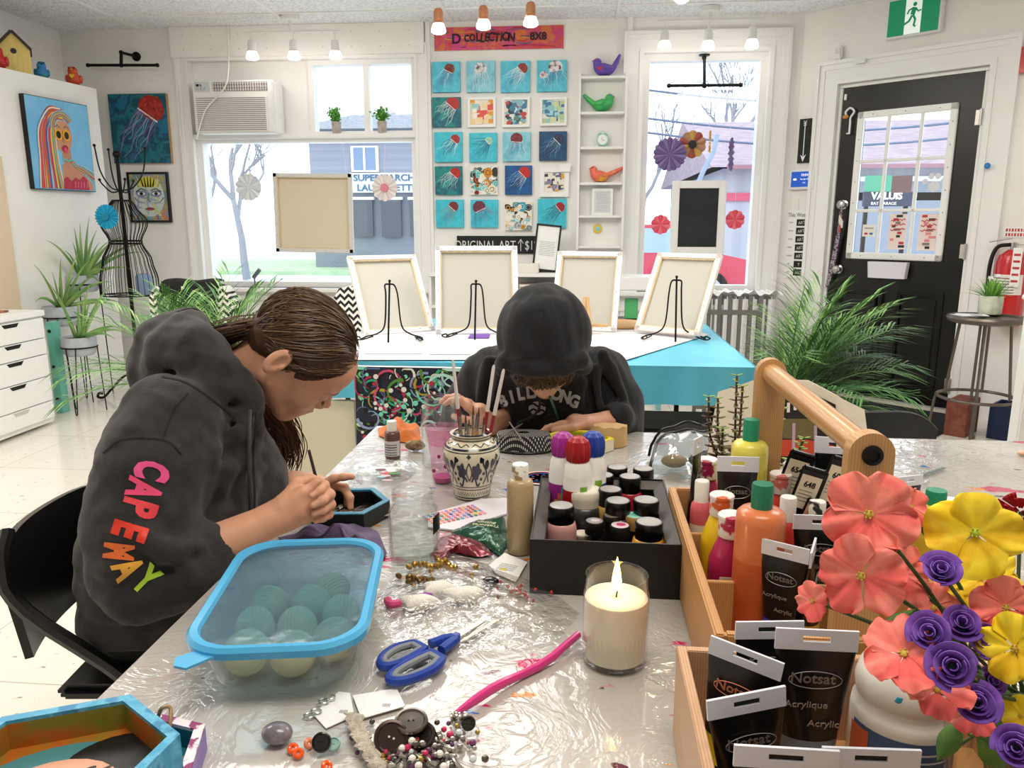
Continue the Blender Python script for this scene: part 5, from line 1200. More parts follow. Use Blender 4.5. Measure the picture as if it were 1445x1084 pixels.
b=MB()
for k in range(6):a=2*PI*k/6;b.tube(m_bmetal,[(0,0,zB),(rH*math.cos(a),rH*.8*math.sin(a),zB)],.003,4)
b.obj('base_spokes',t);b=MB();zt_=P_(165,220).z;b.tube(m_bmetal,[(0,0,.05),(0,0,zt_)],.013,10);b.ell(m_bmetal,(0,0,zt_+.01),.028,14);b.obj('pole',t)
for k in range(6):
 a=2*PI*k/6+.3;r=.19 if k%2==0 else.13;zz=zt_-.22;up=.22 if k%2==0 else.0
 b=MB();c,s=math.cos(a),math.sin(a);b.tube(m_bmetal,smoothpath([(0,0,zz-.02),(c*r*.45,s*r*.45,zz-.03+up*.15),(c*r*.85,s*r*.85,zz+.02+up*.4),(c*r,s*r,zz+.05+up)],5),.005,6);b.ell(m_bmetal,(c*r,s*r,zz+.055+up),.011,8);b.obj('coat_hook',t)
for k in range(4):
 a=PI/4+k*PI/2;c,s=math.cos(a),math.sin(a);b=MB();b.tube(m_bmetal,smoothpath([(0,0,.16),(c*.1,s*.1,.15),(c*.2,s*.2,.06),(c*.25,s*.25,.013),(c*.29,s*.29,.02),(c*.28,s*.28,.045),(c*.255,s*.255,.04)],5),.009,6);b.obj('foot',t)
rosette('paper_rosette','bright blue pleated rosette pinned on the dress form',151,306,32,('#1fa3cc','#2bb4da'),y=by-rC*.8-.02,n=24,petals=False,strn=False,centre='#1785ab',cat_='rosette')
# ---- pots on hairpin stands
m_pot=mat('pot_grey','#b3b9c2',.7,col2='#bdc3cb',nscale=20)
m_al=mat('aloe','#7fa55a',.45,col2='#94b56c',nscale=6);m_al2=mat('aloe_dark','#6a9454',.45,col2='#82a862',nscale=6)
def hairpin(px,pytop,pybase,wpx,y,label,seed,n=13,L=.42):
 g=onY(px,pybase,y);r=(onY(px+wpx/2,pytop,y).x-onY(px-wpx/2,pytop,y).x)/2;zt=onY(px,pytop,y).z;zb=onY(px,pytop+wpx*.62,y).z
 t=thing('plant_stand','black wire hairpin stand under the '+label,'plant stand',(g.x,y,0),0,'hairpin plant stands');hh=zb+(zt-zb)*.45
 b=MB();b.tube(m_bmetal,[((r+.005)*math.cos(2*PI*i/28),(r+.005)*math.sin(2*PI*i/28),hh) for i in range(28)],.004,6,closed=True);b.obj('ring',t)
 for k in range(3):
  a=2*PI*k/3+.6;c,s=math.cos(a),math.sin(a);rb=r*1.15;b=MB()
  b.tube(m_bmetal,[((r+.004)*math.cos(a-.3),(r+.004)*math.sin(a-.3),hh),(rb*math.cos(a-.04),rb*math.sin(a-.04),.012),(rb*math.cos(a),rb*math.sin(a),.004),(rb*math.cos(a+.04),rb*math.sin(a+.04),.012),((r+.004)*math.cos(a+.3),(r+.004)*math.sin(a+.3),hh)],.0038,6);b.obj('leg',t)
 zr_=zt-zb
 t2=thing('potted_aloe',label,'potted plant',(g.x,y,zb),0,'spiky plants in grey pots')
 b=MB();b.lathe(m_pot,[(0,0),(r*.8,0),(r*.92,zr_*.12),(r*1.0,zr_*.45+.006),(r*1.03,zr_*.5),(r*1.02,zr_),(r*.96,zr_),(r*.93,zr_*.85),(0,zr_*.85)],28);b.obj('pot',t2)
 b=MB();b.lathe(mat('soil','#5f4a38',.95,bump=.5),[(0,zr_*.87),(r*.93,zr_*.87),(r*.93,zr_*.86)],20);b.obj('soil',t2)
 rnd=random.Random(seed);b=MB();blades(b,(m_al,m_al2),n,L,rnd,zr_*.85,.016,.75,(.15,1.45),True,9,.02,(-1.6,1.1))
 b.obj('leaves',t2,60);return g
hairpin(133,388,540,38,5.35,'grey pot with tall spiky leaves, farthest of three',11,15,.46)
hairpin(101,432,560,44,5.05,'grey pot with long drooping leaves, middle of three',14,14,.48)
hairpin(122,475,575,42,4.85,'grey pot with spiky leaves, lowest of three',17,13,.46)
# blue vase behind the form
b=MB();g=onY(203,418,by+.32)
m_bl=mat('blue_glaze','#7d93b5',.4);b.lathe(m_bl,[(0,0),(.055,0),(.062,.02),(.062,.14),(.05,.165),(0,.17)],22);o=b.obj('blue_canister',loc=(cxp+.11,by,zB+.004));o.scale=(.9,.9,.9);props(o,'dusty blue canister seen through the wire of the dress form','canister')
# ---- chevron armchairs
def chev_mat():
 m=bpy.data.materials.new('chevron_fabric');m.use_nodes=True;N=m.node_tree.nodes;L=m.node_tree.links;b=N['Principled BSDF'];b.inputs['Roughness'].default_value=.85
 tc=N.new('ShaderNodeTexCoord');sp=N.new('ShaderNodeSeparateXYZ');L.new(tc.outputs['Object'],sp.inputs[0])
 def mth(op,a,bb=None,v=None):
  n=N.new('ShaderNodeMath');n.operation=op;L.new(a,n.inputs[0])
  if bb is not None:L.new(bb,n.inputs[1])
  if v is not None:n.inputs[1].default_value=v
  return n.outputs[0]
 tri=mth('PINGPONG',sp.outputs['X'],v=.026);z=mth('ADD',sp.outputs['Z'],tri);z=mth('MODULO',mth('ADD',z,v=5.0),v=.042);s=mth('GREATER_THAN',z,v=.021)
 mx=N.new('ShaderNodeMix');mx.data_type='RGBA';mx.inputs['A'].default_value=lin('#efece6');mx.inputs['B'].default_value=lin('#1b1a1b');L.new(s,mx.inputs['Factor']);L.new(mx.outputs['Result'],b.inputs['Base Color']);return m
m_chev=chev_mat()
def armchair(px,py,y,w,label,rz=0):
 g=onY(px,py,y);t=thing('chevron_chair',label,'chair',(g.x,y,0),rz,'chevron chairs');H=g.z
 b=MB();prof=[(-w/2,.3)]+[(-w/2,H-.08),(-w/2+.04,H-.015),(-w/2+.10,H),(w/2-.10,H),(w/2-.04,H-.015),(w/2,H-.08)]+[(w/2,.3)]
 b.prism(m_chev,prof,-.05,.05,M=T(rx=PI/2));b.obj('backrest',t);b=MB();b.box(m_chev,(0,.3,.38),(w,.55,.14),.04);b.obj('seat',t)
 for x in(-1,1):
  for yy in(.05,.52):b=MB();b.tube(m_dark,[(x*(w/2-.04),yy,.32),(x*(w/2-.03),yy,0)],[.02,.014],8);b.obj('leg',t)
 return t,g
t,g=armchair(272,401,4.55,.52,'black and white chevron chair with a black jacket over its back')
b=MB();W_=.34
b.add(thick(surf(lambda u,v:((u-.5)*W_*(1+.12*v)+.012*math.sin(v*9),(-.062-.012*math.sin(u*14+v*3)) if v>.22 else-.06+(.22-v)/.22*.125,(.008+.012*math.sin(min(v,.22)/.22*PI/1) if v<=.22 else.008-(v-.22)*.5)+.006*math.sin(u*9)),26,24),.008),mat('jacket_black','#0e0f11',.8));
[b.box(m_white,(.014*q-.03,-.076,-.02),(.008-.003*(q%2),.002,.020+.004*(q%3))) for q in range(5) if q!=2]
o=b.obj('draped_jacket',loc=(g.x-.0,4.55,g.z+.002),angle=60);props(o,'black jacket with white lettering draped over the chevron chair','jacket')
armchair(506,403,4.75,.30,'second chevron chair, showing between the brown-haired person and the easels')
# small lamp on the sill
b=MB();g=onY(360,404,WY-.05);ms_=mat('grey_steel','#6f7378',.4,.6);b.lathe(ms_,[(0,0),(.035,0),(.035,.012),(0,.014)],16);b.tube(ms_,[(0,0,.01),(0,0,.09)],.006,8);b.tube(ms_,[(-.01,0,.08),(.05,0,.15)],.016,10);o=b.obj('desk_spotlight',loc=(g.x,WY-.05,wz[0]+.0005));props(o,'small grey spot lamp standing on the left window sill','lamp')
# ---- feathery palms
m_pa=mat('palm_green','#5f8f4c',.45,col2='#4a7a3e',nscale=20);m_pb=mat('palm_light','#93b86c',.45,col2='#7aa45a',nscale=20);m_pc=mat('palm_dark','#47733f',.45)
def palm(name,label,loc,n,L,rnd,z0,pot_r=.14,droop=.6,leaf=.17,up=(.35,1.25),az=None,pot=True,width=.006,gap=13):
 t=thing(name,label,'potted plant',loc)
 if pot:b=MB();b.lathe(mat('pot_white','#e3e1dc',.5),[(0,0),(pot_r*.75,0),(pot_r,z0),(pot_r*.93,z0),(pot_r*.9,z0-.03),(0,z0-.03)],26);b.obj('pot',t)
 for i in range(n):
  b=MB();a=(2*PI*i/n+rnd.uniform(-.25,.25)) if az is None else rnd.uniform(*az);e=rnd.uniform(*up);l=L*rnd.uniform(.7,1.05);d=Vector((math.cos(a)*math.cos(e),math.sin(a)*math.cos(e),math.sin(e)));p=Vector((0,0,z0-.03));pts=[];S=gap
  for k in range(S+1):
   pts.append(p.copy());p=p+d*l/S;d=(d+Vector((0,0,-droop*(k/S)*2/S))).normalized()
  m=(m_pa,m_pb,m_pc)[i%3];b.tube(m,pts,[.004*(1-k/(S+1))+.001 for k in range(S+1)],4)
  for k in range(3,S+1):
   for sd in(-1,1):
    for q in(0,.5):
     kk=min(k,S-1) if k==S else k;base=pts[k] if q==0 or k>=S else pts[k]*.5+pts[k+1]*.5;dr=(pts[min(k+1,S)]-pts[k-1]).normalized();side=dr.cross(Vector((0,0,1))).normalized()*sd
     ll=leaf*(1-.55*abs(k/S-.45))*rnd.uniform(.8,1.1);dd=(dr*.75+side*.8+Vector((0,0,rnd.uniform(-.05,.25)))).normalized()
     up_=dd.cross(side).normalized() if True else None;wv=dd.cross(Vector((0,0,1))).normalized()*width
     m1=base+dd*ll*.5;e1=base+dd*ll+Vector((0,0,-ll*.18))
     b.add(([base,m1+wv,e1,m1-wv],[(0,1,2,3)]),(m_pa,m_pb,m_pc)[(i+(k%2))%3])
  b.obj('frond',t,80)
 return t
palm('parlour_palm','wide feathery palm behind the person in the hooded grey top',(onY(290,520,3.1).x,3.1,0),36,.52,random.Random(21),.62,droop=.7,leaf=.22,up=(.05,1.3),width=.004)
palm('areca_palm','large arching palm beside the turquoise covered table',(onY(1105,560,3.75).x,3.75,0),34,.66,random.Random(33),.40,droop=.9,leaf=.30,up=(.3,1.35),az=(-1.9,1.7),width=.0045,gap=15)
# grey slatted bench back
x0,x1=onY(985,460,4.9).x,onY(1072,460,4.9).x;zt_=onY(1030,418,4.9).z
t=thing('spindle_rail','dark grey spindle rail standing behind the palm at the table end','rail',((x0+x1)/2,4.9,0));ms_=mat('rail_grey','#6d6a66',.5)
for k in range(7):
 b=MB();b.box(ms_,(x0+(x1-x0)*k/6-(x0+x1)/2,0,zt_/2),(.022,.022,zt_),.003);b.obj('spindle',t)
b=MB();b.box(ms_,(0,0,.12),(x1-x0+.02,.026,.03));b.obj('cross_bar',t);b=MB();b.box(ms_,(0,0,zt_-.1),(x1-x0+.02,.026,.03));b.obj('cross_bar',t)
# ================================================================ BACKGROUND TABLE WITH EASELS
m_teal=mat('turquoise_cloth','#63c3dc',.4,col2='#57b8d4',nscale=3,bump=.35,bscale=6)
A2,B2=onT(497,514),onT(1058,517)  # front edge
C2=onT(1005,455)
y2=(A2 .y+B2 .y)/2+.02;x2a,x2b=onT(470,514).x-.05,B2 .x;y2b=C2 .y
t=thing('folding_table','long folding table under a turquoise cloth in the middle of the room','table',((x2a+x2b)/2,(y2+y2b)/2,0))
W,D=x2b-x2a,y2b-y2
b=MB();b.box(m_wplastic,(0,0,TZ-.028),(W-.01,D-.01,.04),.005);b.obj('tabletop',t)
for x in(-1,1):
 for y in(-1,1):b=MB();b.tube(m_bmetal,[(x*(W/2-.12),y*(D/2-.1),TZ-.04),(x*(W/2-.12),y*(D/2-.1),0)],.014,8);b.obj('leg',t)
drop=TZ-onY(1058,572,y2).z
def cloth2(u,v):
 """turquoise cloth: top sheet and a front drop, v: 0 bottom of front drop .. 1 back edge"""
 x=-W/2-.012+(W+.024)*u
 if v<.3:
  k=v/.3;z=TZ-drop*(1-k);w=.006*math.sin(u*31)*(1-k)+.006*math.sin(u*67+1)*(1-k)
  return(x,-D/2-.012-.014*(1-k)-w,z+(.006 if k>.98 else 0)+.002*math.sin(u*24)*(1-k))
 k=(v-.3)/.7;return(x,-D/2-.006+D*k,TZ+.004+.0015*math.sin(u*40+k*7)*math.sin(k*16))
b=MB();b.add(thick(surf(cloth2,90,34),.003),m_teal)
for s in(-1,1):
 b.add(thick(surf(lambda u,v:(s*(W/2+.014+.008*math.sin(u*26)*v),-D/2-.01+(D+.01)*u,TZ+.005-drop*.95*v),40,8),.002),m_teal)
o=b.obj('turquoise_tablecloth',loc=t.location,angle=60);props(o,'turquoise satin cloth draped over the table of easels','tablecloth')
# cream cabinet panel under the table, left of the artwork
x0,x1=onY(396,600,y2+.03).x,onY(499,600,y2+.03).x;zt_=onY(450,569,y2).z
b=MB();b.box(mat('cream_panel','#e9e2c8',.5),(0,0,zt_/2),(x1-x0+.25,.03,zt_));b.box(m_trim,(.0,-.016,zt_/2),(.006,.004,zt_));o=b.obj('cream_cabinet_panel',loc=((x0+x1)/2-.125,y2+.06,0));props(o,'cream cabinet panel under the left end of the turquoise table','panel')
x0,x1=onY(908,600,y2+.1).x,onY(1010,600,y2+.1).x
t=thing('storage_box','white storage box under the right end of the turquoise table','box',((x0+x1)/2+.05,y2+.3,0));b=MB();b.box(mat('box_white','#e4e2da',.5),(0,0,.2),(x1-x0+.1,.3,.4),.01);b.obj('box_body',t);b=MB();b.box(m_dark,(0,0,.415),(x1-x0+.14,.33,.03),.006);b.obj('lid',t)
# colourful abstract canvas leaning on the table front
q0,q1=onY(499,512,y2-.07),onY(652,512,y2-.07);H=q0 .z-.015
b=MB();w=q1 .x-q0 .x;b.box(m_edge,(0,0,H/2),(w,.03,H));b.box(mat('swirl_base','#171a26',.45,col2=['#1d2a3c','#2a1a30'],nscale=9),(0,-.0155,H/2),(w*.995,.001,H*.995))
rnd=random.Random(17);sc_=('#c02a4a','#2fb58a','#7fe0c0','#8fa4c8','#e9e6da','#5f6f9f','#b8a53a','#1c1c24','#d84f78','#4f8f2f','#0f0f16','#bfe8dc')
for i in range(330):
 c=rnd.choice(sc_);X=rnd.uniform(-.47,.47)*w;Z=rnd.uniform(.03,.97)*H;r=rnd.uniform(.008,.075);a0=rnd.uniform(0,6.3);sw=rnd.uniform(1.5,5);pts=[]
 for k in range(12):
  a=a0+sw*k/11;rr=r*(1-.05*k);x=X+rr*math.cos(a);z=Z+rr*math.sin(a)
  pts.append((max(-w*.49,min(w*.49,x)),max(.01,min(H*.99,z))))
 b.add(ribbon(pts,rnd.uniform(.004,.014),-.0165-.00002*i,.003),mat('paint_'+c.strip('#'),c,.4))
for i in range(160):
 c=rnd.choice(('#7fe0c0','#e9e6da','#c02a4a','#0f0f16'));r=rnd.uniform(.004,.011);X=rnd.uniform(-.46,.46)*w;Z=rnd.uniform(.04,.96)*H
 b.add(flat([(X+r*math.cos(k*PI/5),Z+r*math.sin(k*PI/5)) for k in range(10)],-.0235-.00001*i),mat('paint_'+c.strip('#'),c,.4))
o=b.obj('swirl_canvas',loc=((q0 .x+q1 .x)/2,y2-.09,0));o.rotation_euler=(-.06,0,0);props(o,'tall dark canvas crowded with coloured swirls leaning on the table front','painting')
# white paper sheets on that table
def sheet(name,label,pts,z,m,t_=.0012,cat='paper',group=None):
 P=[Vector(p) for p in pts];c=sum(P,Vector())/len(P);b=MB();b.prism(m,[(p.x-c.x,p.y-c.y) for p in P][::1],0,t_);o=b.obj(name,loc=(c.x,c.y,z));props(o,label,cat,group);return o
sheet('paper_runner','wide white paper covering the middle of the turquoise table',[onT(500,511),onT(884,511),onT(1000,475),onT(965,464),onT(520,463),onT(486,485)],TZ+.0085,mat('paper_white','#dcdadb',.6,col2='#e3e1e3',nscale=3))
sheet('sketch_sheet','paper with faint painted marks at the left of the easel table',[onT(514,503),onT(596,503),onT(604,490),onT(530,489)],TZ+.011,mat('sketch_tint','#d9dedb',.6,col2=['#b9c9c4','#e3d2c4'],nscale=30,lo=.5,hi=.7))
sheet('sketch_sheet','pale blue painted sheet beside the first easel sketch',[onT(606,504),onT(664,504),onT(668,494),onT(614,493)],TZ+.0115,mat('sketch_blue','#b7ced4',.6,col2=['#d9d6c8','#9fb8b0'],nscale=20,lo=.45,hi=.7))
# easels + canvases seen from behind
def easel(label,px,pyb,pyt,yv,wood=False,canvas=None):
 g=onT(px,pyb);zt_=onY(px,pyt,g.y).z
 ztb=TZ+.0105;h=zt_-ztb
 t=thing('table_easel',label,'easel',(g.x,g.y,ztb),0,'small table easels')
 if not wood:
  m=m_bmetal;lean=.06
  b=MB();b.tube(m,[(0,0,.001),(0,lean,h)],.0045,6);b.ell(m,(0,lean,h),.007,8);b.obj('back_leg',t)
  for s in(-1,1):
   b=MB();b.tube(m,smoothpath([(0,lean*.9,h*.95),(s*.022,lean*.95,h*.93),(s*.028,.05+lean*.7,h*.75),(s*.04,.10,h*.25),(s*.075,.11,.028),(s*.13,.105,.012),(s*.145,.07,.006)],5),.004,6)
   b.tube(m,smoothpath([(s*.10,.11,.012),(s*.14,.04,.006),(s*.155,.0,.018),(s*.135,-.01,.028),(s*.13,.005,.018)],5),.0035,6);b.obj('side_leg',t)
 else:
  m=mat('pine','#d9b482',.55)
  for s in(-1,0,1):
   b=MB();b.box(m,(0,0,h/2),(.016,.012,h*1.02),.002,M=T(s*.028+0,.02+(.12 if s==0 else.0),0,(.25 if s==0 else-.1),s*-.12));b.obj('leg',t)
  b=MB();b.box(m,(0,.06,.04),(.22,.02,.014),.002);b.obj('tray',t)
 return t
def put_canvas(label,cb,ct,wpx,yb,yaw,edge,side,group='canvases standing on the small easels',wrap=.023):
 """cb, ct: photo points of the middle of the bottom and top edges; the lean follows from the yaw"""
 mid=onY(cb[0],cb[1],yb);cy,sy=math.cos(yaw),math.sin(yaw)
 w=wpx*(onY(cb[0]+1,cb[1],yb)-mid).length/cy
 best=None
 for k in range(4,34):
  tilt=math.radians(k)
  for h in[.3+.01*q for q in range(40)]:
   p=mid+Vector((-sy*math.sin(tilt),cy*math.sin(tilt),math.cos(tilt)))*h;q_=onY(ct[0],ct[1],p.y);e=(q_-p).length+(.0006*abs(k-18))
   if best is None or e<best[0]:best=(e,tilt,h)
 return canvas_back('canvas_from_behind',label,w,best[2],.02,loc=(mid.x,yb,max(mid.z,TZ+.014)),rot=(-best[1],0,yaw),edge=edge,side=side,group=group,linen='#bdbab0',bw=.03,wrap=wrap)
yc=onT(560,476).y
easel('black wire easel holding the leftmost canvas',548,487,398,0)
put_canvas('leftmost canvas on the turquoise table, seen from behind, tilted left',(566,470),(531,362),84,yc+.07,.60,'#eceae4','#8fd0d2')
easel('black wire easel holding the blue-edged canvas',670,483,398,0)
put_canvas('largest canvas with blue painted edges, second from left, seen from behind',(674,473),(665,349),114,yc+.07,.16,'#e9e9ef','#3f5fae')
easel('small wooden easel behind the hooded person',826,476,420,0,wood=True)
put_canvas('plain white-edged canvas on the wooden easel, third from left',(822,471),(832,360),92,onT(820,474).y+.1,-.22,'#f1efec','#d9d3c8')
easel('black wire easel holding the orange-edged canvas',953,486,392,0)
put_canvas('rightmost canvas with orange painted edges, seen from behind, tilted right',(939,469),(972,358),84,yc+.07,-.60,'#f0e4dc','#e0683c')
# purple pad, tape roll, wooden tray
sheet('purple_pad','small purple card under the second easel',[onT(660,481),onT(690,481),onT(692,475),onT(664,475)],TZ+.012,mat('purple_card','#6a2fa8',.4))
g=onT(876,466);b=MB();b.lathe(mat('palette_wood','#d9a86c',.5),[(0,0),(.16,0),(.165,.006),(.16,.012),(0,.012)],32);o=b.obj('round_palette',loc=(g.x,g.y+.12,TZ+.0115));props(o,'round wooden board on the table behind the white-edged canvas','board')
# pale blue side table behind, right
x0,x1=onY(868,410,5.3).x,onY(925,410,5.3).x;zt_=onY(890,404,5.3).z
t=thing('side_table','pale teal side table behind the easels near the right window','table',((x0+x1)/2,5.4,0));mt_=mat('pale_teal','#7fb3b5',.5)
b=MB();b.box(m_white,(0,0,zt_+.02),(.42,.3,.09),.005);b.obj('tabletop',t)
for x in(-.18,.18):
 for y in(-.12,.12):b=MB();b.box(mt_,(x,y,(zt_-.025)/2),(.035,.035,zt_-.025));b.obj('leg',t)
b=MB();b.box(m_black,(0,0,zt_*.72),(.33,.2,.02));b.obj('shelf',t)
g2_=MB();g2_.box(mat('green_card','#5fc07a',.5),(0,0,.07),(.09,.02,.14),.004);o=g2_.obj('green_card',loc=((x0+x1)/2-.02,5.36,zt_*.72+.0105));props(o,'small green card standing on the lower shelf of the side table','card')
# white letters ornament on bookcase side
t=thing('white_letters','white script ornament on the easel table between the middle canvases','ornament',(onT(748,466).x,onT(748,466).y+.25,TZ+.0125));b=MB();b.tube(m_white,smoothpath([(-.13,0,.012),(-.09,0,.07),(-.06,0,.03),(-.04,0,.02),(-.01,0,.075),(.02,0,.05),(-.005,0,.015),(.04,0,.02),(.06,0,.08),(.085,0,.03),(.12,0,.06),(.14,0,.012)],6),.009,8);b.obj('script_shape',t)
# ================================================================ THE WORK TABLE
TX0,TX1,TY0,TY1=-.557,1.95,.42,2.025
def sheet_mat():
 m=bpy.data.materials.new('plastic_cover');m.use_nodes=True;N=m.node_tree.nodes;L=m.node_tree.links;b=N['Principled BSDF']
 b.inputs['Roughness'].default_value=.12;b.inputs['Coat Weight'].default_value=.6;b.inputs['Coat Roughness'].default_value=.05
 tc=N.new('ShaderNodeTexCoord')
 n1=N.new('ShaderNodeTexNoise');n1 .inputs['Scale'].default_value=9;n1 .inputs['Detail'].default_value=6;n1 .inputs['Distortion'].default_value=1.6
 v1=N.new('ShaderNodeTexVoronoi');v1 .feature='DISTANCE_TO_EDGE';v1 .inputs['Scale'].default_value=26
 mpp=N.new('ShaderNodeMapping');mpp.inputs['Scale'].default_value=(1,.6,1);mpp.inputs['Rotation'].default_value=(0,0,.6)
 L.new(tc.outputs['Object'],n1 .inputs[0]);L.new(tc.outputs['Object'],mpp.inputs[0])
 ad=N.new('ShaderNodeVectorMath');ad.operation='MULTIPLY_ADD';ad.inputs[1].default_value=(.16,.16,.16);L.new(n1 .outputs['Color'],ad.inputs[0]);L.new(mpp.outputs[0],ad.inputs[2]);L.new(ad.outputs[0],v1 .inputs['Vector'])
 n2=N.new('ShaderNodeTexNoise');n2 .inputs['Scale'].default_value=3.2;n2 .inputs['Detail'].default_value=2;L.new(tc.outputs['Object'],n2 .inputs[0])
 mu=N.new('ShaderNodeMath');mu.operation='MINIMUM';mu.inputs[1].default_value=.16;L.new(v1 .outputs['Distance'],mu.inputs[0])
 m2=N.new('ShaderNodeMath');m2 .operation='MULTIPLY_ADD';m2 .inputs[1].default_value=2.2;L.new(mu.outputs[0],m2 .inputs[0]);L.new(n1 .outputs[0],m2 .inputs[2])
 bp=N.new('ShaderNodeBump');bp.inputs['Strength'].default_value=.28;bp.inputs['Distance'].default_value=.004;L.new(m2 .outputs[0],bp.inputs['Height']);L.new(bp.outputs[0],b.inputs['Normal']);L.new(bp.outputs[0],b.inputs['Coat Normal'])
 cr=N.new('ShaderNodeValToRGB');e=cr.color_ramp.elements;e[0].position=.35;e[0].color=lin('#aaa6a0');e[1].position=.65;e[1].color=lin('#c2bfba');L.new(n2 .outputs[0],cr.inputs[0])
 last=cr.outputs[0]
 for k,(c,sc_,off,lo,hi) in enumerate((('#c01a5c',9.0,0,.665,.69),('#5a1030',14.0,4.3,.69,.71),('#2f6fb5',15.0,9.1,.70,.715),('#d8863a',11.0,14.2,.69,.705))):
  mp=N.new('ShaderNodeMapping');mp.inputs['Location'].default_value=(off,off*.7,0);mp.inputs['Scale'].default_value=(1,2.0,1);mp.inputs['Rotation'].default_value=(0,0,.5+k);L.new(tc.outputs['Object'],mp.inputs[0])
  nn=N.new('ShaderNodeTexNoise');nn.inputs['Scale'].default_value=sc_;nn.inputs['Detail'].default_value=4;L.new(mp.outputs[0],nn.inputs[0])
  rr=N.new('ShaderNodeMapRange');rr.inputs['From Min'].default_value=lo;rr.inputs['From Max'].default_value=hi;L.new(nn.outputs[0],rr.inputs['Value'])
  mx=N.new('ShaderNodeMix');mx.data_type='RGBA';mx.inputs['B'].default_value=lin(c);L.new(rr.outputs[0],mx.inputs['Factor']);L.new(last,mx.inputs['A']);last=mx.outputs['Result']
 L.new(last,b.inputs['Base Color']);return m
m_sheet=sheet_mat()
t=thing('work_table','long white folding table the two people are painting at','table',((TX0+TX1)/2,(TY0+TY1)/2,0));W,D=TX1-TX0,TY1-TY0
b=MB();b.box(m_wplastic,(0,0,TZ-.0285),(W-.01,D-.01,.045),.006);b.obj('tabletop',t)
for x in(-1,0,1):
 for y in(-1,1):
  if x==0 and y==1:continue
  b=MB();b.tube(m_bmetal,[(x*(W/2-.15),y*(D/2-.1),TZ-.05),(x*(W/2-.13),y*(D/2-.1),0)],.014,8);b.obj('leg',t)
def cover(u,v):
 x=TX0-.006+(W+.012)*u;y=TY0-.006+(D+.012)*v
 z=TZ-.0012+.0008*noise.noise(Vector((x*9,y*9,0)))
 return(x,y,z)
b=MB();b.add(surf(cover,60,60),m_sheet)
for(pa_,pb_) in(((TX0-.006,TY0),(TX0-.006,TY1)),((TX0,TY1+.006),(TX1,TY1+.006))):
 def hang(u,v,pa_=pa_,pb_=pb_):
  x=pa_[0]+(pb_[0]-pa_[0])*u;y=pa_[1]+(pb_[1]-pa_[1])*u;o_=.006*math.sin(u*60)*v
  return(x-(o_+.004*v if pa_[0]==pb_[0] else 0),y+(o_+.004*v if pa_[0]!=pb_[0] else 0),TZ-.001-.10*v)
 b.add(surf(hang,80,6),m_sheet)
o=b.obj('plastic_table_cover',angle=60);props(o,'paint-spattered shiny clear plastic sheet covering the white work table','table cover')
TT=TZ+.0005
# ================================================================ THINGS ON THE WORK TABLE
m_clear=clear_mat('clear_glass','#fdfefe',0.02,0.24)
m_clearp=clear_mat('clear_plastic','#fbfcfc',0.08,0.16,bump=.4,bscale=30)
def cyl(b,m,x,y,prof,n=24):b.lathe(m,prof,n,c=(x,y,0))
def at_t(px,py,h=0.0):p=onT(px,py,h);return p.x,p.y
def ztop(px,py,y):return onY(px,py,y).z-TT
# ---- covered food container
t=thing('food_container','clear rectangular food tub with a sky blue lid, full of ribbed pale balls','container',(-.375,.925,TT),.17)
def rr(hx,hy,r,z,n=8):
 p=[]
 for cx,cy,a0 in((hx-r,hy-r,0),(-hx+r,hy-r,PI/2),(-hx+r,-hy+r,PI),(hx-r,-hy+r,1.5*PI)):
  for k in range(n):a=a0+PI/2*k/(n-1);p.append((cx+r*math.cos(a),cy+r*math.sin(a),z))
 return p
def loftring(b,m,rings,cap0=True,cap1=True):
 n=len(rings[0]);v=[q for r in rings for q in r];f=[]
 for i in range(len(rings)-1):
  for j in range(n):f.append((i*n+j,i*n+(j+1)%n,(i+1)*n+(j+1)%n,(i+1)*n+j))
 if cap0:f.append(list(range(n))[::-1])
 if cap1:f.append([(len(rings)-1)*n+j for j in range(n)])
 b.add((v,f),m)
b=MB();loftring(b,clear_mat('tub_plastic','#fafbf8',.06,.14,haze=.05),[rr(.078,.125,.045,.002),rr(.084,.131,.05,.01),(rr(.098,.148,.055,.066)),rr(.096,.146,.055,.066),rr(.082,.129,.05,.012),rr(.076,.123,.045,.004)]);b.obj('tub',t)
m_lid=mat('lid_blue','#4fb2e6',.3,coat=.3)
b=MB();loftring(b,m_lid,[rr(.100,.150,.056,.062),rr(.107,.157,.060,.063),rr(.108,.158,.061,.072),rr(.104,.154,.058,.077),rr(.096,.146,.053,.076),rr(.093,.143,.051,.071)],False,False)
b.prism(m_lid,[(-.075,-.135),(-.055,-.150),(-.085,-.178),(-.100,-.172),(-.104,-.155)],.066,.069);b.obj('lid_rim',t)
b=MB();loftring(b,clear_mat('lid_film','#cfe4f0',.12,.15,haze=.11,hazecol='#9cc0d8',bump=.3,bscale=12),[rr(.094,.144,.052,.0705),rr(.094,.144,.052,.0715)]);b.obj('lid_window',t)
b=MB();lx=lambda z,o_=.0:.0860+.25*(z-.01)+o_
def lq(y0,y1,z0,z1,m,o_=.001):b.add(thick(([(lx(z0,o_),y0,z0),(lx(z0,o_),y1,z0),(lx(z1,o_),y1,z1),(lx(z1,o_),y0,z1)],[(0,1,2,3)]),.0004),m)
lq(-.085,.03,.012,.060,mat('label_white','#ece6e2',.5));lq(.032,.092,.014,.060,mat('label_green','#b9cf6a',.5));lq(.045,.078,.040,.056,mat('label_red','#c8302a',.5),.0015);lq(.05,.07,.022,.034,mat('label_blue','#3a6fb0',.5),.0015)
for i in range(7):lq(-.075,.02,.053-i*.006,.0545-i*.006,MATS['line_grey'],.0015)
b.obj('printed_label',t)
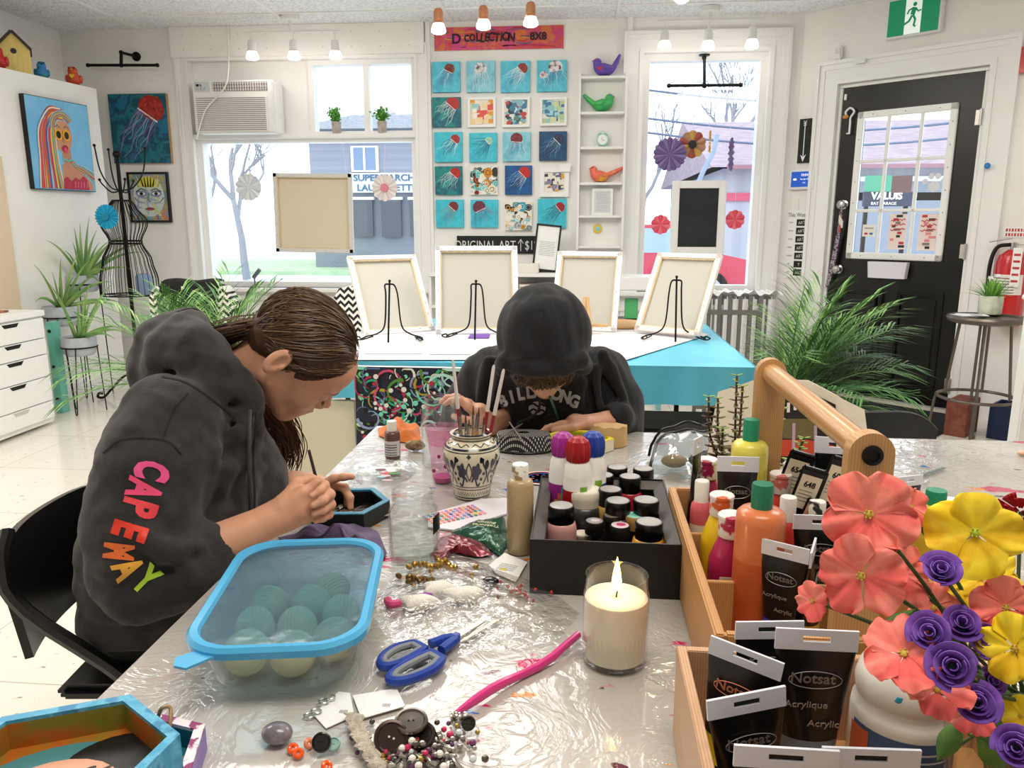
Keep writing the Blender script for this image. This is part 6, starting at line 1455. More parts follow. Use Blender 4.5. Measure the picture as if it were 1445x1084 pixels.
m_rib=mat('pale_yellow_green','#e3dca0',.55,col2='#d3dba8',nscale=14);balls=[(-.045,-.085),(.012,-.092),(.058,-.062),(-.05,-.025),(.006,-.030),(.058,.0),(-.045,.035),(.012,.032),(-.02,-.055,1),(.034,.07)]
for k,q in enumerate(balls):
 b=MB();R=.027
 b.lathe(m_rib,[(max(.0005,R*math.sin(PI*i/34)*(1+(.045 if i%2 else-.02))),-R*math.cos(PI*i/34)*.92) for i in range(35)],24)
 o=b.obj('ribbed_ball',angle=70);L=Matrix.Rotation(.17,4,'Z')@Vector((q[0],q[1],.031 if len(q)<3 else.036))
 if len(q)>2:continue_=True
 o.location=Vector((-.375,.925,TT))+L-Vector((0,0,.0 if len(q)<3 else.0));o.rotation_euler=(.8+.5*(k%3),.6*(k%4),.4*k)
 if len(q)>2:bpy.data.objects.remove(o);continue
 props(o,('front left corner','front middle','front right, by the white label','second row left','second row middle','second row right','third row left','third row middle','','farthest back')[k].join(('ribbed pale yellow ball inside the blue-lidded tub, ','')),'ball','ribbed balls in the blue-lidded tub')
 # ---- scissors
x0,y0=at_t(600,925);t=thing('scissors','scissors with blue handles lined in grey lying on the plastic','scissors',(-.163,.925,TT+.004),math.atan2(1.003-.86,-.136+.256)+.04)
m_sb=mat('handle_blue','#1d3f9c',.35);m_sg=mat('grip_grey','#7f858c',.5);m_bl=mat('blade_steel','#c9c3b8',.25,.9)
for s in(-1,1):
 b=MB();b.prism(m_bl,[(-.005,s*-.004),(.085,s*.0015 if s>0 else 0),(.083,s*.004),(.02,s*.0095),(-.005,s*.009)],0,.0022,M=T(0,0,.004 if s>0 else.001,0,0,s*.03));b.obj('blade',t)
 loop=[(-.008,s*.006),(-.03,s*.012),(-.045,s*.028),(-.07,s*.036),(-.095-.01*(s<0),s*.030),(-.106-.012*(s<0),s*.016),(-.095-.01*(s<0),s*.006),(-.07,s*.004),(-.045,s*.006)]
 P=smoothpath([(x,y,.007) for x,y in loop]+[(-.03,s*.008,.007)],5)
 b=MB();b.tube(m_sb,[(.0,s*.004,.006),(-.012,s*.007,.007),(-.032,s*.011,.007)],[.006,.0068,.0065],8);b.tube(m_sb,smoothpath([(x,y,.007) for x,y in loop[2:]],5),.0062,8,closed=True);hd=b.obj('handle',t)
 b=MB();cx=sum(p[0] for p in loop[2:])/7;cy=sum(p[1] for p in loop[2:])/7;b.tube(m_sg,smoothpath([(cx+(x-cx)*.84,cy+(y-cy)*.72,.0085) for x,y in loop[2:]],5),.0045,8,closed=True);b.obj('inner_grip',hd)
b=MB();b.lathe(m_sb,[(0,.0),(.006,.0),(.006,.010),(.004,.0115),(0,.0115)],16,c=(.004,0,0));b.obj('pivot',t)
# ---- candle
x,y=at_t(867,930);y-=.0;ch=ztop(867,814,y+.0)
t=thing('jar_candle','lit cream candle in a clear glass jar beside the black box','candle',(x,y,TT));R=.0415;H=.117
b=MB();b.lathe(m_clear,[(0,0),(R*.9,0),(R,.006),(R,H*.80),(R*.95,H*.86),(R*.955,H*.90),(R*.94,H*.92),(R*.955,H*.94),(R*.93,H*.965),(R*.95,H),(R*.90,H),(R*.89,H*.92),(R*.93,H*.8),(R*.955,.008),(0,.005)],40);b.obj('glass',t,60)
b=MB();b.lathe(mat('wax','#f3e8cf',.45,sss=.4),[(0,.0055),(R*.945,.0085),(R*.95,H*.74),(R*.9,H*.745),(R*.3,H*.735),(0,H*.733)],36);b.obj('wax',t)
b=MB();b.tube(m_dark,[(0,0,H*.73),(.001,0,H*.80),(-.001,0,H*.83)],.0011,6);b.obj('wick',t)
b=MB();b.lathe(mat('flame','#fff0c0',.5,emit='#ffc868',estr=14),[(0,H*.80),(.0045,H*.84),(.0062,H*.91),(.0046,H*1.02),(.0018,H*1.14),(0,H*1.2)],12);b.obj('flame',t)
lamp('candle_light','POINT',(x,y,TT+H*.98),.5,(1,.62,.28),.006)
# ---- pink tool
a=onT(642,1008,.006);c=onT(818,900,.010);b=MB();m_pk=mat('hot_pink','#e83f96',.3,trans=.15,coat=.4)
pts=[a+(c-a)*k/8+Vector((0,0,.003*math.sin(k))) for k in range(9)];pts=[p+Vector((.002*math.sin(i*1.3),.003*math.sin(i*.9),0)) for i,p in enumerate(pts)]
b.tube(m_pk,pts,[.0035,.0062,.0066,.006,.0056,.006,.0064,.0060,.0055],10,flat=.75);b.obj_=b.obj('plastic_straw');props(b.obj_,'bent hot pink plastic tube lying between the beads and the candle','tube')
# ---- mason jar, front
def glassjar(name,label,px,pyb,pyt,wpx,water=None,label_side=False,h_over=None):
 g=onT(px,pyb);y=g.y;r=wpx/2*(onY(px+1,pyb,y).x-onY(px,pyb,y).x);y+=r*.8;x=g.x;H=ztop(px,pyt,y)
 t=thing(name,label,'jar',(x,y,TT));R=r
 b=MB();pr=[(0,0),(R*.85,0),(R*.97,.006),(R,.018),(R,H*.62),(R*.96,H*.72),(R*.80,H*.80),(R*.79,H*.84),(R*.84,H*.86),(R*.80,H*.89),(R*.80,H*.93),(R*.84,H*.945),(R*.81,H*.965),(R*.82,H)]
 b.lathe(m_clear,pr+[(q[0]-.003,q[1]) for q in pr[::-1] if q[0]>.01 and q[1]>.005]+[(0,.005)],36);b.obj('glass',t,60)
 if water:
  b=MB();b.lathe(water,[(0,.006),(R*.9,.007),(R*.94,.02),(R*.945,H*.42),(0,H*.42)],32);b.obj('water',t,60)
 if label_side:b=MB();b.add(surf(lambda u,v:((R+.0006)*math.cos(-.55+u*.75),(R+.0006)*math.sin(-.55+u*.75),H*(.42+.24*v+.03*math.sin(PI*u))),10,6),m_black);b.obj('chalk_label',t)
 return t
m_water=clear_mat('rinse_water','#f3f5f2',.02,.1)
glassjar('mason_jar','clear glass jar of water in front of the patterned vase',579,800,690,72,m_water,True)
glassjar('mason_jar','tall empty glass jar behind the pink cup',619,664,560,56)
# pink cup
g=onT(622,686);b=MB();x,y=g.x,g.y+.03;H=ztop(622,602,y);R=.034
t=thing('plastic_cup','clear ribbed plastic cup stained pink inside, left of the patterned vase','cup',(x,y,TT));m_cup=clear_mat('cup_pink','#fbe3ee',.08,.2,haze=.13,hazecol='#f3c9dc')
pr=[(R*.62,0),(R*.66,.003),(R*.72,H*.2),(R*.78,H*.4),(R*.9,H*.72),(R*1.05,H*.93),(R*1.1,H),(R*1.04,H),(R*.98,H*.93),(R*.84,H*.7)]
b=MB();b.lathe(m_cup,pr,28);b.obj('cup',t,60);b=MB();b.lathe(mat('magenta_water','#b8368f',.2),[(0,.002),(R*.6,.003),(R*.63,H*.1),(0,H*.1)],24);b.obj('paint_residue',t)
b=MB()
for k in range(7):a=-2.2+.5*k;b.ell(mat('magenta_spot','#a0306a',.4),(R*.8*math.cos(a),R*.8*math.sin(a),H*(.25+.09*((k*3)%5))),(.004,.004,.005),8)
b.obj('paint_spots',t)
# ---- patterned vase with brushes
g=onT(663,706);x,y=g.x,g.y+.03;H=ztop(663,610,y);k_=H/.125
t=thing('patterned_vase','cream and navy folk-patterned ceramic vase holding paint brushes','vase',(x,y,TT));m_cr=mat('glaze_cream','#e3dcc2',.2,coat=.5);m_nv=mat('glaze_navy','#171b33',.2,coat=.5)
prf=[(.026,0),(.029,.003),(.031,.02),(.037,.05),(.044,.075),(.0455,.092),(.043,.105),(.036,.116),(.031,.120),(.031,.128),(.034,.131),(.031,.131),(.027,.128),(.027,.118)];prf=[(r*1.27,z*k_*.955) for r,z in prf]
def vr(z):
 for(r1,z1),(r2,z2) in zip(prf,prf[1:]):
  if z1<=z<=z2 and z2>z1:return r1+(r2-r1)*(z-z1)/(z2-z1)
 return prf[0][0]
b=MB();b.lathe(m_cr,prf+[(0,prf[-1][1])],48)
def vband(pts,w):  # (angle, z) strip on the wall
 P=[Vector((a,z)) for a,z in pts];v=[];f=[]
 for i,p in enumerate(P):
  d=P[min(i+1,len(P)-1)]-P[max(i-1,0)];d=Vector((d.x*.04,d.y)).normalized();n=Vector((-d.y/.04,d.x))*w/2
  for q in(p+n,p-n):r=vr(q.y)+.0008;v.append((r*math.cos(q.x),r*math.sin(q.x),q.y))
 for i in range(len(P)-1):f.append((2*i,2*i+1,2*i+3,2*i+2))
 b.add((v,f),m_nv)
def vblob(a,z,ra,rz,n=16,lob=0,ph=0):
 c=(a,z);v=[((vr(z)+.0012)*math.cos(a),(vr(z)+.0012)*math.sin(a),z)]
 for i in range(n):q=2*PI*i/n;s=1+.22*math.cos(lob*q+ph);aa,zz=a+ra*s*math.cos(q),z+rz*s*math.sin(q);r=vr(zz)+.001;v.append((r*math.cos(aa),r*math.sin(aa),zz))
 b.add((v,[(0,1+i,1+(i+1)%n) for i in range(n)]),m_nv)
Hh=prf[-1][1]
for z,w in((.006,.002),(.024,.0016),(.030,.0014),(.098*k_,.0016),(.103*k_,.0035),(.117*k_,.0016),(.1245*k_,.006)):vband([(2*PI*i/60,z) for i in range(61)],w)
vband([(2*PI*i/96,.015+.004*(1 if i%2 else-1)) for i in range(97)],.0018);vband([(2*PI*i/80,.110*k_+.0025*math.sin(i*1.2)) for i in range(81)],.0014)
for q in range(4):
 a0=-PI/2+.05+q*PI/2
 for s in(-1,1):
  vblob(a0+s*.28,.062*k_,.17,.017,20,5,q);vblob(a0+s*.45,.085*k_,.08,.006,12,3);vband([(a0+s*(.1+.35*t_),.04*k_+.01*math.sin(t_*6)) for t_ in[i/10 for i in range(11)]],.003)
  vband([(a0+s*(.62+.12*math.sin(t_*5)),.036+.055*t_) for t_ in[i/12 for i in range(13)]],.0022);vblob(a0+s*.66,.075*k_,.07,.008,12,0)
  for e in range(3):vblob(a0+s*(.50+.08*e),.048+.012*e,.05,.003,10)
 vband([(a0+.10*math.sin(PI*t_),.045+.04*t_) for t_ in[i/10 for i in range(11)]],.0016);vband([(a0-.10*math.sin(PI*t_),.045+.04*t_) for t_ in[i/10 for i in range(11)]],.0016);vblob(a0,.092*k_,.07,.004,8,4)
b.obj('ceramic_body',t,50)
vz=TT+Hh
m_br=mat('brush_red','#8e2c34',.35);m_fer=mat('ferrule','#b9b6b0',.25,.9);m_wd=mat('brush_wood','#b58a62',.5);m_bris=mat('bristle','#5a4438',.8)
def vbrush(dx,dy,px_t,py_t,label,col=m_br,up=True,r=.0032,white=True):
 p0=Vector((x+dx,y+dy,TT+.012));p1=onY(px_t,py_t,y+dy*2);d=p1-p0
 b=MB();
 if up:b.tube(col,[p0,p0+d*.62,p0+d*.63],[r,r*1.25,r*1.2],8);b.tube(mat('brush_white','#d9d4d2',.35) if white else col,[p0+d*.62,p0+d*.98,p1],[r*1.22,r*1.0,r*.5],8)
 else:b.tube(col,[p0,p0+d*.75],r,8);b.tube(m_fer,[p0+d*.74,p0+d*.9],r*1.05,8);b.tube(m_bris,[p0+d*.89,p1],[r,r*.3],8)
 o=b.obj('paint_brush');props(o,label,'brush','brushes standing in the patterned vase')
vbrush(-.012,.006,639,508,'long red and white brush at the left of the vase, handle end up');vbrush(.008,.012,697,515,'long brush with a silver-white end, middle of the tall ones');vbrush(.014,.0,711,521,'long dark red brush leaning furthest right in the vase')
for k,(dx,dy,px,py,m) in enumerate(((-.018,-.006,649,575,m_fer),(-.008,-.014,657,585,m_wd),(.0,-.008,668,573,m_wd),(.006,-.016,676,575,m_wd),(.016,-.010,683,588,m_fer),(.0,.014,673,583,m_wd),(-.014,.012,662,592,m_br))):
 vbrush(dx,dy,px,py,('leftmost short silver brush, bristles up','second short wooden brush from the left, bristles up','tallest of the short wooden brushes, bristles up','short wooden brush right of the tallest short one','short silver brush at the right of the vase mouth','short wooden brush at the back of the vase mouth','short red-handled brush at the back left of the vase')[k],m,False,.0028)
 # ---- bottles
def craft_bottle(label,x,y,H,col,capc='#f1eee8',R=.019,name='paint_bottle',group=None,lab=None,z=TT,capf=.17,capr=.6,text=None,grp=None,cat='bottle',capdirt=None,flat_=1.0,shoulder=.08):
 t=thing(name,label,cat,(x,y,z),0,grp);m=mat('pb_'+col.strip('#'),col,.3,coat=.3);mc=mat('cap_'+capc.strip('#')+(capdirt or ''),capc,.4,col2=capdirt,nscale=40,lo=.56,hi=.6) if capdirt else mat('cap_'+capc.strip('#'),capc,.4)
 hc=H*capf;hb=H-hc
 b=MB();b.lathe(m,[(0,0),(R*.92,0),(R,.004),(R,hb*(1-shoulder*1.6)),(R*.9,hb*(1-shoulder*.5)),(R*capr*1.05,hb),(0,hb)],28,M=T(s=(1,flat_,1)));b.obj('bottle_body',t,50)
 b=MB();b.lathe(mc,[(R*capr,hb-.001),(R*capr*1.02,H-.002),(R*capr*.94,H),(0,H)],24);b.obj('cap',t)
 if lab:
  b=MB();ml=mat('lab_'+lab.strip('#'),lab,.5);b.add(surf(lambda u,v:((R+.0007)*math.cos(-PI+.25+u*(PI-.5)),(R+.0007)*flat_*math.sin(-PI+.25+u*(PI-.5)),hb*(.12+.55*v)),14,1),ml)
  for i in range(5):b.add(surf(lambda u,v:((R+.0012)*math.cos(-PI*.8+u*PI*.55),(R+.0012)*flat_*math.sin(-PI*.8+u*PI*.55),hb*(.16+.09*i+.03*v)),8,1),m_gt if i!=3 else m_black)
  b.obj('label',t,80)
 return t
x,y=at_t(733,782);H=ztop(733,654,y+.015);craft_bottle('tall bottle of metallic gold paint left of the black jar box',x,y+.012,H,'#b8a178',R=.0225,capf=.16,capr=.62,capdirt='#a08a68',shoulder=.05)
MATS['pb_#a58e5a'.replace('#','')]=MATS.get('pb_a58e5a')
x,y=at_t(553,648);H=ztop(553,594,y+.01);craft_bottle('small brown paint bottle with a white cap near the orange cloth',x,y+.01,H,'#6a4a44',R=.0185,capf=.26,capr=.62,lab='#d5d3d6')
# ---- black hexagonal tray with blue rim
def hextray(name,label,cx,cy,ax,ay,ang,H,wall,m_out,m_rim,m_in,floor_fn=None,tw=.011,z=TT,tilt=None):
 t=thing(name,label,'tray',(cx,cy,z),ang,rot=tilt)
 pts=[(ax,0),(ax*.52,ay),(-ax*.52,ay),(-ax,0),(-ax*.52,-ay),(ax*.52,-ay)];ins=[(p[0]*(1-tw/ax*1.15),p[1]*(1-tw/ay)) for p in pts]
 def ring(P,zz):return[(p[0],p[1],zz) for p in P]
 b=MB();loftring(b,m_out,[ring(pts,0),ring(pts,H-.002)],True,False);b.obj('outer_wall',t)
 b=MB();loftring(b,m_rim,[ring(pts,H-.002),ring(pts,H),ring(ins,H),ring(ins,H-.004)],False,False);b.obj('rim',t)
 b=MB();loftring(b,m_in,[ring(ins,H-.004),ring(ins,.004)],False,True);b.obj('inner_wall',t)
 if floor_fn:b=MB();floor_fn(b);b.obj('painted_floor',t)
 return t
def fl1(b):
 rnd=random.Random(5)
 for i in range(22):
  c=rnd.choice(('#8a6a50','#2f2a2a','#b9b2aa','#6f5645','#c9a45a','#6f8f9c'));x,y=rnd.uniform(-.05,.05),rnd.uniform(-.03,.03);a=rnd.uniform(0,3);l=rnd.uniform(.01,.03)
  b.add(([(x,y,.0045+.0001*i),(x+l*math.cos(a),y+l*math.sin(a),.0045+.0001*i),(x+l*math.cos(a)+.006,y+l*math.sin(a)+.012,.0045+.0001*i),(x+.004,y+.014,.0045+.0001*i)],[(0,1,2,3)]),mat('paint_'+c.strip('#'),c,.4))
m_teal_rim=mat('rim_teal','#2a86a8',.4,col2='#1c6f90',nscale=30,bump=.2)
hextray('hexagon_tray','black hexagonal wooden tray with a blue rim being painted by the person at left',-.440,1.362,.080,.070,.12,.032,.01,mat('tray_black','#0c1214',.4),m_teal_rim,m_black,fl1)
b=MB();m_tw=mat('twine','#b59a74',.9,col2='#8f7650',nscale=160,bump=.5)
tp=[onT(538,716,.02),onT(548,714,.012),onT(545,724,.004),onT(535,729,.003),onT(530,729,.004)];b.tube(m_tw,smoothpath(tp,5),.0018,6);o=b.obj('twine_loop');props(o,'loop of twine hanging from the black hexagonal tray','twine')
# ---- cloths
def cloth(name,label,pts_px,m,hmax,seed,cat='cloth',nu=34,fold=26,base=0.0,th=.0012):
 P=[onT(*p) for p in pts_px];c=sum(P,Vector())/len(P);rx=max((p-c).x for p in P);n=len(P)
 def border(a):
  a=a%(2*PI);best=None
  i=a/(2*PI)*n;k=int(i)%n;f_=i-int(i);return P[k]*(1-f_)+P[(k+1)%n]*f_
 rnd=random.Random(seed);ph=[rnd.uniform(0,6) for _ in range(6)]
 def fn(u,v):
  a=u*2*PI;q=c+(border(a)-c)*v;r=v
  h=hmax*(1-r**2.2)*(.62+.38*math.sin(fold*4*(q.x-c.x)+ph[0]+1.6*math.sin((q.y-c.y)*30+ph[1])))*(.75+.25*math.sin((q.y-c.y)*55+ph[2]+(q.x-c.x)*30))
  return(q.x-c.x,q.y-c.y,base+.0015+max(0,h)+.002*abs(math.sin(a*5+ph[3]))*r*(1-r)*4)
 b=MB();b.add(thick(surf(fn,72,nu//2,wrapu=True),th),m);o=b.obj(name,loc=(c.x,c.y,TT),angle=70);props(o,label,cat);return o
m_pur=mat('purple_terry','#6a5680',.95,col2='#5a4870',nscale=40,bump=.7,bscale=500,sheen=.3)
cloth('purple_cloth','crumpled purple cloth between the blue-lidded tub and the hand',((392,760),(425,752),(470,742),(505,738),(534,752),(546,782),(538,796),(500,768),(450,762),(410,768)),m_pur,.030,3)
cloth('orange_cloth','crumpled orange cloth at the far left corner of the table',((533,606),(548,600),(572,597),(592,603),(594,622),(575,626),(550,622),(535,616)),mat('orange_felt','#d9731c',.95,col2='#c66414',nscale=30,bump=.4,bscale=300,sheen=.3),.042,5)
b=MB();g=onT(586,636);b.ell(mat('bark_shell','#8c7656',.8,col2=['#5f4c36','#a89470'],nscale=60,bump=.6),(0,0,.013),(.026,.016,.013),16);o=b.obj('shell_piece',loc=(g.x,g.y,TT));props(o,'striped brown shell beside the tall glass jar','shell')
# ---- clear round palettes
def rpal(label,px,py,w,cols,seed,h=.012):
 g=onT(px,py);r=w/2*(onY(px+1,py,g.y).x-onY(px,py,g.y).x);t=thing('paint_palette',label,'palette',(g.x,g.y,TT))
 b=MB();b.lathe(m_clearp,[(0,.001),(r*.86,.001),(r*.98,h),(r,h),(r,h+.002),(r*.97,h+.002),(r*.85,.003),(0,.003)],40);b.obj('dish',t,60)
 rnd=random.Random(seed)
 for k,c in enumerate(cols):
  b=MB();a=rnd.uniform(0,6.3);q=rnd.uniform(.1,.65)*r;b.ell(mat('paint_'+c.strip('#'),c,.4),(q*math.cos(a),q*math.sin(a),.0035),(rnd.uniform(.006,.016),rnd.uniform(.004,.009),.0012),10);b.obj('paint_smear',t)
rpal('clear round palette dish with pink and green smears beside the black tray',540,672,98,('#e58f9c','#3f8a3f','#8fc8d8','#d8474f','#e9c2c6','#6a2030','#f0b2b8','#c9dde0'),4)
# coloured dot sheet
pts=[onT(540+72,748),onT(716,716),onT(712,704),onT(690,703),onT(612,716)];P=[onT(604,728),onT(604,746),onT(640,750),onT(718,726),onT(716,705),onT(680,706)]
c=sum(P,Vector())/len(P);b=MB();b.prism(mat('dot_paper','#e3dfe6',.5),[(p.x-c.x,p.y-c.y) for p in P],0,.003)
rnd=random.Random(12);ux=(onT(716,716)-onT(606,740)).normalized();uy=Vector((-ux.y,ux.x,0))
for i in range(12):
 for j in range(6):
  q=onT(612,744)+ux*(.0095*i+.004)+uy*(.0098*j+.002);cc=rnd.choice(('#e58f5a','#e3728c','#6fa0d0','#4f8f5f','#e8c75a','#c85a5a','#b58fc8','#4a5fa0','#e9a0b0'));b.ell(mat('dot_'+cc.strip('#'),cc,.35),(q.x-c.x,q.y-c.y,.0035),(.0042,.0042,.0018),8)
o=b.obj('dot_sheet',loc=(c.x,c.y,TT));props(o,'sheet covered in rows of coloured paint dots under the patterned vase','sheet')
# foil packets
def packet(label,pts,col,seed,text=None):
 P=[onT(*p,.003) for p in pts];c=sum(P,Vector())/len(P);n=len(P);rnd=random.Random(seed)
 def fn(u,v):
  i=u*n;k=int(i)%n;f_=i-int(i);e=P[k]*(1-f_)+P[(k+1)%n]*f_;q=c+(e-c)*v;x,y=q.x-c.x,q.y-c.y
  return(x,y,.003+(1-v**3)*.012+.004*(1-v*.6)*noise.noise(Vector((x*60+seed,y*60,0)))+.003*noise.noise(Vector((x*130,y*130,seed))))
 b=MB();b.add(thick(surf(fn,60,14,wrapu=True),.0008),mat('foil_'+col.strip('#'),col,.28,.35,bump=.3,bscale=50,coat=.6))
 if text:
  for i,tx in enumerate(text):b.text(mat('foil_text','#d9d6b0',.4),tx,.014,.0003,M=T(.004,.012-.014*i,.0225,0,0,PI-.15),sx=.9)
 o=b.obj('foil_packet',loc=(c.x,c.y,TT),angle=40);props(o,label,'packet','small foil packets')
packet('crumpled maroon foil packet by the glass jar of water',((606,785),(622,758),(650,756),(682,768),(696,784),(672,786),(640,780),(618,797)),'#7c1c30',2)
packet('dark green foil packet lettered Button Treasures upside down',((636,752),(668,736),(712,730),(718,764),(706,786),(684,770),(655,757)),'#1d5a42',7,('Button','Treasures'))
# tag card and red beads
P=[onT(690,800),onT(712,783),onT(744,796),onT(728,824),onT(700,812)];c=sum(P,Vector())/len(P);b=MB();b.prism(m_white,[(p.x-c.x,p.y-c.y) for p in P],0,.001)
for i in range(5):b.box(MATS['line_grey'],(.002,.008-.005*i,.0013),(.03,.0012,.0004),M=T(rz=-.35))
b.box(mat('sticker_yellow','#d8c23a',.5),(.0,-.012,.0013),(.012,.006,.0005),M=T(rz=-.35));o=b.obj('price_card',loc=(c.x,c.y,TT+.002));props(o,'white printed price card at the foot of the gold bottle','card')
# ---- black jar box
BX0,BX1,BY0,BY1,BH=.019,.223,1.072,1.385,.086
g0,g1=onT(747,838),onT(961,845);BX0,BX1,BY0=g0 .x,g1 .x,(g0 .y+g1 .y)/2;g2=onT(778,672,BH);BY1=g2 .y
t=thing('jar_box','open black cardboard box full of paint jars','box',((BX0+BX1)/2,(BY0+BY1)/2,TT));W,D=BX1-BX0,BY1-BY0;m_bb=mat('box_black','#0d0c0d',.35,bump=.1,bscale=200);m_lin=mat('box_lining','#5a5653',.5)
b=MB();b.box(m_bb,(0,0,.002),(W,D,.004))
for(x,y,sx,sy) in((-W/2+.0015,0,.003,D),(W/2-.0015,0,.003,D),(0,-D/2+.0015,W-.006,.003),(0,D/2-.0015,W-.006,.003)):b.box(m_bb,(x,y,BH/2+.002),(sx,sy,BH-.004))
b.obj('outer_box',t)
b=MB();fw_=.020
for sgn in(-1,1):
 b.add(([(sgn*(W/2-.003),-D/2+.003,BH-.003),(sgn*(W/2-.003),D/2-.003,BH-.003),(sgn*(W/2-fw_),D/2-fw_,BH-.014),(sgn*(W/2-fw_),-D/2+fw_,BH-.014)],[(0,1,2,3)][::1]),m_lin)
 b.add(([(-W/2+.003,sgn*(D/2-.003),BH-.003),(W/2-.003,sgn*(D/2-.003),BH-.003),(W/2-fw_,sgn*(D/2-fw_),BH-.014),(-W/2+fw_,sgn*(D/2-fw_),BH-.014)],[(0,1,2,3)]),m_lin)
for(x,y,sx,sy) in((-W/2+fw_,0,.002,D-2*fw_),(W/2-fw_,0,.002,D-2*fw_),(0,-D/2+fw_,W-2*fw_,.002),(0,D/2-fw_,W-2*fw_,.002)):b.box(m_bb,(x,y,BH/2-.005),(sx,sy,BH-.02))
b.obj('inner_lining',t)
m_lidt=mat('jar_lid_top','#a9a8a6',.35);m_lidb=mat('jar_lid','#0b0b0b',.3)
def paint_jar(label,px,py,col,R=.021,h=.088,small=False,capc=None,topc=None,spot=None,lab=True):
 """px,py: centre of the lid's top"""
 zf=.006;R*=1.18;x,y=at_t(px,py,h+zf);
 t=thing('paint_jar',label,'jar',(x,y,TT+zf-.0005),0,'paint jars in the black box');m=mat('jarpaint_'+col.strip('#'),col,.35,coat=.4)
 mc=m_lidb if capc is None else mat('capc_'+capc.strip('#'),capc,.5);mt=(mc if topc is None else mat('capc_'+topc.strip('#'),topc,.5)) if(capc or topc) else m_lidt
 b=MB()
 b.lathe(m,[(0,0),(R*1.1,0),(R*1.2,.004),(R*1.2,h*.55),(R*1.1,h*.66),(R*.92,h*.70),(0,h*.70)],26) if not small else b.lathe(m_clearp,[(0,0),(R*.98,0),(R,.003),(R*.97,h*.62),(0,h*.62)],22)
 b.obj('jar_body',t,50)
 if lab and not small:b=MB();b.lathe(m_lidb,[(R*1.205,.006),(R*1.215,.007),(R*1.215,h*.34),(R*1.205,h*.345)],26);b.text(m_white,'LIQUITEX',.007,.0002,M=T(0,-R*1.22,h*.24)@TXT);b.text(m_white,'BASICS',.007,.0002,M=T(0,-R*1.22,h*.13)@TXT);b.obj('jar_label',t)
 b=MB();b.lathe(mc,[(R*.98,h*.66),(R*1.0,h*.68),(R*.98,h*.80),(R*1.0,h*.82),(R*1.0,h*.97),(R*.95,h),(R*.86,h)]+[(0,h)],26);cp=b.obj('lid',t)
 b=MB();b.lathe(mt,[(0,h+.0003),(R*.86,h+.0003),(R*.8,h+.0008),(0,h+.0008)],24);
 if spot:b.ell(mat('spot_'+spot.strip('#'),spot,.4),(R*.1,0,h+.001),(R*.5,R*.4,.0008),8)
 b.obj('lid_top',cp)
J=[('paint jar with pink paint, front left of the black box',792,713,'#cf9a94',.0185,.088),('ochre yellow paint jar at the front right corner of the box',916,736,'#d9951c',.0185,.084),('plain white-lidded large jar in the box',825,690,'#2a2a2a',.0255,.086,'#e9e4d6'),('black-lidded jar with tan paint in the middle of the box',861,690,'#b8924f',.0175,.09),('black-lidded jar in front of the tan one',872,706,'#3a1f2c',.0180,.088),('black-lidded jar of crimson paint toward the back right',889,672,'#a8182c',.0170,.09),('black-lidded jar behind the white-lidded one',851,670,'#16161a',.0170,.09),('back row black-lidded jar left of centre',871,659,'#20262c',.0165,.092),('back row black-lidded jar at the right',908,661,'#15151c',.0165,.092),('black-lidded jar at the right wall of the box',912,705,'#1c1c22',.0185,.09)]
for lab,px,py,c,R,h,*cc in J:paint_jar(lab,px,py,c,R,h,capc=cc[0] if cc else None)
for lab,px,py,R,h,cc,tc,sp in(('small jar with a grey lid at the front of the box',839,735,.0135,.062,'#101010','#9a9698','#cfc6cf'),('small jar with a pink-splashed lid at the front of the box',875,741,.0140,.060,'#161616','#d9c8cc','#c23a6a'),('small jar with a gold-spotted lid behind the front ones',864,727,.0130,.066,'#101010','#6a6458','#d8b04a'),('small tan jar with a turquoise-splashed lid',896,727,.0150,.066,'#b58a4a','#9fdcc8','#4fb8a0'),('small tan-lidded jar at the back left of the box',793,683,.0120,.070,'#b59a68','#bfa878',None),('small jar with a teal-splashed black lid at the left wall',792,692,.0130,.066,'#101414','#23302e','#2f8f7a'),('flat cream disc lid lying among the front jars',822,752,.0125,.030,'#e0d8c4','#e9e2d0',None)):
 paint_jar(lab,px,py,'#333333',R,h,small=True,capc=cc,topc=tc,spot=sp)
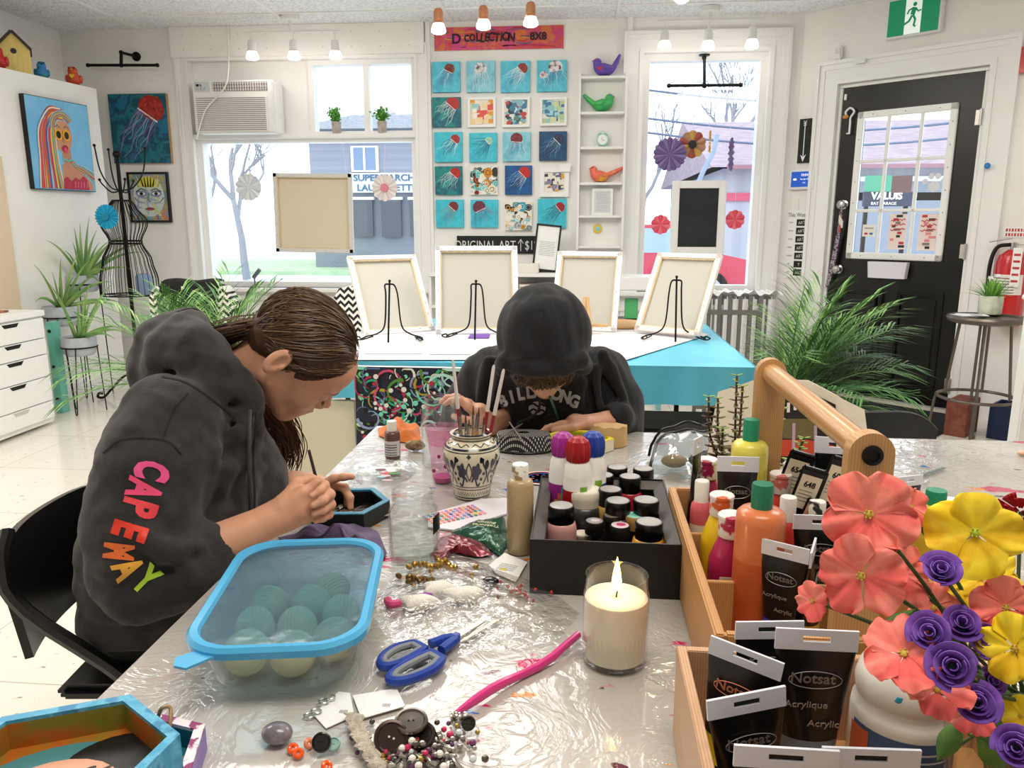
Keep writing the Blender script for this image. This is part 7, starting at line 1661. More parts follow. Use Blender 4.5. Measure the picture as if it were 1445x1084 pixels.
 # ---- dauber bottles
for k,(px,py,c,lab) in enumerate(((795,612,'#a02a8f','purple-topped white dauber bottle, left of the three'),(837,611,'#1d3f9f','blue-topped white dauber bottle, right of the three'),(816,618,'#a5121f','red-topped white dauber bottle, front of the three'))):
 y=BY1-.036 if k<2 else BY1-.078;q=onY(px,py-3,y);H=q.z-TT-.006;t=thing('dauber_bottle',lab+' in the black box','bottle',(q.x,y,TT+.0055),0,'dauber bottles');m=mat('dauber_'+c.strip('#'),c,.35)
 R=.0245;b=MB();b.lathe(mat('dauber_white','#f1f1ee',.35),[(0,0),(R,0),(R*1.03,.004),(R*1.03,H*.55),(R*.98,H*.57),(R*1.0,H*.60),(R*.96,H*.62),(R*.92,H*.70),(R*.72,H*.76),(0,H*.76)],28);b.obj('bottle_body',t)
 b=MB();b.add(surf(lambda u,v:((R*1.035+.0006)*math.cos(-PI+u*PI),(R*1.035+.0006)*math.sin(-PI+u*PI),H*(.06+.42*v)),16,2),m)
 for i,cc in enumerate(('#e8b42c','#d8632c','#2f9fb0','#7fb23a')):b.add(surf(lambda u,v:((R*1.035+.001+.0002*i)*math.cos(-PI*(.68-.08*i)+u*.5),(R*1.035+.001+.0002*i)*math.sin(-PI*(.68-.08*i)+u*.5),H*(.12+.07*i+.2*v)),6,1),mat('dl_'+cc.strip('#'),cc,.5))
 b.obj('label',t,80);b=MB();n=40;rings=[]
 for q,(r,z) in enumerate(((.78,.755),(.84,.78),(.88,.84),(.86,.90),(.72,.955),(.42,.99),(.02,1.0))):rings.append([(R*r*(1+(.04 if j%2 else-.03))*math.cos(2*PI*j/n),R*r*(1+(.04 if j%2 else-.03))*math.sin(2*PI*j/n),H*z) for j in range(n)])
 loftring(b,m,rings);b.obj('ribbed_cap',t,25)
 # ---- woven purse with two brushes, yellow tray, bag, pouch, plate
def houndstooth():
 m=bpy.data.materials.new('woven_check');m.use_nodes=True;N=m.node_tree.nodes;L=m.node_tree.links;b=N['Principled BSDF'];b.inputs['Roughness'].default_value=.7
 tc=N.new('ShaderNodeTexCoord');mp=N.new('ShaderNodeMapping');mp.inputs['Rotation'].default_value=(0,0,.15);mp.inputs['Scale'].default_value=(1,1,1.6);L.new(tc.outputs['Object'],mp.inputs[0])
 br=N.new('ShaderNodeTexBrick');br.inputs['Scale'].default_value=1;br.inputs['Brick Width'].default_value=.0048;br.inputs['Row Height'].default_value=.0048;br.inputs['Mortar Size'].default_value=.0015;br.inputs['Color1'].default_value=lin('#dcdad2');br.inputs['Color2'].default_value=lin('#d2d0c8');br.inputs['Mortar'].default_value=lin('#08080a');L.new(mp.outputs[0],br.inputs['Vector']);L.new(br.outputs[0],b.inputs['Base Color']);return m
c=sum([onT(*p) for p in((694,658),(790,650),(778,612),(706,612))],Vector())/4
b=MB();b.add(surf(lambda u,v:(.078*(1-.25*v)*math.cos(u*2*PI)*(1-.75*max(0,v-.7)/.3),(.05*(1-.35*v))*math.sin(u*2*PI)*(1-.75*max(0,v-.7)/.3),.004+.038*min(1,v/.7)+.004*math.sin(u*19)*v*(1-v)),40,12,wrapu=True),houndstooth());b.lathe(m_black,[(0,.0),(.075,0),(.079,.003),(.075,.007),(0,.007)],36,M=T(s=(1,.65,1)));o=b.obj('woven_purse',loc=(c.x-.005,c.y-.012,TT),angle=60);props(o,'black and white woven purse lying behind the patterned vase','purse')
for k,(p0,p1,l) in enumerate((((700,622),(737,598),'left'),((719,596),(741,628),'right'))):
 a,d=onT(*p0,.048),onT(*p1,.048);b=MB();b.tube(mat('brush_taupe','#7f7468',.5),[a,a+(d-a)*.8,d],[.002,.0022,.0012],8);props(b.obj('paint_brush'),l+' of two taupe brushes crossed over the woven purse','brush','brushes on the woven purse')
t=hextray('yellow_tray','tray with a bright yellow rim behind the dauber bottles',-.005,1.86,.085,.06,-.12,.03,.01,mat('tray_cream','#e6e0c0',.5),mat('rim_yellow','#e8dc3a',.4),mat('tray_olive','#a5a83a',.5),None)
g=onT(792,604,.004);t=thing('bubble_palette','round clear palette the hooded person is working on','palette',(g.x,g.y-.01,TT));b=MB();b.lathe(m_clearp,[(0,.001),(.045,.001),(.05,.01),(.049,.012),(0,.004)],32);b.obj('dish',t);b=MB()
for k in range(7):a=k*.9;b.ell(mat('palette_grey','#8fa0a8',.4),(.028*math.cos(a),.028*math.sin(a),.005),(.009,.009,.003),10)
b.obj('paint_well',t)
p0,p1=onY(776,560,1.86),onT(792,602,.006);b=MB();b.tube(mat('brush_green','#1f6f58',.3),[p0,p0+(p1-p0)*.85],[.0035,.003],8);b.tube(m_bris,[p0+(p1-p0)*.85,p1],[.0028,.0006],6);props(b.obj('paint_brush'),'green brush held between the hooded face and the round palette','brush')
# paper bag
g=onT(855,640);b=MB();mpb=mat('paper_bag','#cfae7c',.85,col2='#c29f6c',nscale=9,bump=.5,bscale=20)
def bag(u,v):a=u*2*PI;r=1-.25*v;return(.055*r*math.cos(a)*(1+.05*math.sin(3*a))+.012*v,.035*r*math.sin(a)*(1+.06*math.cos(4*a)),.05*v+.002*math.sin(7*a)*v)
b.add(surf(bag,44,10,wrapu=True),mpb);b.add(([bag(k/44,1) for k in range(44)],[list(range(44))]),mpb);o=b.obj('paper_bag',loc=(g.x+.0,g.y+.075,TT),angle=30);props(o,'crumpled brown paper bag behind the blue-topped dauber','bag')
# clear pouch with black piping
gA=onT(880,668);pc=Vector((.28,1.66,TT));t=thing('clear_pouch','clear plastic pouch edged in black piping behind the black box','pouch',pc,-.08)
def pouch(u,v):x=(u-.5)*.26;return(x*(1-.12*v),.06-.10*(1-v)*(1 if True else 0)+.012*math.sin(u*14),.006+.085*math.sin(min(1,v*1.05)*PI/2)*(1-(abs(u-.5)*2)**4*.45)+.004*math.sin(u*23+v*7))
b=MB();b.add(surf(pouch,40,16),clear_mat('pouch_plastic','#dfe2e2',.05,.4,haze=.1,hazecol='#9a9ea2',bump=.5,bscale=18));b.add(surf(lambda u,v:(lambda p:(p[0],.12-p[1]*0+.0,p[2]))(pouch(u,v)),40,16),MATS['pouch_plastic']);b.obj('plastic_panel',t,80)
b=MB();top=[Vector(pouch(k/24,1)) for k in range(25)];side=[Vector(pouch(0,k/10)) for k in range(11)];side2=[Vector(pouch(1,k/10)) for k in range(10,-1,-1)];b.tube(m_black,side+top[1:]+side2[1:],.0032,8);b.obj('front_piping',t)
b=MB();b.tube(m_black,[Vector((p.x,.12,p.z)) for p in side+top[1:]+side2[1:]],.0032,8);b.obj('back_piping',t)
b=MB();b.ell(mat('pouch_dark','#1a1c20',.3),(.03,.045,.025),(.07,.035,.024),18);b.ell(mat('pouch_gold','#a58a4a',.4),(-.07,.05,.02),(.03,.02,.015),12);o=b.obj('dark_bundle',loc=pc);props(o,'dark tools bundled inside the clear pouch','bundle')
# small painted plate sheet behind the box
g=onT(772,676);b=MB();b.lathe(m_white,[(0,0),(.042,0),(.045,.002),(0,.002)],30);b.lathe(mat('ring_red','#b53a4a',.5),[(.036,.0022),(.040,.0026),(.040,.0022)],30);b.lathe(mat('ring_blue','#3a5a9a',.5),[(.028,.0022),(.031,.0026),(.031,.0022)],30)
for k in range(9):b.ell(MATS['ring_red' if k%2 else 'ring_blue'],(.02*math.cos(k*.7),.02*math.sin(k*.7),.0022),(.004,.003,.0006),8)
o=b.obj('painted_coaster',loc=(g.x-.012,g.y,TT));props(o,'white round coaster with red and blue rings behind the gold bottle','coaster')
# ---- zip bag with odds and ends
P=[onT(*p) for p in((516,868),(560,808),(628,778),(690,800),(770,830),(818,868),(790,905),(700,925),(600,935),(525,925))];c=sum(P,Vector())/len(P);n=len(P)
def zipb(u,v,lift=0.0):
 i=u*n;k=int(i)%n;f_=i-int(i);e=P[k]*(1-f_)+P[(k+1)%n]*f_;q=c+(e-c)*v;x,y=q.x-c.x,q.y-c.y
 h=(1-v**2)*(.012+.012*max(0,noise.noise(Vector((x*16,y*16,1))))+.006*noise.noise(Vector((x*45,y*45,4)))+.004*abs(noise.noise(Vector((x*90,y*90,7)))))
 return(x,y,.002+max(0,h)+lift)
m_zip=clear_mat('zip_plastic','#fdfdfd',.05,.5,haze=.04,bump=.7,bscale=45)
b=MB();b.add(surf(zipb,90,30,wrapu=True),m_zip);o=b.obj('zip_bag',loc=(c.x,c.y,TT),angle=180);props(o,'large crumpled clear zip bag full of small bits beside the scissors','bag')
def pile(name,label,px,py,n,spread,r,m,seed,group,cat,zr=.004,shape='ell',labels=None,lift=.0):
 rnd=random.Random(seed);g=onT(px,py);proto=None
 for k in range(n):
  x=g.x+rnd.gauss(0,spread[0]);y=g.y+rnd.gauss(0,spread[1]);z=TT+r+.0008+rnd.uniform(0,zr)
  if proto is None:
   b=MB();
   if shape=='ell':b.ell(m,(0,0,0),(r,r*.8,r*.7),10)
   elif shape=='ball':b.ell(m,(0,0,0),(r,r,r),12)
   elif shape=='ring':b.tube(m,[(r*math.cos(q*PI/7),r*math.sin(q*PI/7),0) for q in range(14)],r*.42,8,closed=True)
   proto=b.obj(name);o=proto;props(o,label,cat,group)
  else:o=mesh_copy(proto)
  o.location=(x,y,z);o.rotation_euler=(rnd.uniform(0,3),rnd.uniform(0,3),rnd.uniform(0,3))
m_gold=mat('gold_nugget','#b5904a',.3,.8);m_wool=mat('white_fluff','#ece9e0',.95,bump=.6,bscale=300)
pile('gold_nugget','little gold metal nugget heaped in the far end of the zip bag',625,806,26,(.028,.012),.006,m_gold,3,'gold nuggets in the zip bag','nugget',.006)
pile('bronze_nugget','little bronze nugget heaped in the zip bag nearest the water jar',590,826,16,(.016,.007),.006,mat('bronze','#7a6038',.35,.8),4,'bronze nuggets in the zip bag','nugget',.004)
for k,(px,py,l) in enumerate(((655,850,'right'),(590,862,'left'),(618,842,'middle'))):
 g=onT(px,py);b=MB();b.add(surf(lambda u,v:((.026+.008*math.sin(u*17+k))*math.cos(u*2*PI)*math.sin(PI*v),(.017+.005*math.sin(u*13))*math.sin(u*2*PI)*math.sin(PI*v),.012-.011*math.cos(PI*v)),26,12,wrapu=True),m_wool);props(b.obj('cotton_tuft',loc=(g.x,g.y,TT),angle=80),l+' white tuft of cotton in the zip bag','cotton','cotton tufts in the zip bag')
g=onT(545,858);b=MB();b.tube(mat('pink_petals','#e0508c',.4,trans=.2),smoothpath([(0,.01,.006),(.01,-.008,.010),(.028,.004,.008),(.045,.014,.008),(.06,.022,.006)],4),.0065,8);b.tube(mat('violet_petals','#9a4fb8',.4),[(.03,.006,.011),(.062,.028,.008)],.006,8);props(b.obj('glass_flower_bit',loc=(g.x,g.y,TT)),'pink and violet glossy flower bit in the near corner of the zip bag','trinket')
g=onT(692,828);b=MB();b.ell(mat('black_lens','#16181c',.12,coat=.6),(0,0,.008),(.014,.011,.007),18);props(b.obj('black_cabochon',loc=(g.x,g.y,TT)),'glossy black oval cabochon inside the zip bag','stone')
m_redb=mat('red_bead','#c2222c',.25,coat=.5)
pile('red_bead','small red bead by the corner of the black box',735,838,22,(.022,.012),.0035,m_redb,6,'red beads beside the black box','bead',.002)
# ---- jewellery heap at the near edge
g=onT(392,1048);b=MB();b.ell(mat('stone_grey','#6d6870',.25,coat=.4,col2='#857f88',nscale=60),(0,0,.011),(.017,.014,.011),20);props(b.obj('grey_stone',loc=(g.x,g.y,TT)),'polished grey stone at the left of the bead heap','stone')
m_orb=mat('orange_bead','#f05a14',.25,coat=.4)
for k,(px,py,l) in enumerate(((413,1056,'back one of the pair of orange beads by the grey stone'),(421,1063,'front one of the pair of orange beads by the grey stone'),(461,1081,'orange bead alone at the bottom edge of the picture'),(436,1049,'pale coral bead beside the black button'))):
 g=onT(px,py,.005);b=MB();b.tube(m_orb if k<3 else mat('coral_bead','#e88a68',.3),[(.0036*math.cos(q*PI/7),.0036*math.sin(q*PI/7),0) for q in range(14)],.0026,8,closed=True);o=b.obj('orange_bead',loc=(g.x,g.y,TT+.0042));o.rotation_euler=(.5,.3*k,0);props(o,l,'bead','loose orange beads')
def button(label,px,py,r,m,hole=m_dark,tilt=(0,0,0),z=0.0,kind='button'):
 g=onT(px,py,z+.004);b=MB();b.lathe(m,[(0,0),(r*.9,0),(r,.0015),(r*.96,.004),(r*.82,.0045),(r*.72,.0028),(r*.3,.0028),(0,.0030)],26)
 for s in(-1,1):b.ell(hole,(s*r*.14,0,.0031),(r*.07,r*.07,.0006),8)
 o=b.obj('coat_button',loc=(g.x,g.y,TT+z+.002));o.rotation_euler=tilt;props(o,label,kind,'buttons in the bead heap')
button('glossy black button standing on edge between the beads',454,1046,.0105,mat('button_black','#121110',.2,coat=.6),tilt=(.9,.2,0),z=.009)
button('small pale teal button right of the black button',471,1050,.0075,mat('button_teal','#8fb8b0',.3),tilt=(.5,0,0),z=.004)
m_gun=mat('gunmetal','#6f6862',.22,.9);m_silver=mat('silver_bead','#b9b5ae',.2,.9)
button('large brown metal button with a white centre in the heap',552,1040,.0185,mat('button_brown','#3d302c',.25,.5),mat('shell_white','#e6dcd2',.3),(.75,.35,0),.016)
button('large gunmetal ring button on top of the heap',580,1018,.0185,m_gun,tilt=(.15,0,.3),z=.022)
button('dark round button at the back right of the heap',594,1040,.0175,mat('button_dark','#2c2622',.3,.4),tilt=(.4,-.3,0),z=.010)
button('small textured black button at the end of the pink tube',661,1019,.008,mat('button_ridge','#2b2824',.5,bump=.8,bscale=400),tilt=(1.0,.3,0),z=.008)
rnd=random.Random(31);kinds=(m_silver,m_gun,m_silver,mat('bead_white','#e9e4dc',.3),mat('bead_plum','#6a3f68',.25),mat('bead_gold2','#c2a050',.25,.8),m_gun,mat('bead_rose','#c2305a',.25),mat('bead_clear','#cfd6da',.1,coat=.8));names_=('silver','gunmetal','silver','white','plum','gold','gunmetal','rose','pale glass');protos={}
for k in range(150):
 m=kinds[k%9];nm=names_[k%9];px=rnd.gauss(595,38);py=rnd.gauss(1066,17);lay=max(0,1-abs(px-595)/90);z=rnd.uniform(0,.016)*lay;g=onT(px,py,z);r=rnd.choice((.0028,.0034,.0042))
 key=(nm,r)
 if key not in protos:b=MB();b.ell(m,(0,0,0),(r,r,r*.9),10);o=b.obj('metal_bead' if nm in('silver','gunmetal','gold') else 'glass_bead');protos[key]=o;props(o,'%s %s bead in the jewellery heap at the bottom of the picture'%({.0028:'tiny',.0034:'small',.0042:'larger'}[r],nm),'bead','%s %s beads in the heap'%({.0028:'tiny',.0034:'small',.0042:'larger'}[r],nm))
 else:o=mesh_copy(protos[key])
 o.location=(g.x,g.y,TT+r+.0006+z)
for k,(px0,py0,px1,py1) in enumerate(((545,1075,640,1050),(560,1058,655,1078))):
 b=MB();pts=[onT(px0+(px1-px0)*q/16,py0+(py1-py0)*q/16+9*math.sin(q*.9),.010+.006*math.sin(q)) for q in range(17)];b.tube(m_silver,pts,[.0016+.0012*(q%2) for q in range(17)],8);props(b.obj('silver_chain'),('upper','lower')[k]+' silver chain running through the bead heap','chain','chains in the bead heap')
pts=[onT(500,1010,.008),onT(505,1030,.010),onT(515,1052,.012),onT(530,1075,.010),onT(538,1095,.006)];b=MB();S_=smoothpath(pts,8);v=[];f=[]
for i,p in enumerate(S_):
 w=.011+.0025*math.sin(i*2.3);v+=[p+Vector((-w,.002,.002*math.sin(i))),p+Vector((0,0,.003)),p+Vector((w,-.002,.002*math.cos(i)))]
for i in range(len(S_)-1):f+=[(3*i,3*i+1,3*i+4,3*i+3),(3*i+1,3*i+2,3*i+5,3*i+4)]
b.add(thick((v,f),.0015),mat('lace','#cfc6b8',.9,col2='#b5aa9a',nscale=200,bump=.9,bscale=350));props(b.obj('lace_ribbon',angle=60),'strip of beige crocheted lace falling over the heap','ribbon')
for k,(p,l) in enumerate(((((442,1010),(478,978),(494,980),(500,1012),(460,1030)),'white earring card left of the lace'),(((498,985),(560,975),(572,1000),(510,1018)),'white paper card right of the lace'))):
 P=[onT(*q) for q in p];c=sum(P,Vector())/len(P);b=MB();b.prism(m_white,[(q.x-c.x,q.y-c.y) for q in P],0,.001);
 for i in range(6):b.box(m_gt,(.006+.0016*i,-.006,.0012),(.0007,.006,.0003))
 props(b.obj('jewellery_card',loc=(c.x,c.y,TT+.0005+.0015*k)),l,'card','jewellery cards')
b=MB();
for q in range(4):p=onT(436+10*q,1010-9*q+4*(q%2),.003);b.tube(m_silver,[p+Vector((.006*math.cos(a_*PI/6),.004*math.sin(a_*PI/6),.001*q)) for a_ in range(12)],.0011,6,closed=True)
props(b.obj('silver_earring'),'silver earring links on the left jewellery card','earring')
for k,px in enumerate((640,652)):
 g=onT(px,1016,.006);b=MB();b.lathe(m_silver,[(0,-.004),(.007,-.004),(.007,-.002),(.003,0),(.007,.002),(.007,.004),(0,.004)],16,M=T(0,0,0,0,PI/2,.3));props(b.obj('silver_spool',loc=(g.x,g.y,TT+.008)),('left','right')[k]+' silver spool bead at the end of the pink tube','bead','silver spool beads')
 # ---- hexagonal trays bottom left
def fl2(b):
 P=lambda c:mat('paint_'+c.strip('#'),c,.45)
 def ov(cx,cy,rx,ry,c,z,rot=0,n=22):b.add(([(cx+rx*math.cos(t)*math.cos(rot)-ry*math.sin(t)*math.sin(rot),cy+rx*math.cos(t)*math.sin(rot)+ry*math.sin(t)*math.cos(rot),z) for t in[2*PI*i/n for i in range(n)]],[list(range(n))]),P(c))
 ov(.0,-.0,.088,.066,'#4a8a8f',.0045);ov(.045,.03,.045,.034,'#15120f',.0050,.3);ov(-.0,-.012,.060,.052,'#dfa588',.0054,-.3);ov(-.055,.0,.022,.045,'#b9c26a',.0052,.2)
 ov(-.020,-.018,.024,.009,'#b0242c',.0060,.75);ov(-.018,-.016,.016,.004,'#7c1420',.0062,.75)
 ov(.022,.012,.014,.005,'#1a1512',.0060,.6);ov(.030,.004,.022,.003,'#1a1512',.0062,.6);ov(.016,.016,.005,.005,'#e9e2da',.0064);ov(.035,-.03,.012,.004,'#c58a6c',.006,.6)
 rnd=random.Random(3)
 for i in range(14):ov(-.06+.02*rnd.random(),-.04+.09*rnd.random(),.004,.004,'#e9e6c8',.0066)
m_skyb=mat('rim_sky','#3f9fc8',.45,col2=['#5fb6d8','#2f86b5'],nscale=40,bump=.3)
mid=sum([onT(*p,.03) for p in((230,1040),(185,992),(75,1012),(0,1075))],Vector())/4
HB=(-.482,.585)
hextray('hexagon_tray','sky blue hexagonal tray with a painted face inside, bottom left corner',HB[0],HB[1],.112,.086,.42,.036,.01,m_skyb,m_skyb,mat('tray_ochre','#9a7420',.5,col2=['#b5601c','#7a7a2a'],nscale=12),fl2,.010,z=TT+.0305)
hextray('hexagon_tray','lilac hexagonal tray under the sky blue one at the bottom left',-.452,.630,.088,.078,-.22,.030,.01,mat('tray_lilac','#a58fd0',.5,col2='#8f78c0',nscale=14),mat('rim_pinkdab','#e9dfe6',.5,col2='#8f2f6a',nscale=45,lo=.5,hi=.54),mat('tray_tealin','#1d6f85',.5),None,.010)
b=MB();b.tube(m_tw,smoothpath([onT(222,1015,.036),onT(228,1000,.05),onT(240,999,.05),onT(240,1020,.04),onT(236,1040,.03)],6),.0022,6);props(b.obj('twine_loop'),'twine loop lying over the lilac tray rim','twine')
b=MB();b.tube(m_tw,smoothpath([onT(272,1046,.003),onT(268,1062,.003),onT(250,1078,.003),onT(240,1095,.003)],6),.0022,6);props(b.obj('twine_loop'),'twine end lying on the plastic right of the lilac tray','twine')
# ================================================================ WOODEN CADDIES, PAINT BOTTLES AND TUBES, FLOWERS
m_oak=mat('caddy_wood','#c79a66',.45,col2='#b98753',nscale=6,wave=2.5,stretch=(18,1.2,4),lo=.2,hi=.8)
m_oak2=mat('caddy_wood_post','#cba06e',.4,col2='#bd8e5c',nscale=7,wave=2.0,stretch=(14,14,.8),lo=.2,hi=.8)
m_oakh=mat('caddy_handle_wood','#d0a06a',.3,col2='#c3905a',nscale=5,wave=2,stretch=(10,.6,10),coat=.3)
KX0,KX1,KY0,KY1,KH=.150,.455,.795,1.285,.105
kc=Vector(((KX0+KX1)/2,(KY0+KY1)/2,TT))
t=thing('wooden_caddy','wooden art caddy with a long dowel handle, packed with paint','caddy',kc);W,D=KX1-KX0,KY1-KY0;th=.012
b=MB();b.box(m_oak,(0,0,.005),(W-2*th,D-2*th,.008));b.obj('base_board',t)
for s in(-1,1):b=MB();b.box(m_oak,(s*(W/2-th/2),0,KH/2+.001),(th,D,KH),.002);b.obj('side_board',t)
for s in(-1,1):b=MB();b.box(m_oak,(0,s*(D/2-th/2),KH/2+.001),(W-2*th,th,KH),.002);b.obj('end_board',t)
for yy in(-.075,.085):b=MB();b.box(m_oak,(0,yy,KH*.44),(W-2*th,.008,KH*.8),.001);b.obj('divider',t)
PX=.302-kc.x;pw=.047;zt=.335
for s,yy in((-1,KY0+.022),(1,KY1-.022)):
 b=MB();prof=[(-pw/2,.012)]+[(-pw/2,zt-pw/2)]+[(-pw/2*math.cos(a),zt-pw/2+pw/2*math.sin(a)) for a in[PI*k/14 for k in range(1,14)]]+[(pw/2,zt-pw/2),(pw/2,.012)]
 b.prism(m_oak2,prof,-.009,.009,M=T(PX,yy-kc.y,0,PI/2));b.obj('handle_post',t,30)
b=MB();b.tube(m_oakh,[(PX,KY0+.032-kc.y,zt-pw/2),(PX,KY1-.030-kc.y,zt-pw/2)],.0155,20);b.obj('dowel_handle',t)
b=MB();b.lathe(mat('bolt_black','#1c1c1e',.35,.5),[(.0,0),(.011,0),(.0105,.003),(.0065,.004),(.006,.001),(.0,.001)],20,M=T(PX,KY0+.012-kc.y,zt-pw/2,PI/2));b.obj('bolt',t)
# front box
FX0,FX1,FY0,FY1=.106,.425,.40,.772
fc=Vector(((FX0+FX1)/2,(FY0+FY1)/2,TT));t=thing('wooden_box','small open wooden box of paint tubes in front of the caddy','box',fc);W,D=FX1-FX0,FY1-FY0
b=MB();b.box(m_oak,(0,0,.004),(W-.02,D-.02,.008));b.obj('base_board',t)
for s in(-1,1):b=MB();b.box(mat('box_wood_pale','#cfa987',.5,col2='#c09673',nscale=6,wave=2.5,stretch=(18,1.2,4),lo=.2,hi=.8),(s*(W/2-.005),0,.052),(.010,D,.104),.001);b.obj('side_board',t)
for s in(-1,1):b=MB();b.box(MATS['box_wood_pale'],(0,s*(D/2-.005),.052),(W-.02,.010,.104),.001);b.obj('end_board',t)
KZ=TT+.0095
GB='paint bottles in the wooden caddy'
def tempera(label,px,py,h,R,col,dirt,labcol='#efe7c8',text=None,yoff=0):
 """large bottle with sloping shoulders and a wide white flip cap"""
 x,y=at_t(px,py,h);t=thing('paint_bottle',label,'bottle',(x,y+yoff,KZ),0,GB);H=h-.009;m=mat('pb_'+col.strip('#'),col,.3,coat=.3)
 b=MB();n=32
 def ring(r,z,sq):return[((abs(math.cos(a))**sq)*math.copysign(1,math.cos(a))*r,(abs(math.sin(a))**sq)*math.copysign(1,math.sin(a))*r*.8,z) for a in[2*PI*j/n for j in range(n)]]
 loftring(b,m,[ring(R*.92,0,.6),ring(R,.004,.6),ring(R,H*.48,.6),ring(R*.97,H*.56,.65),ring(R*.66,H*.74,.9),ring(R*.56,H*.80,1)]);b.obj('bottle_body',t,40)
 b=MB();mc=mat('cap_w_'+dirt.strip('#'),'#eeeae4',.4,col2=dirt,nscale=35,lo=.55,hi=.6);b.lathe(mc,[(R*.60,H*.79),(R*.62,H*.80),(R*.62,H*.96),(R*.66,H*.965),(R*.66,H*.99),(R*.60,H),(0,H)],28);b.obj('flip_cap',t)
 b=MB();b.box(mat('lab_'+labcol.strip('#'),labcol,.5),(0,-R*.8-.0006,H*.27),(R*1.15,.001,H*.36))
 for i in range(4):b.box(m_black if i==1 else m_gt,(-.002,-R*.8-.0014,H*(.4-.075*i)),(R*(.9-.1*(i%2)),.0006,H*(.035 if i!=1 else.05)))
 if text:b.text(m_black,text,H*.06,.0003,M=T(0,-R*.8-.0014,H*.42)@TXT)
 b.obj('label',t)
tempera('dark magenta tempera bottle at the far left of the caddy',998,648,.165,.0275,'#9a1f4c','#9a2048')
tempera('yellow tempera bottle with a paint-smeared white cap',1019,698,.160,.0270,'#e6c21c','#d8622c')
tempera('deep pink tempera bottle in front of the yellow one',1033,726,.160,.0280,'#ad1f54','#b02a58')
tempera('red-orange tempera bottle near the middle of the caddy',1102,668,.160,.0260,'#d8402c','#d8786a')
tempera('turquoise tempera bottle at the back right of the caddy',1121,655,.168,.0275,'#1f93a8','#2f9fb0')
def squeeze(label,px,py,h,R,col,capc='#1f8f68',capr=.42,z=KZ,grp=GB,trans=True,fill='#c8542a',capf=.15):
 x,y=at_t(px,py,h);H=h-(z-TT);t=thing('squeeze_bottle',label,'bottle',(x,y,z),0,grp);hc=H*capf;hb=H-hc
 b=MB();b.lathe(mat('sq_'+col.strip('#'),col,.3,coat=.2),[(0,0),(R*.95,0),(R,.005),(R,hb*.90),(R*.97,hb*.955),(R*.8,hb*.985),(R*capr,hb),(0,hb)],32);b.obj('bottle_body',t,50)
 b=MB();b.lathe(mat('sqf_'+fill.strip('#'),fill,.35),[(R*1.004,.004),(R*1.006,.006),(R*1.006,hb*.62),(R*1.002,hb*.625)],32);b.obj('paint_level',t)
 b=MB();b.lathe(mat('capg_'+capc.strip('#'),capc,.35),[(R*capr*1.02,hb-.001),(R*capr*1.05,H-.004),(R*capr*.98,H),(0,H)],24);b.obj('cap',t)
squeeze('big translucent orange squeeze bottle with a green cap',1077,683,.222,.0315,'#d57a4c',capc='#1f7a5c',fill='#bb5a30')
squeeze('pale yellow squeeze bottle with a green cap at the back of the caddy',1061,592,.240,.0290,'#e8dc5f',fill='#e0d24a')
def small2(label,px,py,h,R,col,lab='#e8d8c0',capd=None):x,y=at_t(px,py,h);craft_bottle(label,x,y,h-.009,col,R=R,z=KZ,capf=.24,capr=.68,lab=lab,grp=GB,name='paint_bottle',capdirt=capd)
small2('small coral pink bottle in the left of the caddy',991,679,.150,.0165,'#d4606a')
small2('small white-capped bottle behind the orange one',1113,702,.158,.0170,'#c63a30')
small2('small white-capped bottle with a black mark on its cap',1154,708,.155,.0170,'#3a3a3f',capd='#2a2a2a')
small2('small white cap showing behind the coral flower',1184,714,.150,.0160,'#7a7f8a')
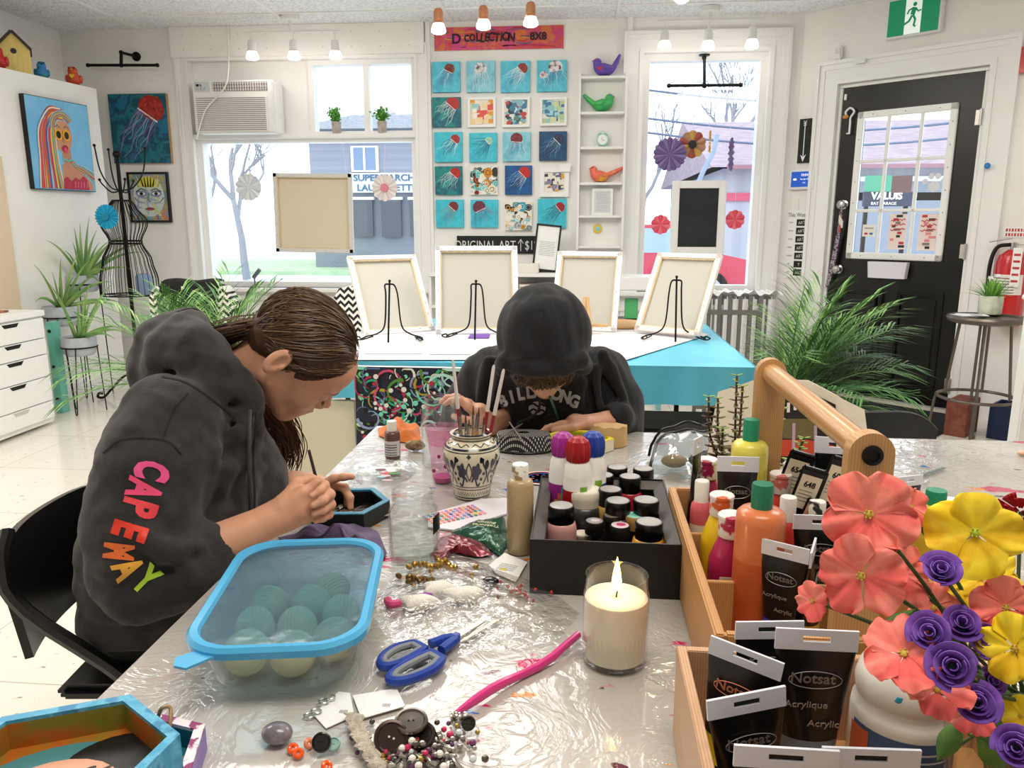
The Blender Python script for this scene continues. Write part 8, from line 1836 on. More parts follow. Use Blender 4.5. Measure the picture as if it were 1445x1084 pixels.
# ---- black acrylic tubes
m_tb=mat('tube_black','#0c0d0f',.28,coat=.3,bump=.15,bscale=40);m_crimp=mat('tube_crimp','#dfe3ee',.4);m_logo=mat('tube_logo','#8f8f90',.4,.4);m_txt=mat('tube_text','#a9a9aa',.4,.3)
def paint_tube(label,px,py,h,w,z=KZ,yaw=0.0,lean=0.0,roll=0.0,band='#6f7a85',logo=None,grp='black acrylic paint tubes',dark=False,dx=0,dy=0):
 """flat tube standing on its cap with the white crimped end up; px,py = middle of the crimp"""
 x,y=at_t(px,py,h);H=h-(z-TT);t=thing('paint_tube',label,'tube',(x+dx,y+dy,z),rot=(lean,roll,yaw),group=grp);t.rotation_mode='XYZ'
 hc=.018;cr=H*.13;n=28
 def ring(k,zz):rx=(w/2)*(.62+.38*k);ry=.016*(1-k)+.0012;return[(rx*math.cos(a),ry*math.sin(a),zz) for a in[2*PI*j/n for j in range(n)]]
 b=MB();zz0=hc+.006;loftring(b,m_tb,[ring(.0,zz0)]+[ring(k/8,zz0+(H-cr-zz0)*k/8) for k in range(1,9)]);b.obj('tube_body',t,50)
 b=MB();b.lathe(m_black,[(0,0),(.013,0),(.0135,hc),(.010,hc+.006),(0,hc+.007)],20);b.obj('cap',t)
 b=MB();zc0,zc1=H-cr,H;hw=w/2+.0008;sl=w*.17;cz=(zc0+zc1)/2+cr*.05;hz=cr*.14
 for(xa,xb,za,zb) in((-hw,-sl,zc0,zc1),(sl,hw,zc0,zc1),(-sl,sl,zc0,cz-hz),(-sl,sl,cz+hz,zc1)):b.box(m_crimp,((xa+xb)/2,0,(za+zb)/2),(xb-xa,.0026,zb-za))
 b.box(m_dark if dark else m_crimp,(0,.0008,cz),(sl*2,.0008,hz*2)) if dark else None
 b.obj('crimped_end',t)
 b=MB();kf=lambda zz:.016*(1-(zz-zz0)/(H-cr-zz0))+.0012;z1=H-cr-H*.17;s=w*.26;yy=-kf(z1)-.0015
 lg=MATS['tube_logo'] if logo is None else mat('logo_'+logo.strip('#'),logo,.4)
 b.text(lg,'Notsat',w*.21,.0002,M=T(-w*.03,yy,z1+.001,PI/2+.09),sx=.95,bold=.0002)
 b.tube(lg,[(w*.33*math.cos(a),yy-.0002,z1+H*.055*math.sin(a)) for a in[2*PI*k/26 for k in range(26)]],.0004,4,closed=True)
 b.text(m_txt,'Acrylique',w*.14,.0002,M=T(-w*.10,-kf(z1-H*.15)-.0015,z1-H*.15,PI/2+.12));b.text(m_txt,'Acrylic',w*.14,.0002,M=T(w*.12,-kf(z1-H*.26)-.0016,z1-H*.26,PI/2+.12));b.obj('lettering',t)
 b=MB();mb2=mat('band_'+band.strip('#'),band,.35);loftring(b,mb2,[[(p[0]*1.012,p[1]*1.04,p[2]) for p in ring(k/16,zz0+(H-cr-zz0)*k/16)] for k in range(0,5)],False,False);b.obj('colour_band',t,60)
 return t
paint_tube('black acrylic tube standing in front of the pale yellow bottle',1042,645,.195,.062,band='#e8d84a')
paint_tube('black acrylic tube tilted beside the orange bottle',1108,768,.160,.058,roll=-.0,yaw=-.55,band='#3a3f9f',lean=.0)
paint_tube('black acrylic tube with a wide white end behind the tilted tubes',1160,728,.165,.072,band='#8a8f96')
paint_tube('black acrylic tube seen edge-on between two others',1148,770,.160,.052,yaw=1.2,band='#c9a54a')
paint_tube('black acrylic tube half hidden behind the coral flower',1215,770,.155,.060,yaw=.2)
paint_tube('black acrylic tube at the far right corner of the caddy',1180,618,.215,.060,yaw=-.15)
paint_tube('black acrylic tube standing behind the handle post',1285,672,.135,.050,yaw=.4,z=TT+.0005,dx=.0)
paint_tube('narrow yellow-banded tube at the far left corner of the caddy',985,618,.215,.030,yaw=1.0,band='#e8b81c')
KF=TT+.0085;GT='acrylic tubes in the front box'
paint_tube('black tube at the back of the front box, slot filled dark',1072,870,.155,.068,z=KF,yaw=.12,grp=GT,dark=True,dy=-.01,dx=.008)
paint_tube('black tube with orange lettering tilted in the front box',1046,925,.155,.068,z=KF,yaw=-.45,roll=.12,logo='#d98a68',grp=GT,dy=.02,dx=-.008,band='#e8cf1c')
paint_tube('black tube with a metal loop showing through its slot',1062,975,.155,.070,z=KF,yaw=.25,roll=-.10,grp=GT,dark=True,dx=.008,band='#e8cf1c')
paint_tube('black tube standing right of the others with a brown slot',1172,890,.172,.075,z=KF,yaw=0,grp=GT,dx=-.012)
paint_tube('foremost black tube at the bottom edge, left one',1110,1056,.150,.078,z=KF,grp=GT,dark=True,dx=.0)
paint_tube('foremost black tube at the bottom edge, right one',1245,1058,.148,.074,z=KF,yaw=.04,grp=GT,dark=True,dx=-.008)
# ---- numbered swatch markers
for k,(px,py,n_,l) in enumerate(((1138,632,'654','left'),(1186,640,'604','right'),(1160,655,'648','front'))):
 h=.205-.015*(k==2);x,y=at_t(px,py,h);t=thing('swatch_tag',l+' black paint tag numbered '+n_+' in the caddy','tag',(x-.058+.012*(k==1),y,KZ),rot=(0,.30,.12),group='numbered paint tags')
 H=h-.012;b=MB();w=.044;b.box(mat('tag_black','#101012',.3),(0,0,H/2),(w,.004,H),.0018);b.tube(MATS['tag_black'],[(-w/2+.004,0,H-.002),(w/2-.004,0,H-.002)],.004,8);b.obj('tag_body',t)
 b=MB();b.box(mat('tag_cream','#e3d6bd',.5),(-.002,-.0026,H*.78),(w*.74,.001,H*.30));b.text(m_black,n_,.0125,.0002,M=T(-.002,-.0033,H*.85)@TXT,bold=.0003)
 for i in range(4):b.box(m_gt,(-.004,-.0033,H*(.79-.03*i)),(w*.5,.0003,.0008))
 b.obj('number_label',t)
x,y=at_t(1165,690,.15);t=thing('abstract_marker','black tag with a pink abstract label leaning among the tubes','tag',(x-.05,y-.012,KZ),rot=(0,.35,.1));b=MB();b.box(MATS['tag_black'],(0,0,.065),(.046,.006,.13),.002);b.obj('tag_body',t);b=MB();b.box(mat('tag_pink','#cf9078',.5),(0,-.0038,.105),(.042,.001,.034));b.text(m_black,'abstract',.0105,.0002,M=T(0,-.0046,.110)@TXT,bold=.0002);b.box(m_black,(-.004,-.0046,.098),(.02,.0004,.003));b.obj('label',t)
# ---- things right of the caddy
squeeze('large yellow squeeze bottle with a green cap behind the yellow flowers',1322,692,.150,.034,'#d9bf4a',z=TT+.0005,grp=None,fill='#c9a838',capr=.42)
g=onT(1372,790);t=thing('blue_pot','blue and white pot behind the yellow flowers','pot',(onT(1350,800,.0).x,onT(1350,800).y+.03,TT));b=MB();b.lathe(mat('pot_blue','#4a6fae',.4,col2='#6f92c8',nscale=20),[(0,0),(.036,0),(.042,.09),(.038,.09),(.034,.08),(0,.08)],28);b.lathe(m_white,[(.0425,.085),(.044,.088),(.044,.094),(.040,.094)],28);b.obj('pot_body',t)
a,c=onT(1283,676,.004),onT(1332,660,.004);b=MB();b.box(mat('steel_grey','#7f8a88',.3,.6),(0,0,0),((c-a).length,.008,.0015),.0006,M=T(rz=math.atan2((c-a).y,(c-a).x)));props(b.obj('palette_knife',loc=(a+c)/2),'flat grey metal strip lying on the plastic beyond the handle post','knife')
g=onT(1443,643);b=MB();b.ell(mat('peach','#e8b79c',.5),(0,0,.006),(.014,.010,.006),12);props(b.obj('peach_eraser',loc=(g.x,g.y,TT)),'small peach coloured lump at the right edge of the table','eraser')
# tote bag and succulents behind the caddy
p0,p1,p2=onY(1090,640,1.60),onY(1208,640,1.60),onY(1150,538,1.66)
t=thing('canvas_tote','cream cotton tote bag with a dark printed picture, propped behind the caddy','bag',(onY(1120,600,1.62).x,1.62,TT),-.15);H=onY(1120,543,1.64).z-TT;w=.34
m_tote=mat('tote_cream','#e4dac8',.9,col2='#dacfba',nscale=8,bump=.2,bscale=200)
def tote(u,v):x=(u-.52)*w;return(x*(1-.12*v)+.0,.02+.035*v+.010*math.sin(u*9+v*3),.002+H*v*(1-.30*max(0,u-.62)**1.0*2.2-.25*max(0,.25-u)*2.5))
b=MB();b.add(thick(surf(tote,34,16),.006),m_tote);b.add(thick(surf(lambda u,v:(tote(u,v)[0],tote(u,v)[1]-.035*(1-v),tote(u,v)[2]),34,16),.003),m_tote);b.obj('fabric',t,60)
def onto(u0,u1,v0,v1,m,k=1,nu=10,nv=6):b.add(surf(lambda u,v:(lambda q:(q[0],q[1]-.035*(1-(v0+(v1-v0)*v))-.0036-.0008*k,q[2]))(tote(u0+(u1-u0)*u,v0+(v1-v0)*v)),nu,nv),m)
b=MB();onto(.44,.80,.22,.90,mat('print_dark','#211d1e',.8),1);onto(.45,.79,.30,.45,mat('print_red','#c2452c',.8),2);onto(.46,.66,.46,.64,mat('print_olive','#6a5f3a',.8),2)
for q in(.52,.66):onto(q,q+.02,.25,.60,mat('print_lilac','#b59ab0',.8),3,2,6)
[onto(.48+.045*q,.50+.045*q,.70+.02*(q%2),.79,mat('print_pale','#ead6dc',.8),3,2,2) for q in range(6)];b.obj('printed_picture',t,60)
m_suc=mat('succulent','#5f6a48',.5,col2=['#7d7a50','#5a4438'],nscale=30);m_suc2=mat('succulent_green','#8fae5a',.5);m_stm=mat('succulent_stem','#5a4432',.7)
t=thing('jade_plant','jade plant with upright leafy stems behind the caddy','potted plant',(onY(1040,640,1.50).x,1.50,TT));o0=Vector(t.location)
b=MB();b.lathe(mat('pot_cream','#d9c7a8',.6),[(0,0),(.045,0),(.055,.07),(.050,.07),(.048,.06),(0,.06)],26);b.obj('pot',t)
rnd=random.Random(6)
for(px,py,yy,pb) in((1000,560,1.48,655),(1013,562,1.50,655),(1040,530,1.52,650),(1048,545,1.50,650),(1106,545,1.50,640),(1020,605,1.46,660),(1135,618,1.47,650)):
 tp=onY(px,py,yy)-o0;base=Vector((max(-.03,min(.03,tp.x*.3)),.0,.06));b=MB();mid=base*.45+tp*.55+Vector((0,0,-.01));mid.x=base.x*.2+tp.x*.8;pts=smoothpath([base,mid,tp],8);b.tube(m_stm,pts,.0022,6)
 for i in range(3,len(pts)):
  for s in(0,1):
   a=i*1.57+s*PI+rnd.uniform(-.3,.3);L=.019*(1-.45*i/len(pts))*rnd.uniform(.85,1.1);d=Vector((math.cos(a),math.sin(a),.25)).normalized();q=pts[i]
   M_=Matrix.Translation(q+d*L*.6)@d.to_track_quat('X','Z').to_matrix().to_4x4()
   b.ell(m_suc2 if i>len(pts)-3 or px>1100 else m_suc,(0,0,0),(L*.62,L*.34,L*.13),10,M=M_)
 b.obj('stem',t,70)
 # black plastic chair beyond the table
g=onY(1240,580,2.45);t=thing('moulded_chair','rounded black chair back showing past the right side of the table','chair',(g.x,2.45,0),0.2);mcb=mat('chair_graphite','#14181a',.35);Hc=g.z
b=MB();b.add(thick(surf(lambda u,v:((u-.5)*.46*(1-.10*v),-.02*math.cos((u-.5)*PI)-.06*v+.06,.46+(Hc-.46)*v*(1-.30*(abs(u-.5)*2)**3.2)),30,14),.012),mcb);b.obj('backrest',t,60)
b=MB();b.box(mcb,(0,.22+.02,.455),(.46,.42,.02),.009);b.obj('seat',t)
for x in(-1,1):
 for yy in(.06,.42):b=MB();b.tube(m_bmetal,[(x*.19,yy,.445),(x*.21,yy+(.02 if yy>.2 else-.02),0)],.011,8);b.obj('leg',t)
 # ---- glue bottle
x,y=.318,.712;H=.180;t=thing('glue_bottle','large white glue bottle with a pointed cap behind the vase of flowers','bottle',(x,y,TT+.0085));R=.047;m_gl=mat('glue_white','#ece9e2',.35,coat=.3,bump=.05)
b=MB();b.lathe(m_gl,[(0,0),(R*.94,0),(R,.006),(R,.072),(R*.98,.080),(R*.90,.086),(R*.93,.092),(R*.96,.104),(R*.88,.118),(R*.62,.136),(R*.44,.146),(0,.146)],36);b.obj('bottle_body',t,60)
b=MB();b.lathe(m_gl,[(R*.46,.144),(R*.40,.152),(R*.14,.172),(0,.176)],24);b.obj('nozzle_cap',t)
b=MB();b.add(surf(lambda u,v:((R+.0008)*math.cos(-PI*.95+u*PI*.95),(R+.0008)*math.sin(-PI*.95+u*PI*.95),.010+.058*v),18,1),mat('glue_label','#47648f',.5));b.add(surf(lambda u,v:((R+.0013)*math.cos(-PI*.97+u*.5),(R+.0013)*math.sin(-PI*.97+u*.5),.012+.052*v),6,1),mat('glue_orange','#d2663a',.5))
for i in range(5):b.add(surf(lambda u,v:((R+.0014)*math.cos(-PI*.70+u*1.2),(R+.0014)*math.sin(-PI*.70+u*1.2),.056-.008*i+.002*v),8,1),mat('label_pale','#c9d6e4',.5))
b.obj('label',t,80);b=MB();b.ell(mat('blue_smear','#3aa0c0',.4),(-R*.35,-R*.80,.106),(.008,.003,.006),8);b.ell(MATS['blue_smear'],(-R*.20,-R*.87,.099),(.005,.002,.003),8);b.obj('paint_smear',t)
# ---- flower vase and silk flowers
vx,vy,vh=.356,.596,.160;t=thing('glass_vase','clear glass vase holding silk flowers at the bottom right corner','vase',(vx,vy,TT+.0085));R=.052
b=MB();b.lathe(m_clear,[(0,0),(R*.6,0),(R*.62,.01),(R*.8,.05),(R*.95,.11),(R,vh),(R*.96,vh),(R*.91,.11),(R*.76,.052),(R*.56,.012),(0,.01)],36);b.obj('glass',t,60)
base=Vector((vx,vy,TT+.03));G_='silk flowers in the glass vase'
m_fstem=mat('flower_stem','#3f5a33',.6);m_fdark=mat('flower_wire','#2f2a30',.6)
def flower(label,px,py,yy,rpx,col,col2,kind='open',n=5,tilt=(0,0),seed=0,eye='#c9b04a',stem=m_fstem):
 c=onY(px,py,yy);s=rpx*(onY(px+1,py,yy)-onY(px,py,yy)).length;rnd=random.Random(seed);m=mat('silk_'+col.strip('#'),col,.7,col2=col2,nscale=26,bump=.12,bscale=120,sss=.05)
 view=(EYE-c).normalized();z=(view+Vector((tilt[0],0,tilt[1]))).normalized();x=z.orthogonal().normalized();x=(Vector((1,0,0))-z*z.x).normalized();y=z.cross(x);M_=Matrix.Translation((0,0,0))@Matrix(((x.x,y.x,z.x,0),(x.y,y.y,z.y,0),(x.z,y.z,z.z,0),(0,0,0,1)))
 t=thing('silk_flower',label,'flower',c,0,G_)
 if kind=='open':
  for i in range(n):
   a=2*PI*i/n+rnd.uniform(-.15,.15)+seed;ww=2.35*PI/n*.55*rnd.uniform(.9,1.1);L=s*rnd.uniform(.9,1.05);lift=rnd.uniform(.0,.35);ph=rnd.uniform(0,6)
   def petal(u,v):
    q=(u-.5)*2;r=L*(.02+.98*v)*(1-.12*q*q*v+.018*math.sin(q*7+ph)*v*v);aa=a+q*ww*(.62+.38*math.sin(min(1,v*1.15)*PI*.5))*(1-.38*max(0,v-.75)/.25*abs(q))
    return(r*math.cos(aa),r*math.sin(aa),s*(.22*v+lift*v*v*.5-.18*v**4)+s*.10*math.sin(q*6+ph)*v**2+s*.045*math.sin(q*14+ph*2)*v**3)
   b=MB();b.M=M_;b.add(thick(surf(petal,16,12),.0005),m);b.obj('petal',t,80)
  b=MB();b.M=M_;b.ell(mat('eye_'+eye.strip('#'),eye,.7),(0,0,s*.06),(s*.10,s*.10,s*.07),10)
  for k in range(7):b.ell(MATS['eye_'+eye.strip('#')],(s*.09*math.cos(k),s*.09*math.sin(k),s*.12),(s*.025,s*.025,s*.03),6)
  b.obj('centre',t)
 elif kind=='rose':
  for i in range(9):
   k=i/8;r0=s*(.22+.74*k);a0=i*2.1+seed;hgt=s*(.95-.25*k)
   def pt(u,v):q=(u-.5)*2;a=a0+q*(1.5-.35*k);r=r0*(.45+.55*v**.8)*(1+.10*v*v*k*2);return(r*math.cos(a),r*math.sin(a),hgt*(v-.55)*(1-.14*q*q)-s*.10*k*v**4)
   b=MB();b.M=M_;b.add(thick(surf(pt,14,8),.0006),m);b.obj('petal',t,80)
  b=MB();b.M=M_;b.ell(mat('sepal','#4f6f3c',.6),(0,0,-s*.5),(s*.4,s*.4,s*.2),10);b.obj('sepal',t)
 else:
  for i in range(26):
   a=rnd.uniform(0,2*PI);k=math.sqrt(rnd.random());ww=rnd.uniform(.3,.5);ph=rnd.uniform(0,6)
   def pt(u,v):q=(u-.5)*2;r=s*k*(.3+.7*v);aa=a+q*ww;return(r*math.cos(aa),r*math.sin(aa),s*(.75-.55*k)*v+s*.06*math.sin(q*14+ph)*v)
   b=MB();b.M=M_;b.add(thick(surf(pt,8,5),.0006),m);b.obj('petal',t,80)
 b=MB();e=base-c+Vector((rnd.uniform(-.02,.02),rnd.uniform(-.02,.02),.0));mid=Vector((e.x*.75,e.y*.8,e.z*.35)) if c.z-base.z>.1 else e*.5
 rim=Vector((vx+rnd.uniform(-.03,.03),vy+rnd.uniform(-.03,.03),TT+vh))-c
 b.tube(stem,smoothpath([-z*s*.15,rim*.5+Vector((0,0,.012)),rim,e],6),.0016,6);b.obj('stem',t)
CO,CO2='#f0756c',['#f68c80','#e65f5c']
YE,YE2='#f2cf14',['#f6dc34','#e0b408']
PU,PU2='#7548b0',['#8a60c4','#5a3494']
flower('topmost coral flower, wide open, in front of the handle post',1226,726,.56,66,CO,CO2,n=5,seed=1)
flower('small side-on coral flower right of the topmost one',1284,716,.60,34,CO,CO2,n=4,tilt=(.9,.2),seed=2)
flower('coral flower below the topmost one',1216,812,.54,62,CO,CO2,n=5,seed=3,tilt=(-.2,-.2))
flower('coral flower half turned, beside the upper purple rose',1272,812,.58,48,CO,CO2,n=5,seed=4,tilt=(.6,.1))
flower('small coral flower farthest left, seen from the side',1148,848,.56,30,CO,CO2,n=4,seed=5,tilt=(-1.0,0))
flower('drooping coral flower over the glue bottle',1276,924,.50,60,CO,CO2,n=5,seed=6,tilt=(-.3,.9))
flower('long coral bloom hanging over the vase rim',1322,975,.50,48,CO,CO2,n=5,seed=7,tilt=(.1,1.0))
flower('coral flower at the right edge of the picture',1420,858,.54,52,CO,CO2,n=5,seed=8)
flower('coral bloom tucked under the purple roses by the rim',1368,1008,.52,38,CO,CO2,n=5,seed=9,tilt=(0,.9))
flower('coral bloom hidden behind the upper purple rose',1318,858,.60,40,CO,CO2,n=5,seed=10)
flower('largest yellow flower, at the upper right',1376,752,.56,66,YE,YE2,n=4,seed=11,eye='#b9c83a')
flower('yellow flower directly below the largest one',1384,815,.60,52,YE,YE2,n=5,seed=12,eye='#b9c83a',tilt=(0,.5))
flower('yellow flower at the right edge, middle height',1432,915,.52,56,YE,YE2,n=5,seed=13,eye='#c9a83a')
flower('yellow flower low at the right edge',1440,1010,.54,30,YE,YE2,n=5,seed=14)
flower('dark red carnation at the upper right edge',1440,722,.62,36,'#9a1220',['#b81a2a','#74101a'],kind='pom',seed=15)
flower('uppermost purple rose, standing alone on its stem',1328,806,.52,28,PU,PU2,kind='rose',seed=16,tilt=(0,.9))
flower('purple rose left of the cluster',1312,894,.50,29,PU,PU2,kind='rose',seed=17,tilt=(-.2,.3))
flower('purple rose in the centre of the cluster',1345,940,.48,34,PU,PU2,kind='rose',seed=18)
flower('purple rose at the top of the cluster',1358,880,.53,27,PU,PU2,kind='rose',seed=19,tilt=(.1,.6))
flower('purple rose at the right of the cluster',1388,902,.53,26,PU,PU2,kind='rose',seed=20,tilt=(.5,.2))
flower('purple rose at the bottom of the cluster',1378,992,.50,30,PU,PU2,kind='rose',seed=21,tilt=(.1,.2))
flower('small purple rosebud beside the right yellow flower',1400,962,.52,20,PU,PU2,kind='rose',seed=22,tilt=(.6,.2))
flower('purple rose in the bottom right corner of the picture',1434,1056,.48,30,PU,PU2,kind='rose',seed=23)
rnd=random.Random(4)
for k,(px,py,a) in enumerate(((1265,885,.9),(1412,985,-.5),(1405,1030,.3),(1340,1045,1.2),(1398,1065,-.9))):
 c=onY(px,py,.55);L=.019;b=MB();d=Vector((math.cos(a),0,math.sin(a)));n_=(EYE-c).normalized();s_=d.cross(n_).normalized()
 def lf(u,v):q=(u-.5)*2;return tuple(d*L*(v*2-1)+s_*L*.42*q*math.sin(PI*max(.02,min(.98,v)))+n_*(.004*(1-q*q)))
 b.add(thick(surf(lf,8,10),.0005),mat('silk_leaf','#5f8a3f',.6,col2='#4a7434',nscale=40));r_=Vector((vx,vy,TT+vh))-c;b.tube(m_fstem,[tuple(-d*L),tuple(r_*.6),tuple(r_)],.0012,5);props(b.obj('silk_leaf',loc=c,angle=70),('green leaf in front of the glue bottle cap','green leaf between the rosebud and the low yellow flower','green leaf above the bottom right rose','green leaf inside the rim of the vase','green leaf left of the bottom right rose')[k],'leaf','silk leaves of the bouquet')
 # ================================================================ PEOPLE
import openvdb as vdb
def V3(p):return np.array([p[0],p[1],p[2]],dtype=np.float32)
class Field:
 """implicit surface: smooth unions of round cones and ellipsoids on a grid"""
 def __init__(s,lo,hi,vs):
  s.lo=V3(lo);s.vs=vs;n=[int((hi[i]-lo[i])/vs)+1 for i in range(3)]
  s.X=(lo[0]+vs*np.arange(n[0],dtype=np.float32))[:,None,None];s.Y=(lo[1]+vs*np.arange(n[1],dtype=np.float32))[None,:,None];s.Z=(lo[2]+vs*np.arange(n[2],dtype=np.float32))[None,None,:]
  s.d=np.full(n,1.0,np.float32)
 def box(s,lo,hi):
  r=[]
  for a,l,h in((s.X,lo[0],hi[0]),(s.Y,lo[1],hi[1]),(s.Z,lo[2],hi[2])):
   f=a.ravel();i=max(0,int((l-f[0])/s.vs));j=min(len(f),int((h-f[0])/s.vs)+2);r.append(slice(i,max(i,j)))
  return tuple(r)
 def _apply(s,fn,lo,hi,k,mode):
  m=k+s.vs*3
  sl=s.box([l-m for l in lo],[h+m for h in hi])
  D=s.d[sl]
  if D.size==0:return s
  X=s.X[sl[0],:,:];Y=s.Y[:,sl[1],:];Z=s.Z[:,:,sl[2]]
  e=fn(X,Y,Z).astype(np.float32)
  if mode=='u':h=np.clip(.5+.5*(D-e)/max(k,1e-5),0,1);s.d[sl]=D*(1-h)+e*h-k*h*(1-h)
  else:h=np.clip(.5-.5*(D+e)/max(k,1e-5),0,1);s.d[sl]=D*(1-h)-e*h+k*h*(1-h)
  return s
 def cone(s,a,b,r1,r2,k=.01,mode='u',flat=None):
  a=V3(a);b=V3(b);ab=b-a;L2=float(ab@ab)+1e-9
  def fn(X,Y,Z):
   px,py,pz=X-a[0],Y-a[1],Z-a[2]
   t=np.clip((px*ab[0]+py*ab[1]+pz*ab[2])/L2,0,1)
   return np.sqrt((px-t*ab[0])**2+(py-t*ab[1])**2+(pz-t*ab[2])**2)-(r1+(r2-r1)*t)
  r=max(r1,r2);lo=np.minimum(a,b)-r;hi=np.maximum(a,b)+r
  return s._apply(fn,lo,hi,k,mode)
 def ell(s,c,r,k=.01,mode='u',R=None):
  """R: 3x3 with columns = local axes"""
  c=V3(c);r=V3(r if isinstance(r,(tuple,list)) else(r,r,r));R=np.eye(3,dtype=np.float32) if R is None else np.array(R,dtype=np.float32)
  def fn(X,Y,Z):
   px,py,pz=X-c[0],Y-c[1],Z-c[2]
   q=[(px*R[0,i]+py*R[1,i]+pz*R[2,i]) for i in range(3)]
   k0=np.sqrt(sum((q[i]/r[i])**2 for i in range(3)));k1=np.sqrt(sum((q[i]/r[i]**2)**2 for i in range(3)))
   return k0*(k0-1)/np.maximum(k1,1e-4)
  m=float(r.max());return s._apply(fn,c-m,c+m,k,mode)
 def path(s,pts,rs,k=.02,mode='u'):
  for i in range(len(pts)-1):s.cone(pts[i],pts[i+1],rs[i],rs[i+1],k,mode)
  return s
 def cut_below(s,z):s.d=np.maximum(s.d,z-s.Z);return s
 def disp(s,fn):s.d=s.d+fn(s.X,s.Y,s.Z).astype(np.float32);return s
 def mesh(s):
  g=vdb.FloatGrid(1.0);g.copyFromArray(np.ascontiguousarray(s.d.astype(np.float32)));P,Q=g.convertToQuads(isovalue=0.0)
  P=P*s.vs+s.lo;Q=np.asarray(Q)[:,::-1] if True else Q
  v=[tuple(map(float,p)) for p in P];f=[[int(i) for i in q] for q in Q]
  a,b_,c=P[Q[:,0]],P[Q[:,1]],P[Q[:,2]];vol=float(np.einsum('ij,ij->i',a,np.cross(b_,c)).sum())
  if vol<0:f=[q[::-1] for q in f]
  return v,f
def wob(seed,amp,freq):
 r=np.random.RandomState(seed);K=r.normal(size=(6,3))*freq;ph=r.uniform(0,6.3,6)
 def fn(X,Y,Z):
  o=0
  for i in range(0,6,2):
   w=np.sin(K[i,0]*X+K[i,1]*Y+K[i,2]*Z+ph[i]);o=o+np.sin(K[i+1,0]*X+K[i+1,1]*Y+K[i+1,2]*Z+ph[i+1]+1.6*w)
  return o*amp/3
 return fn
class Frame:
 """local axes f (front), u (up), s (side) at origin o"""
 def __init__(s,o,f,u):s.o=Vector(o);s.f=Vector(f).normalized();s.s=s.f.cross(Vector(u)).normalized();s.u=s.s.cross(s.f).normalized()
 def __call__(s,f,u,w=0):return s.o+s.f*f+s.u*u+s.s*w
 def R(s):return[[s.f[i],s.u[i],s.s[i]] for i in range(3)]
def head_field(fr,neck_to,vs=.002,male=False,neck_r=(.048,.056)):
 c=fr(0,.02,0);n=Vector(neck_to)
 lo=[min(c[i]-.15,n[i]-.06) for i in range(3)];hi=[max(c[i]+.15,n[i]+.06) for i in range(3)]
 F_=Field(lo,hi,vs);R=fr.R();E_=lambda p,r,k=.01,mode='u':F_.ell(fr(*p),r,k,mode,R)
 E_((-.008,.047,0),(.090,.076,.069),.01);E_((.045,.005,0),(.048,.078,.055),.03)
 E_((.06,.06,0),(.035,.035,.045),.03)
 for w in(-1,1):
  F_.cone(fr(.0,-.03,w*.05),fr(.07,-.074,w*.014),.020,.015,.022);E_((.062,-.012,w*.034),(.024,.024,.022),.02)
 E_((.080,-.074,0),(.018,.016,.020),.016);F_.cone(fr(.082,-.040,0),fr(.076,-.075,0),.017,.017,.015)  # chin
 F_.cone(fr(.088,.030,0),fr(.107,-.002,0),.0075,.009,.014);E_((.111,-.004,0),(.0095,.0085,.0095),.006)
 for w in(-1,1):
  E_((.102,-.010,w*.011),(.010,.008,.007),.005);E_((.105,-.017,w*.006),(.004,.004,.003),.003,'s')
  E_((.084,.038,w*.026),(.012,.007,.022),.012);E_((.101,.018,w*.031),(.012,.010,.016),.012,'s')
  E_((.081,.016,w*.031),(.0125,.0125,.014),.004)
 E_((.080,-.036,0),(.022,.036,.032),.016)  # muzzle
 E_((.1005,-.033,0),(.008,.0045,.018),.005);E_((.098,-.044,0),(.008,.0055,.015),.005);E_((.109,-.0385,0),(.007,.001,.020),.002,'s')
 F_.cone(fr(-.02,-.01,0),neck_to,neck_r[0],neck_r[1],.025);F_.cone(fr(-.035,.02,0),neck_to,.040,.05,.03)
 for w in(-1,1):  # ears
  a,c=(-.022,.014) if not male else(0,0)
  E_((-.006+a,c,w*.074),(.017,.031,.009),.006);E_((-.002+a,.004+c,w*.083),(.009,.018,.007),.004,'s');E_((-.004+a,-.022+c,w*.075),(.009,.010,.006),.005)
  E_((.006+a,-.002+c,w*.078),(.004,.006,.004),.003)
 return F_
def hand_cones(F_,W,d,t,curls,thumb,sc=1.0,splay=(.10,.03,-.03,-.12),k=.006,fl=(.068,.076,.070,.055)):
 """W wrist, d finger direction, t thumb side; palm side pn = d x t chosen by sign of curls; thumb = list of 3 points offsets (d,t,pn)"""
 W=Vector(W);d=Vector(d).normalized();t=(Vector(t)-d*Vector(t).dot(d)).normalized();pn=d.cross(t)
 def P(a,b,c):return W+(d*a+t*b+pn*c)*sc
 tips=[]
 for o,ln in((.028,.076),(.010,.082),(-.009,.079),(-.027,.071)):
  F_.cone(P(.0,o*.55,0),P(ln,o,0),.0145*sc,.0105*sc,.014)
 F_.cone(P(-.01,0,0),P(.03,0,0),.024*sc,.024*sc,.012);F_.ell(P(.04,.0,.008),.022*sc,.014);F_.cone(P(.012,.018,.008),P(.05,.028,.012),.015*sc,.012*sc,.012)
 for i,(o,ln) in enumerate(((.028,.076),(.010,.082),(-.009,.079),(-.027,.071))):
  p=P(ln,o,0);a=0;L=fl[i];r=(.0092,.0094,.0088,.0078)[i]*sc
  for j,fr_ in enumerate((.45,.30,.25)):
   a+=curls[i][j];dd=(d+t*splay[i]).normalized()*math.cos(a)+pn*math.sin(a);q=p+dd*L*fr_*sc
   F_.cone(p,q,r,r*.88,k if j else k*1.5);r*=.88;p=q
  tips.append((p,dd,r))
 p=P(*thumb[0]);r=.0125*sc
 for j in range(1,len(thumb)):
  q=P(*thumb[j]);F_.cone(p,q,r,r*.86,.010 if j==1 else.005);r*=.86;p=q
 return tips
def merge(b,vf,m):b.add(vf,m)
